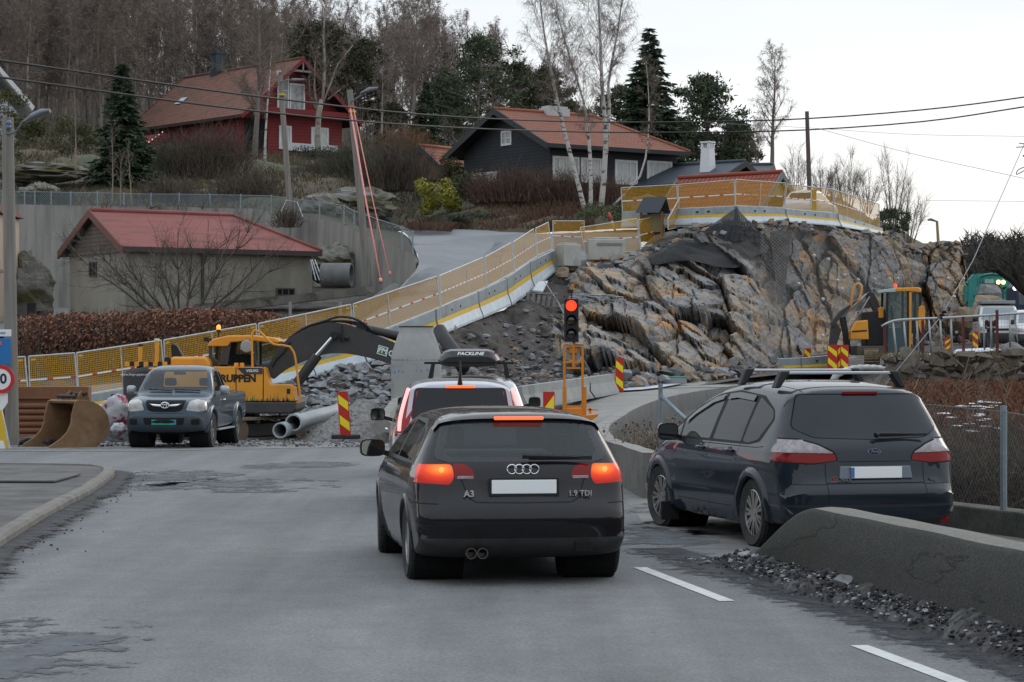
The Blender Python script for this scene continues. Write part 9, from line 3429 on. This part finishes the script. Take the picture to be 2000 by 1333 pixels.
t=thing('lorry','dark blue lorry front with a row of lit lamps at the right edge','lorry',b0)
X=frame_xz(1998,625,109)
MB().prism([X(*q)for q in((1978,625),(1978,562),(1986,553),(2040,552),(2040,625))],-.6,1.5).build('cab',mat('lorry_blue',(.012,.02,.045),.4,col2=(.02,.035,.07),scale=2),t,bevel=.06)
MB().prism([X(*q)for q in((1984,596),(1984,572),(2036,572),(2036,596))],-.63,-.61).build('windscreen',M_pane,t)
mb=MB()
for k in range(6):
 mb.lathe([(.10,0),(.11,-.05),(.005,-.07)],(X(1976.5+k*6.2,564)[0],-.64,X(1976,564)[1]),'Y',12)
mb.build('lamp_row',mat('lamp_white_lit',(.9,.9,1),.3,emit=(.82,.85,1.0),estr=2.8),t,True)
def van(name,label,base,rz,sc):
 t_=thing(name,label,'van',base,rz)
 ol_=[(.1,.3,.12),(0,.4,.15),(0,1.5,.14),(.08,1.9,.14),(.3,1.98,.12),(3.2,1.98,.12),(3.5,1.90,.12),(4.1,1.28,.15),(4.4,1.18,.18),(4.75,.98,.22),(4.85,.7,.22),(4.82,.36,.15),(4.5,.28,.06),(2.5,.28,.05),(.6,.28,.05)]
 bm_,W_=car_surface(ol_,[(0,.90),(1,.93),(3.8,.93),(4.5,.88),(4.9,.8)],[(.3,.95),(.6,1),(1.1,1.0),(1.3,.96),(1.7,.88),(1.98,.8)],p=4,step=.1,gs=.14)
 b_=Body(bm_,W_)
 for cx in(.9,3.9):
  b_.carve('opening',None,circ(cx,.34,.38,18),'S',drop=True)
 b_.carve('windscreen',mat('van_screen',(.20,.23,.25),.05,spec=.8),rpoly([(-.78,1.3),(-.66,1.86),(.66,1.86),(.78,1.3)],.06),'F',filt=lambda c:3.3<c.x<4.3)  # pale screen colour stands in for reflected sky
 b_.carve('side_window',M_GLD(),rpoly([(3.85,1.28),(3.5,1.75),(2.7,1.78),(2.7,1.28)],.05),'S',split=True)
 b_.carve('grille',M_DARK(),rpoly([(-.5,.92),(.5,.92),(.45,.82),(-.45,.82)],.02),'F',filt=lambda c:c.x>4.4)
 b_.carve('bumper',M_mdk,[(-1,.2),(1,.2),(1,.72),(-1,.72)],'F',filt=lambda c:c.x>4.3)
 for sg in(1,-1):
  b_.carve('headlamp',M_CLEAR(),rpoly([(sg*.56,.80),(sg*.6,.98),(sg*.85,1.02),(sg*.86,.82)],.03),'F',split=True,filt=lambda c:c.x>4.2)
 b_.finish(t_,mat('van_white',(.60,.61,.60),.4,coat=.5,col2=(.52,.52,.50),scale=1.5))
 for cx in(.9,3.9):
  well(t_,W_,cx,.36,.9)
  for y_ in(.8,-.8):
   wheel(t_,cx,y_,.34,.22,6)
 for sg in(1,-1):
  door_mirror(t_,3.75,sg*.95,1.35,M_BLACK(),(.12,.2,.26))
 t_.scale=(sc,)*3
 return t_
v_=van('white_van','white van with a grey roof box facing the road behind the rusty posted fence',P(1953,683,106),R(-97),1.0)
v_.location=Vector(P(1953,683,103.5))-Vector((math.cos(R(-97)),math.sin(R(-97)),0))*4.4
MB().box((2.2,0,2.10),(2.6,1.5,.14)).build('roof_rack',mat('rack_grey',(.24,.25,.26),.6),v_,bevel=.02)
v2=van('white_van','second white vehicle cut off by the right edge beside the van',P(2012,680,101),R(-95),.82)
v2.location=Vector(P(2020,680,100.5))-Vector((math.cos(R(-95)),math.sin(R(-95)),0))*3.6
D=49.4
og_=P(1729,700,D)
t=thing('mesh_fence','wire fence with rusty red posts and slanting pale bars on top of the bank','fence',og_)
for px,y0,y1 in((1729,637,704),(1803,626,702),(1882,619,699),(1948,606,692),(2030,610,690)):
 MB().bar(P(px,y1+6,D),P(px-1,y0,D),.075,.05).build('rusty_post',mat('post_rust',(.13,.03,.022),.8,col2=(.09,.025,.02),scale=6),t,origin=og_)
for px,y0,y1,dx in((1744,630,704,8),(1765,628,700,7),(1790,626,690,6),(1814,624,690,5),(1836,623,690,4),(1857,621,690,3),(1921,616,684,2),(1935,614,682,2),(1972,614,680,1)):
 MB().tube([P(px,y0,D),P(px+dx,y1,D)],.021,6).build('pale_bar',mat('bar_pale',(.34,.35,.35),.5,.4),t,True,origin=og_)
MB().tube(crom([P(1722,638,D),P(1732,632,D),P(1746,627,D),P(1850,621,D),P(1950,615,D),P(2050,609,D)],.2),.026,7).build('top_rail',mat('rail_pale',(.42,.43,.43),.5,.4),t,True,origin=og_)
q=[P(1730,704,D),P(2050,692,D),P(2050,610,D),P(1730,633,D)]
MB().face(q,uvs=[(0,0),(3.4,0),(3.4,.85),(0,.75)]).build('wire_mesh',netting('fine_wire',(.10,.105,.105),.06,.05),t,origin=og_)
# ------------------------------------------------------------------ the standing person
def person(label,base,hgt,face=0.0):
 t_=thing('person',label,'person',base,face)
 k=hgt/1.75
 def skin(name,vs,es,rs,m_,root=0,par=None,lv=2):
  me=bpy.data.meshes.new(name)
  me.from_pydata([tuple(Vector(v)*k)for v in vs],es,[])
  o_=bpy.data.objects.new(name,me)
  COL.objects.link(o_)
  sm_=o_.modifiers.new('skin','SKIN')
  sm_.use_smooth_shade=True
  for i,r_ in enumerate(rs):
   r2=r_ if hasattr(r_,'__len__')else(r_,r_)
   me.skin_vertices[0].data[i].radius=(r2[0]*k,r2[1]*k)
   me.skin_vertices[0].data[i].use_root=(i==root)
  su=o_.modifiers.new('sub','SUBSURF')
  su.levels=su.render_levels=lv
  me.materials.append(m_)
  o_.parent=par or t_
  return o_
 M_skin=mat('skin',(.40,.23,.165),.6)
 vs=[(0,0,.95),(0,0,1.12),(0,-.01,1.30),(0,-.01,1.44),(0,-.02,1.53),(0,-.04,1.62),(0,-.04,1.70),(.17,0,1.40),(.25,.01,1.14),(.14,-.22,1.12),(.06,-.27,1.14),(-.17,0,1.40),(-.25,.01,1.14),(-.14,-.22,1.12),(-.06,-.27,1.14),(.10,0,.88),(.11,-.01,.48),(.11,.03,.09),(.12,-.12,.04),(-.10,0,.88),(-.11,-.01,.48),(-.11,.03,.09),(-.12,-.12,.04)]
 es=[(0,1),(1,2),(2,3),(3,4),(4,5),(5,6),(3,7),(7,8),(8,9),(9,10),(3,11),(11,12),(12,13),(13,14),(0,15),(15,16),(16,17),(17,18),(0,19),(19,20),(20,21),(21,22)]
 rs=[(.15,.11),(.14,.11),(.16,.12),(.10,.08),.058,(.085,.10),(.07,.085),.062,.048,.036,.028,.062,.048,.036,.028,.085,.058,.04,.035,.085,.058,.04,.035]
 body=skin('body',vs,es,rs,M_skin)
 skin('coat',[(0,0,.82),(0,0,.98),(0,0,1.14),(0,-.01,1.32),(0,-.01,1.44),(.18,0,1.41),(.262,.015,1.14),(.165,-.19,1.12),(-.18,0,1.41),(-.262,.015,1.14),(-.165,-.19,1.12)],[(0,1),(1,2),(2,3),(3,4),(4,5),(5,6),(6,7),(4,8),(8,9),(9,10)],[(.19,.15),(.18,.14),(.175,.14),(.185,.14),(.12,.10),.085,.068,.055,.085,.068,.055],mat('coat_dark',(.014,.015,.02),.8),1,body)
 skin('trousers',[(0,0,.92),(.10,0,.84),(.11,-.01,.48),(.11,.03,.12),(-.10,0,.84),(-.11,-.01,.48),(-.11,.03,.12)],[(0,1),(1,2),(2,3),(0,4),(4,5),(5,6)],[(.16,.12),.10,.072,.058,.10,.072,.058],mat('trousers_grey',(.05,.055,.065),.85),0,body)
 skin('hair',[(0,-.005,1.66),(0,-.02,1.735)],[(0,1)],[(.088,.095),(.07,.08)],mat('hair_brown',(.03,.02,.014),.8),0,body)
 for s_ in(1,-1):
  skin('shoe',[(s_*.11,.04,.06),(s_*.12,-.06,.05),(s_*.125,-.16,.04)],[(0,1),(1,2)],[.055,.052,.04],M_BLACK(),0,body)
  hv,he,hr_=[(s_*.075,-.26,1.135),(s_*.045,-.30,1.15)],[(0,1)],[.026,.028]
  for f_ in range(4):
   i0=len(hv)
   zz=1.185-f_*.024
   ln=(.9,1.0,.95,.75)[f_]
   hv+=[(s_*.035,-.325,zz),(s_*.01,-.35*1,zz-.006),(s_*(.01-.022*ln),-.335,zz-.014)]
   he+=[(1,i0),(i0,i0+1),(i0+1,i0+2)]
   hr_+=[.010,.009,.008]
  i0=len(hv)
  hv+=[(s_*.07,-.30,1.19),(s_*.05,-.335,1.215)]
  he+=[(0,i0),(i0,i0+1)]
  hr_+=[.012,.010]
  skin('hand',hv,he,hr_,M_skin,0,body,1)
 mb=MB()
 Q=lambda x,y,z_:Vector((x,y,z_))*k
 mb.hull8([Q(-.014,-.135,1.615),Q(.014,-.135,1.615),Q(.012,-.11,1.615),Q(-.012,-.11,1.615),Q(-.007,-.128,1.655),Q(.007,-.128,1.655),Q(.006,-.11,1.66),Q(-.006,-.11,1.66)])
 for s_ in(1,-1):
  mb.lathe([(.004*k,-.012*k),(.03*k,0),(.004*k,.012*k)],Q(s_*.088,-.03,1.635),'X',10)
 mb.build('face_features',M_skin,body,True)
 mb=MB()
 for s_ in(1,-1):
  mb.lathe([(.001,-.004),(.011*k,0),(.001,.004)],Q(s_*.033,-.131,1.655),'Y',10)
 mb.build('eyes',M_BLACK(),body)
 MB().box(Q(0,-.135,1.592),(.045*k,.006,.008)).build('mouth',mat('lips',(.28,.11,.09),.6),body)
 return t_
person('person in a dark coat and grey trousers, hands together, standing before the white van',P(1935,692,101),1.75,R(-4))
rng=random.Random(17)
for px,y,D,s,lab in((1905,628,116,1.1,'large brown boulder below the teal arm'),(1922,604,118,1.0,'upper brown boulder under the teal boom arch'),(1940,592,122,1.5,'grey slab of blasted rock under the teal boom'),(1918,655,112,.6,'small brown boulder left of the white van'),(1976,690,51,.32,'dark stone on the bank by the rusty fence posts')):
 mb=MB()
 rows=[]
 for i in range(9):
  th=PI*i/8
  rows.append([Vector((math.sin(th)*math.cos(2*PI*j/12),math.sin(th)*math.sin(2*PI*j/12),math.cos(th)*.75))*s*(1+.28*mnoise.noise(Vector((math.sin(th)*math.cos(2*PI*j/12),math.sin(th)*math.sin(2*PI*j/12),math.cos(th)))*1.7+Vector((px,0,0))))for j in range(12)])
 o=mb.grid(rows,closed=True).build('boulder',M_st[2]if 'brown' in lab else M_st[1])
 o.location=P(px,y,D)
 tag(o,lab,'boulder')
for fn in(hatchback,minivan,silver_hatch,estate_car,pickup):
 fn()
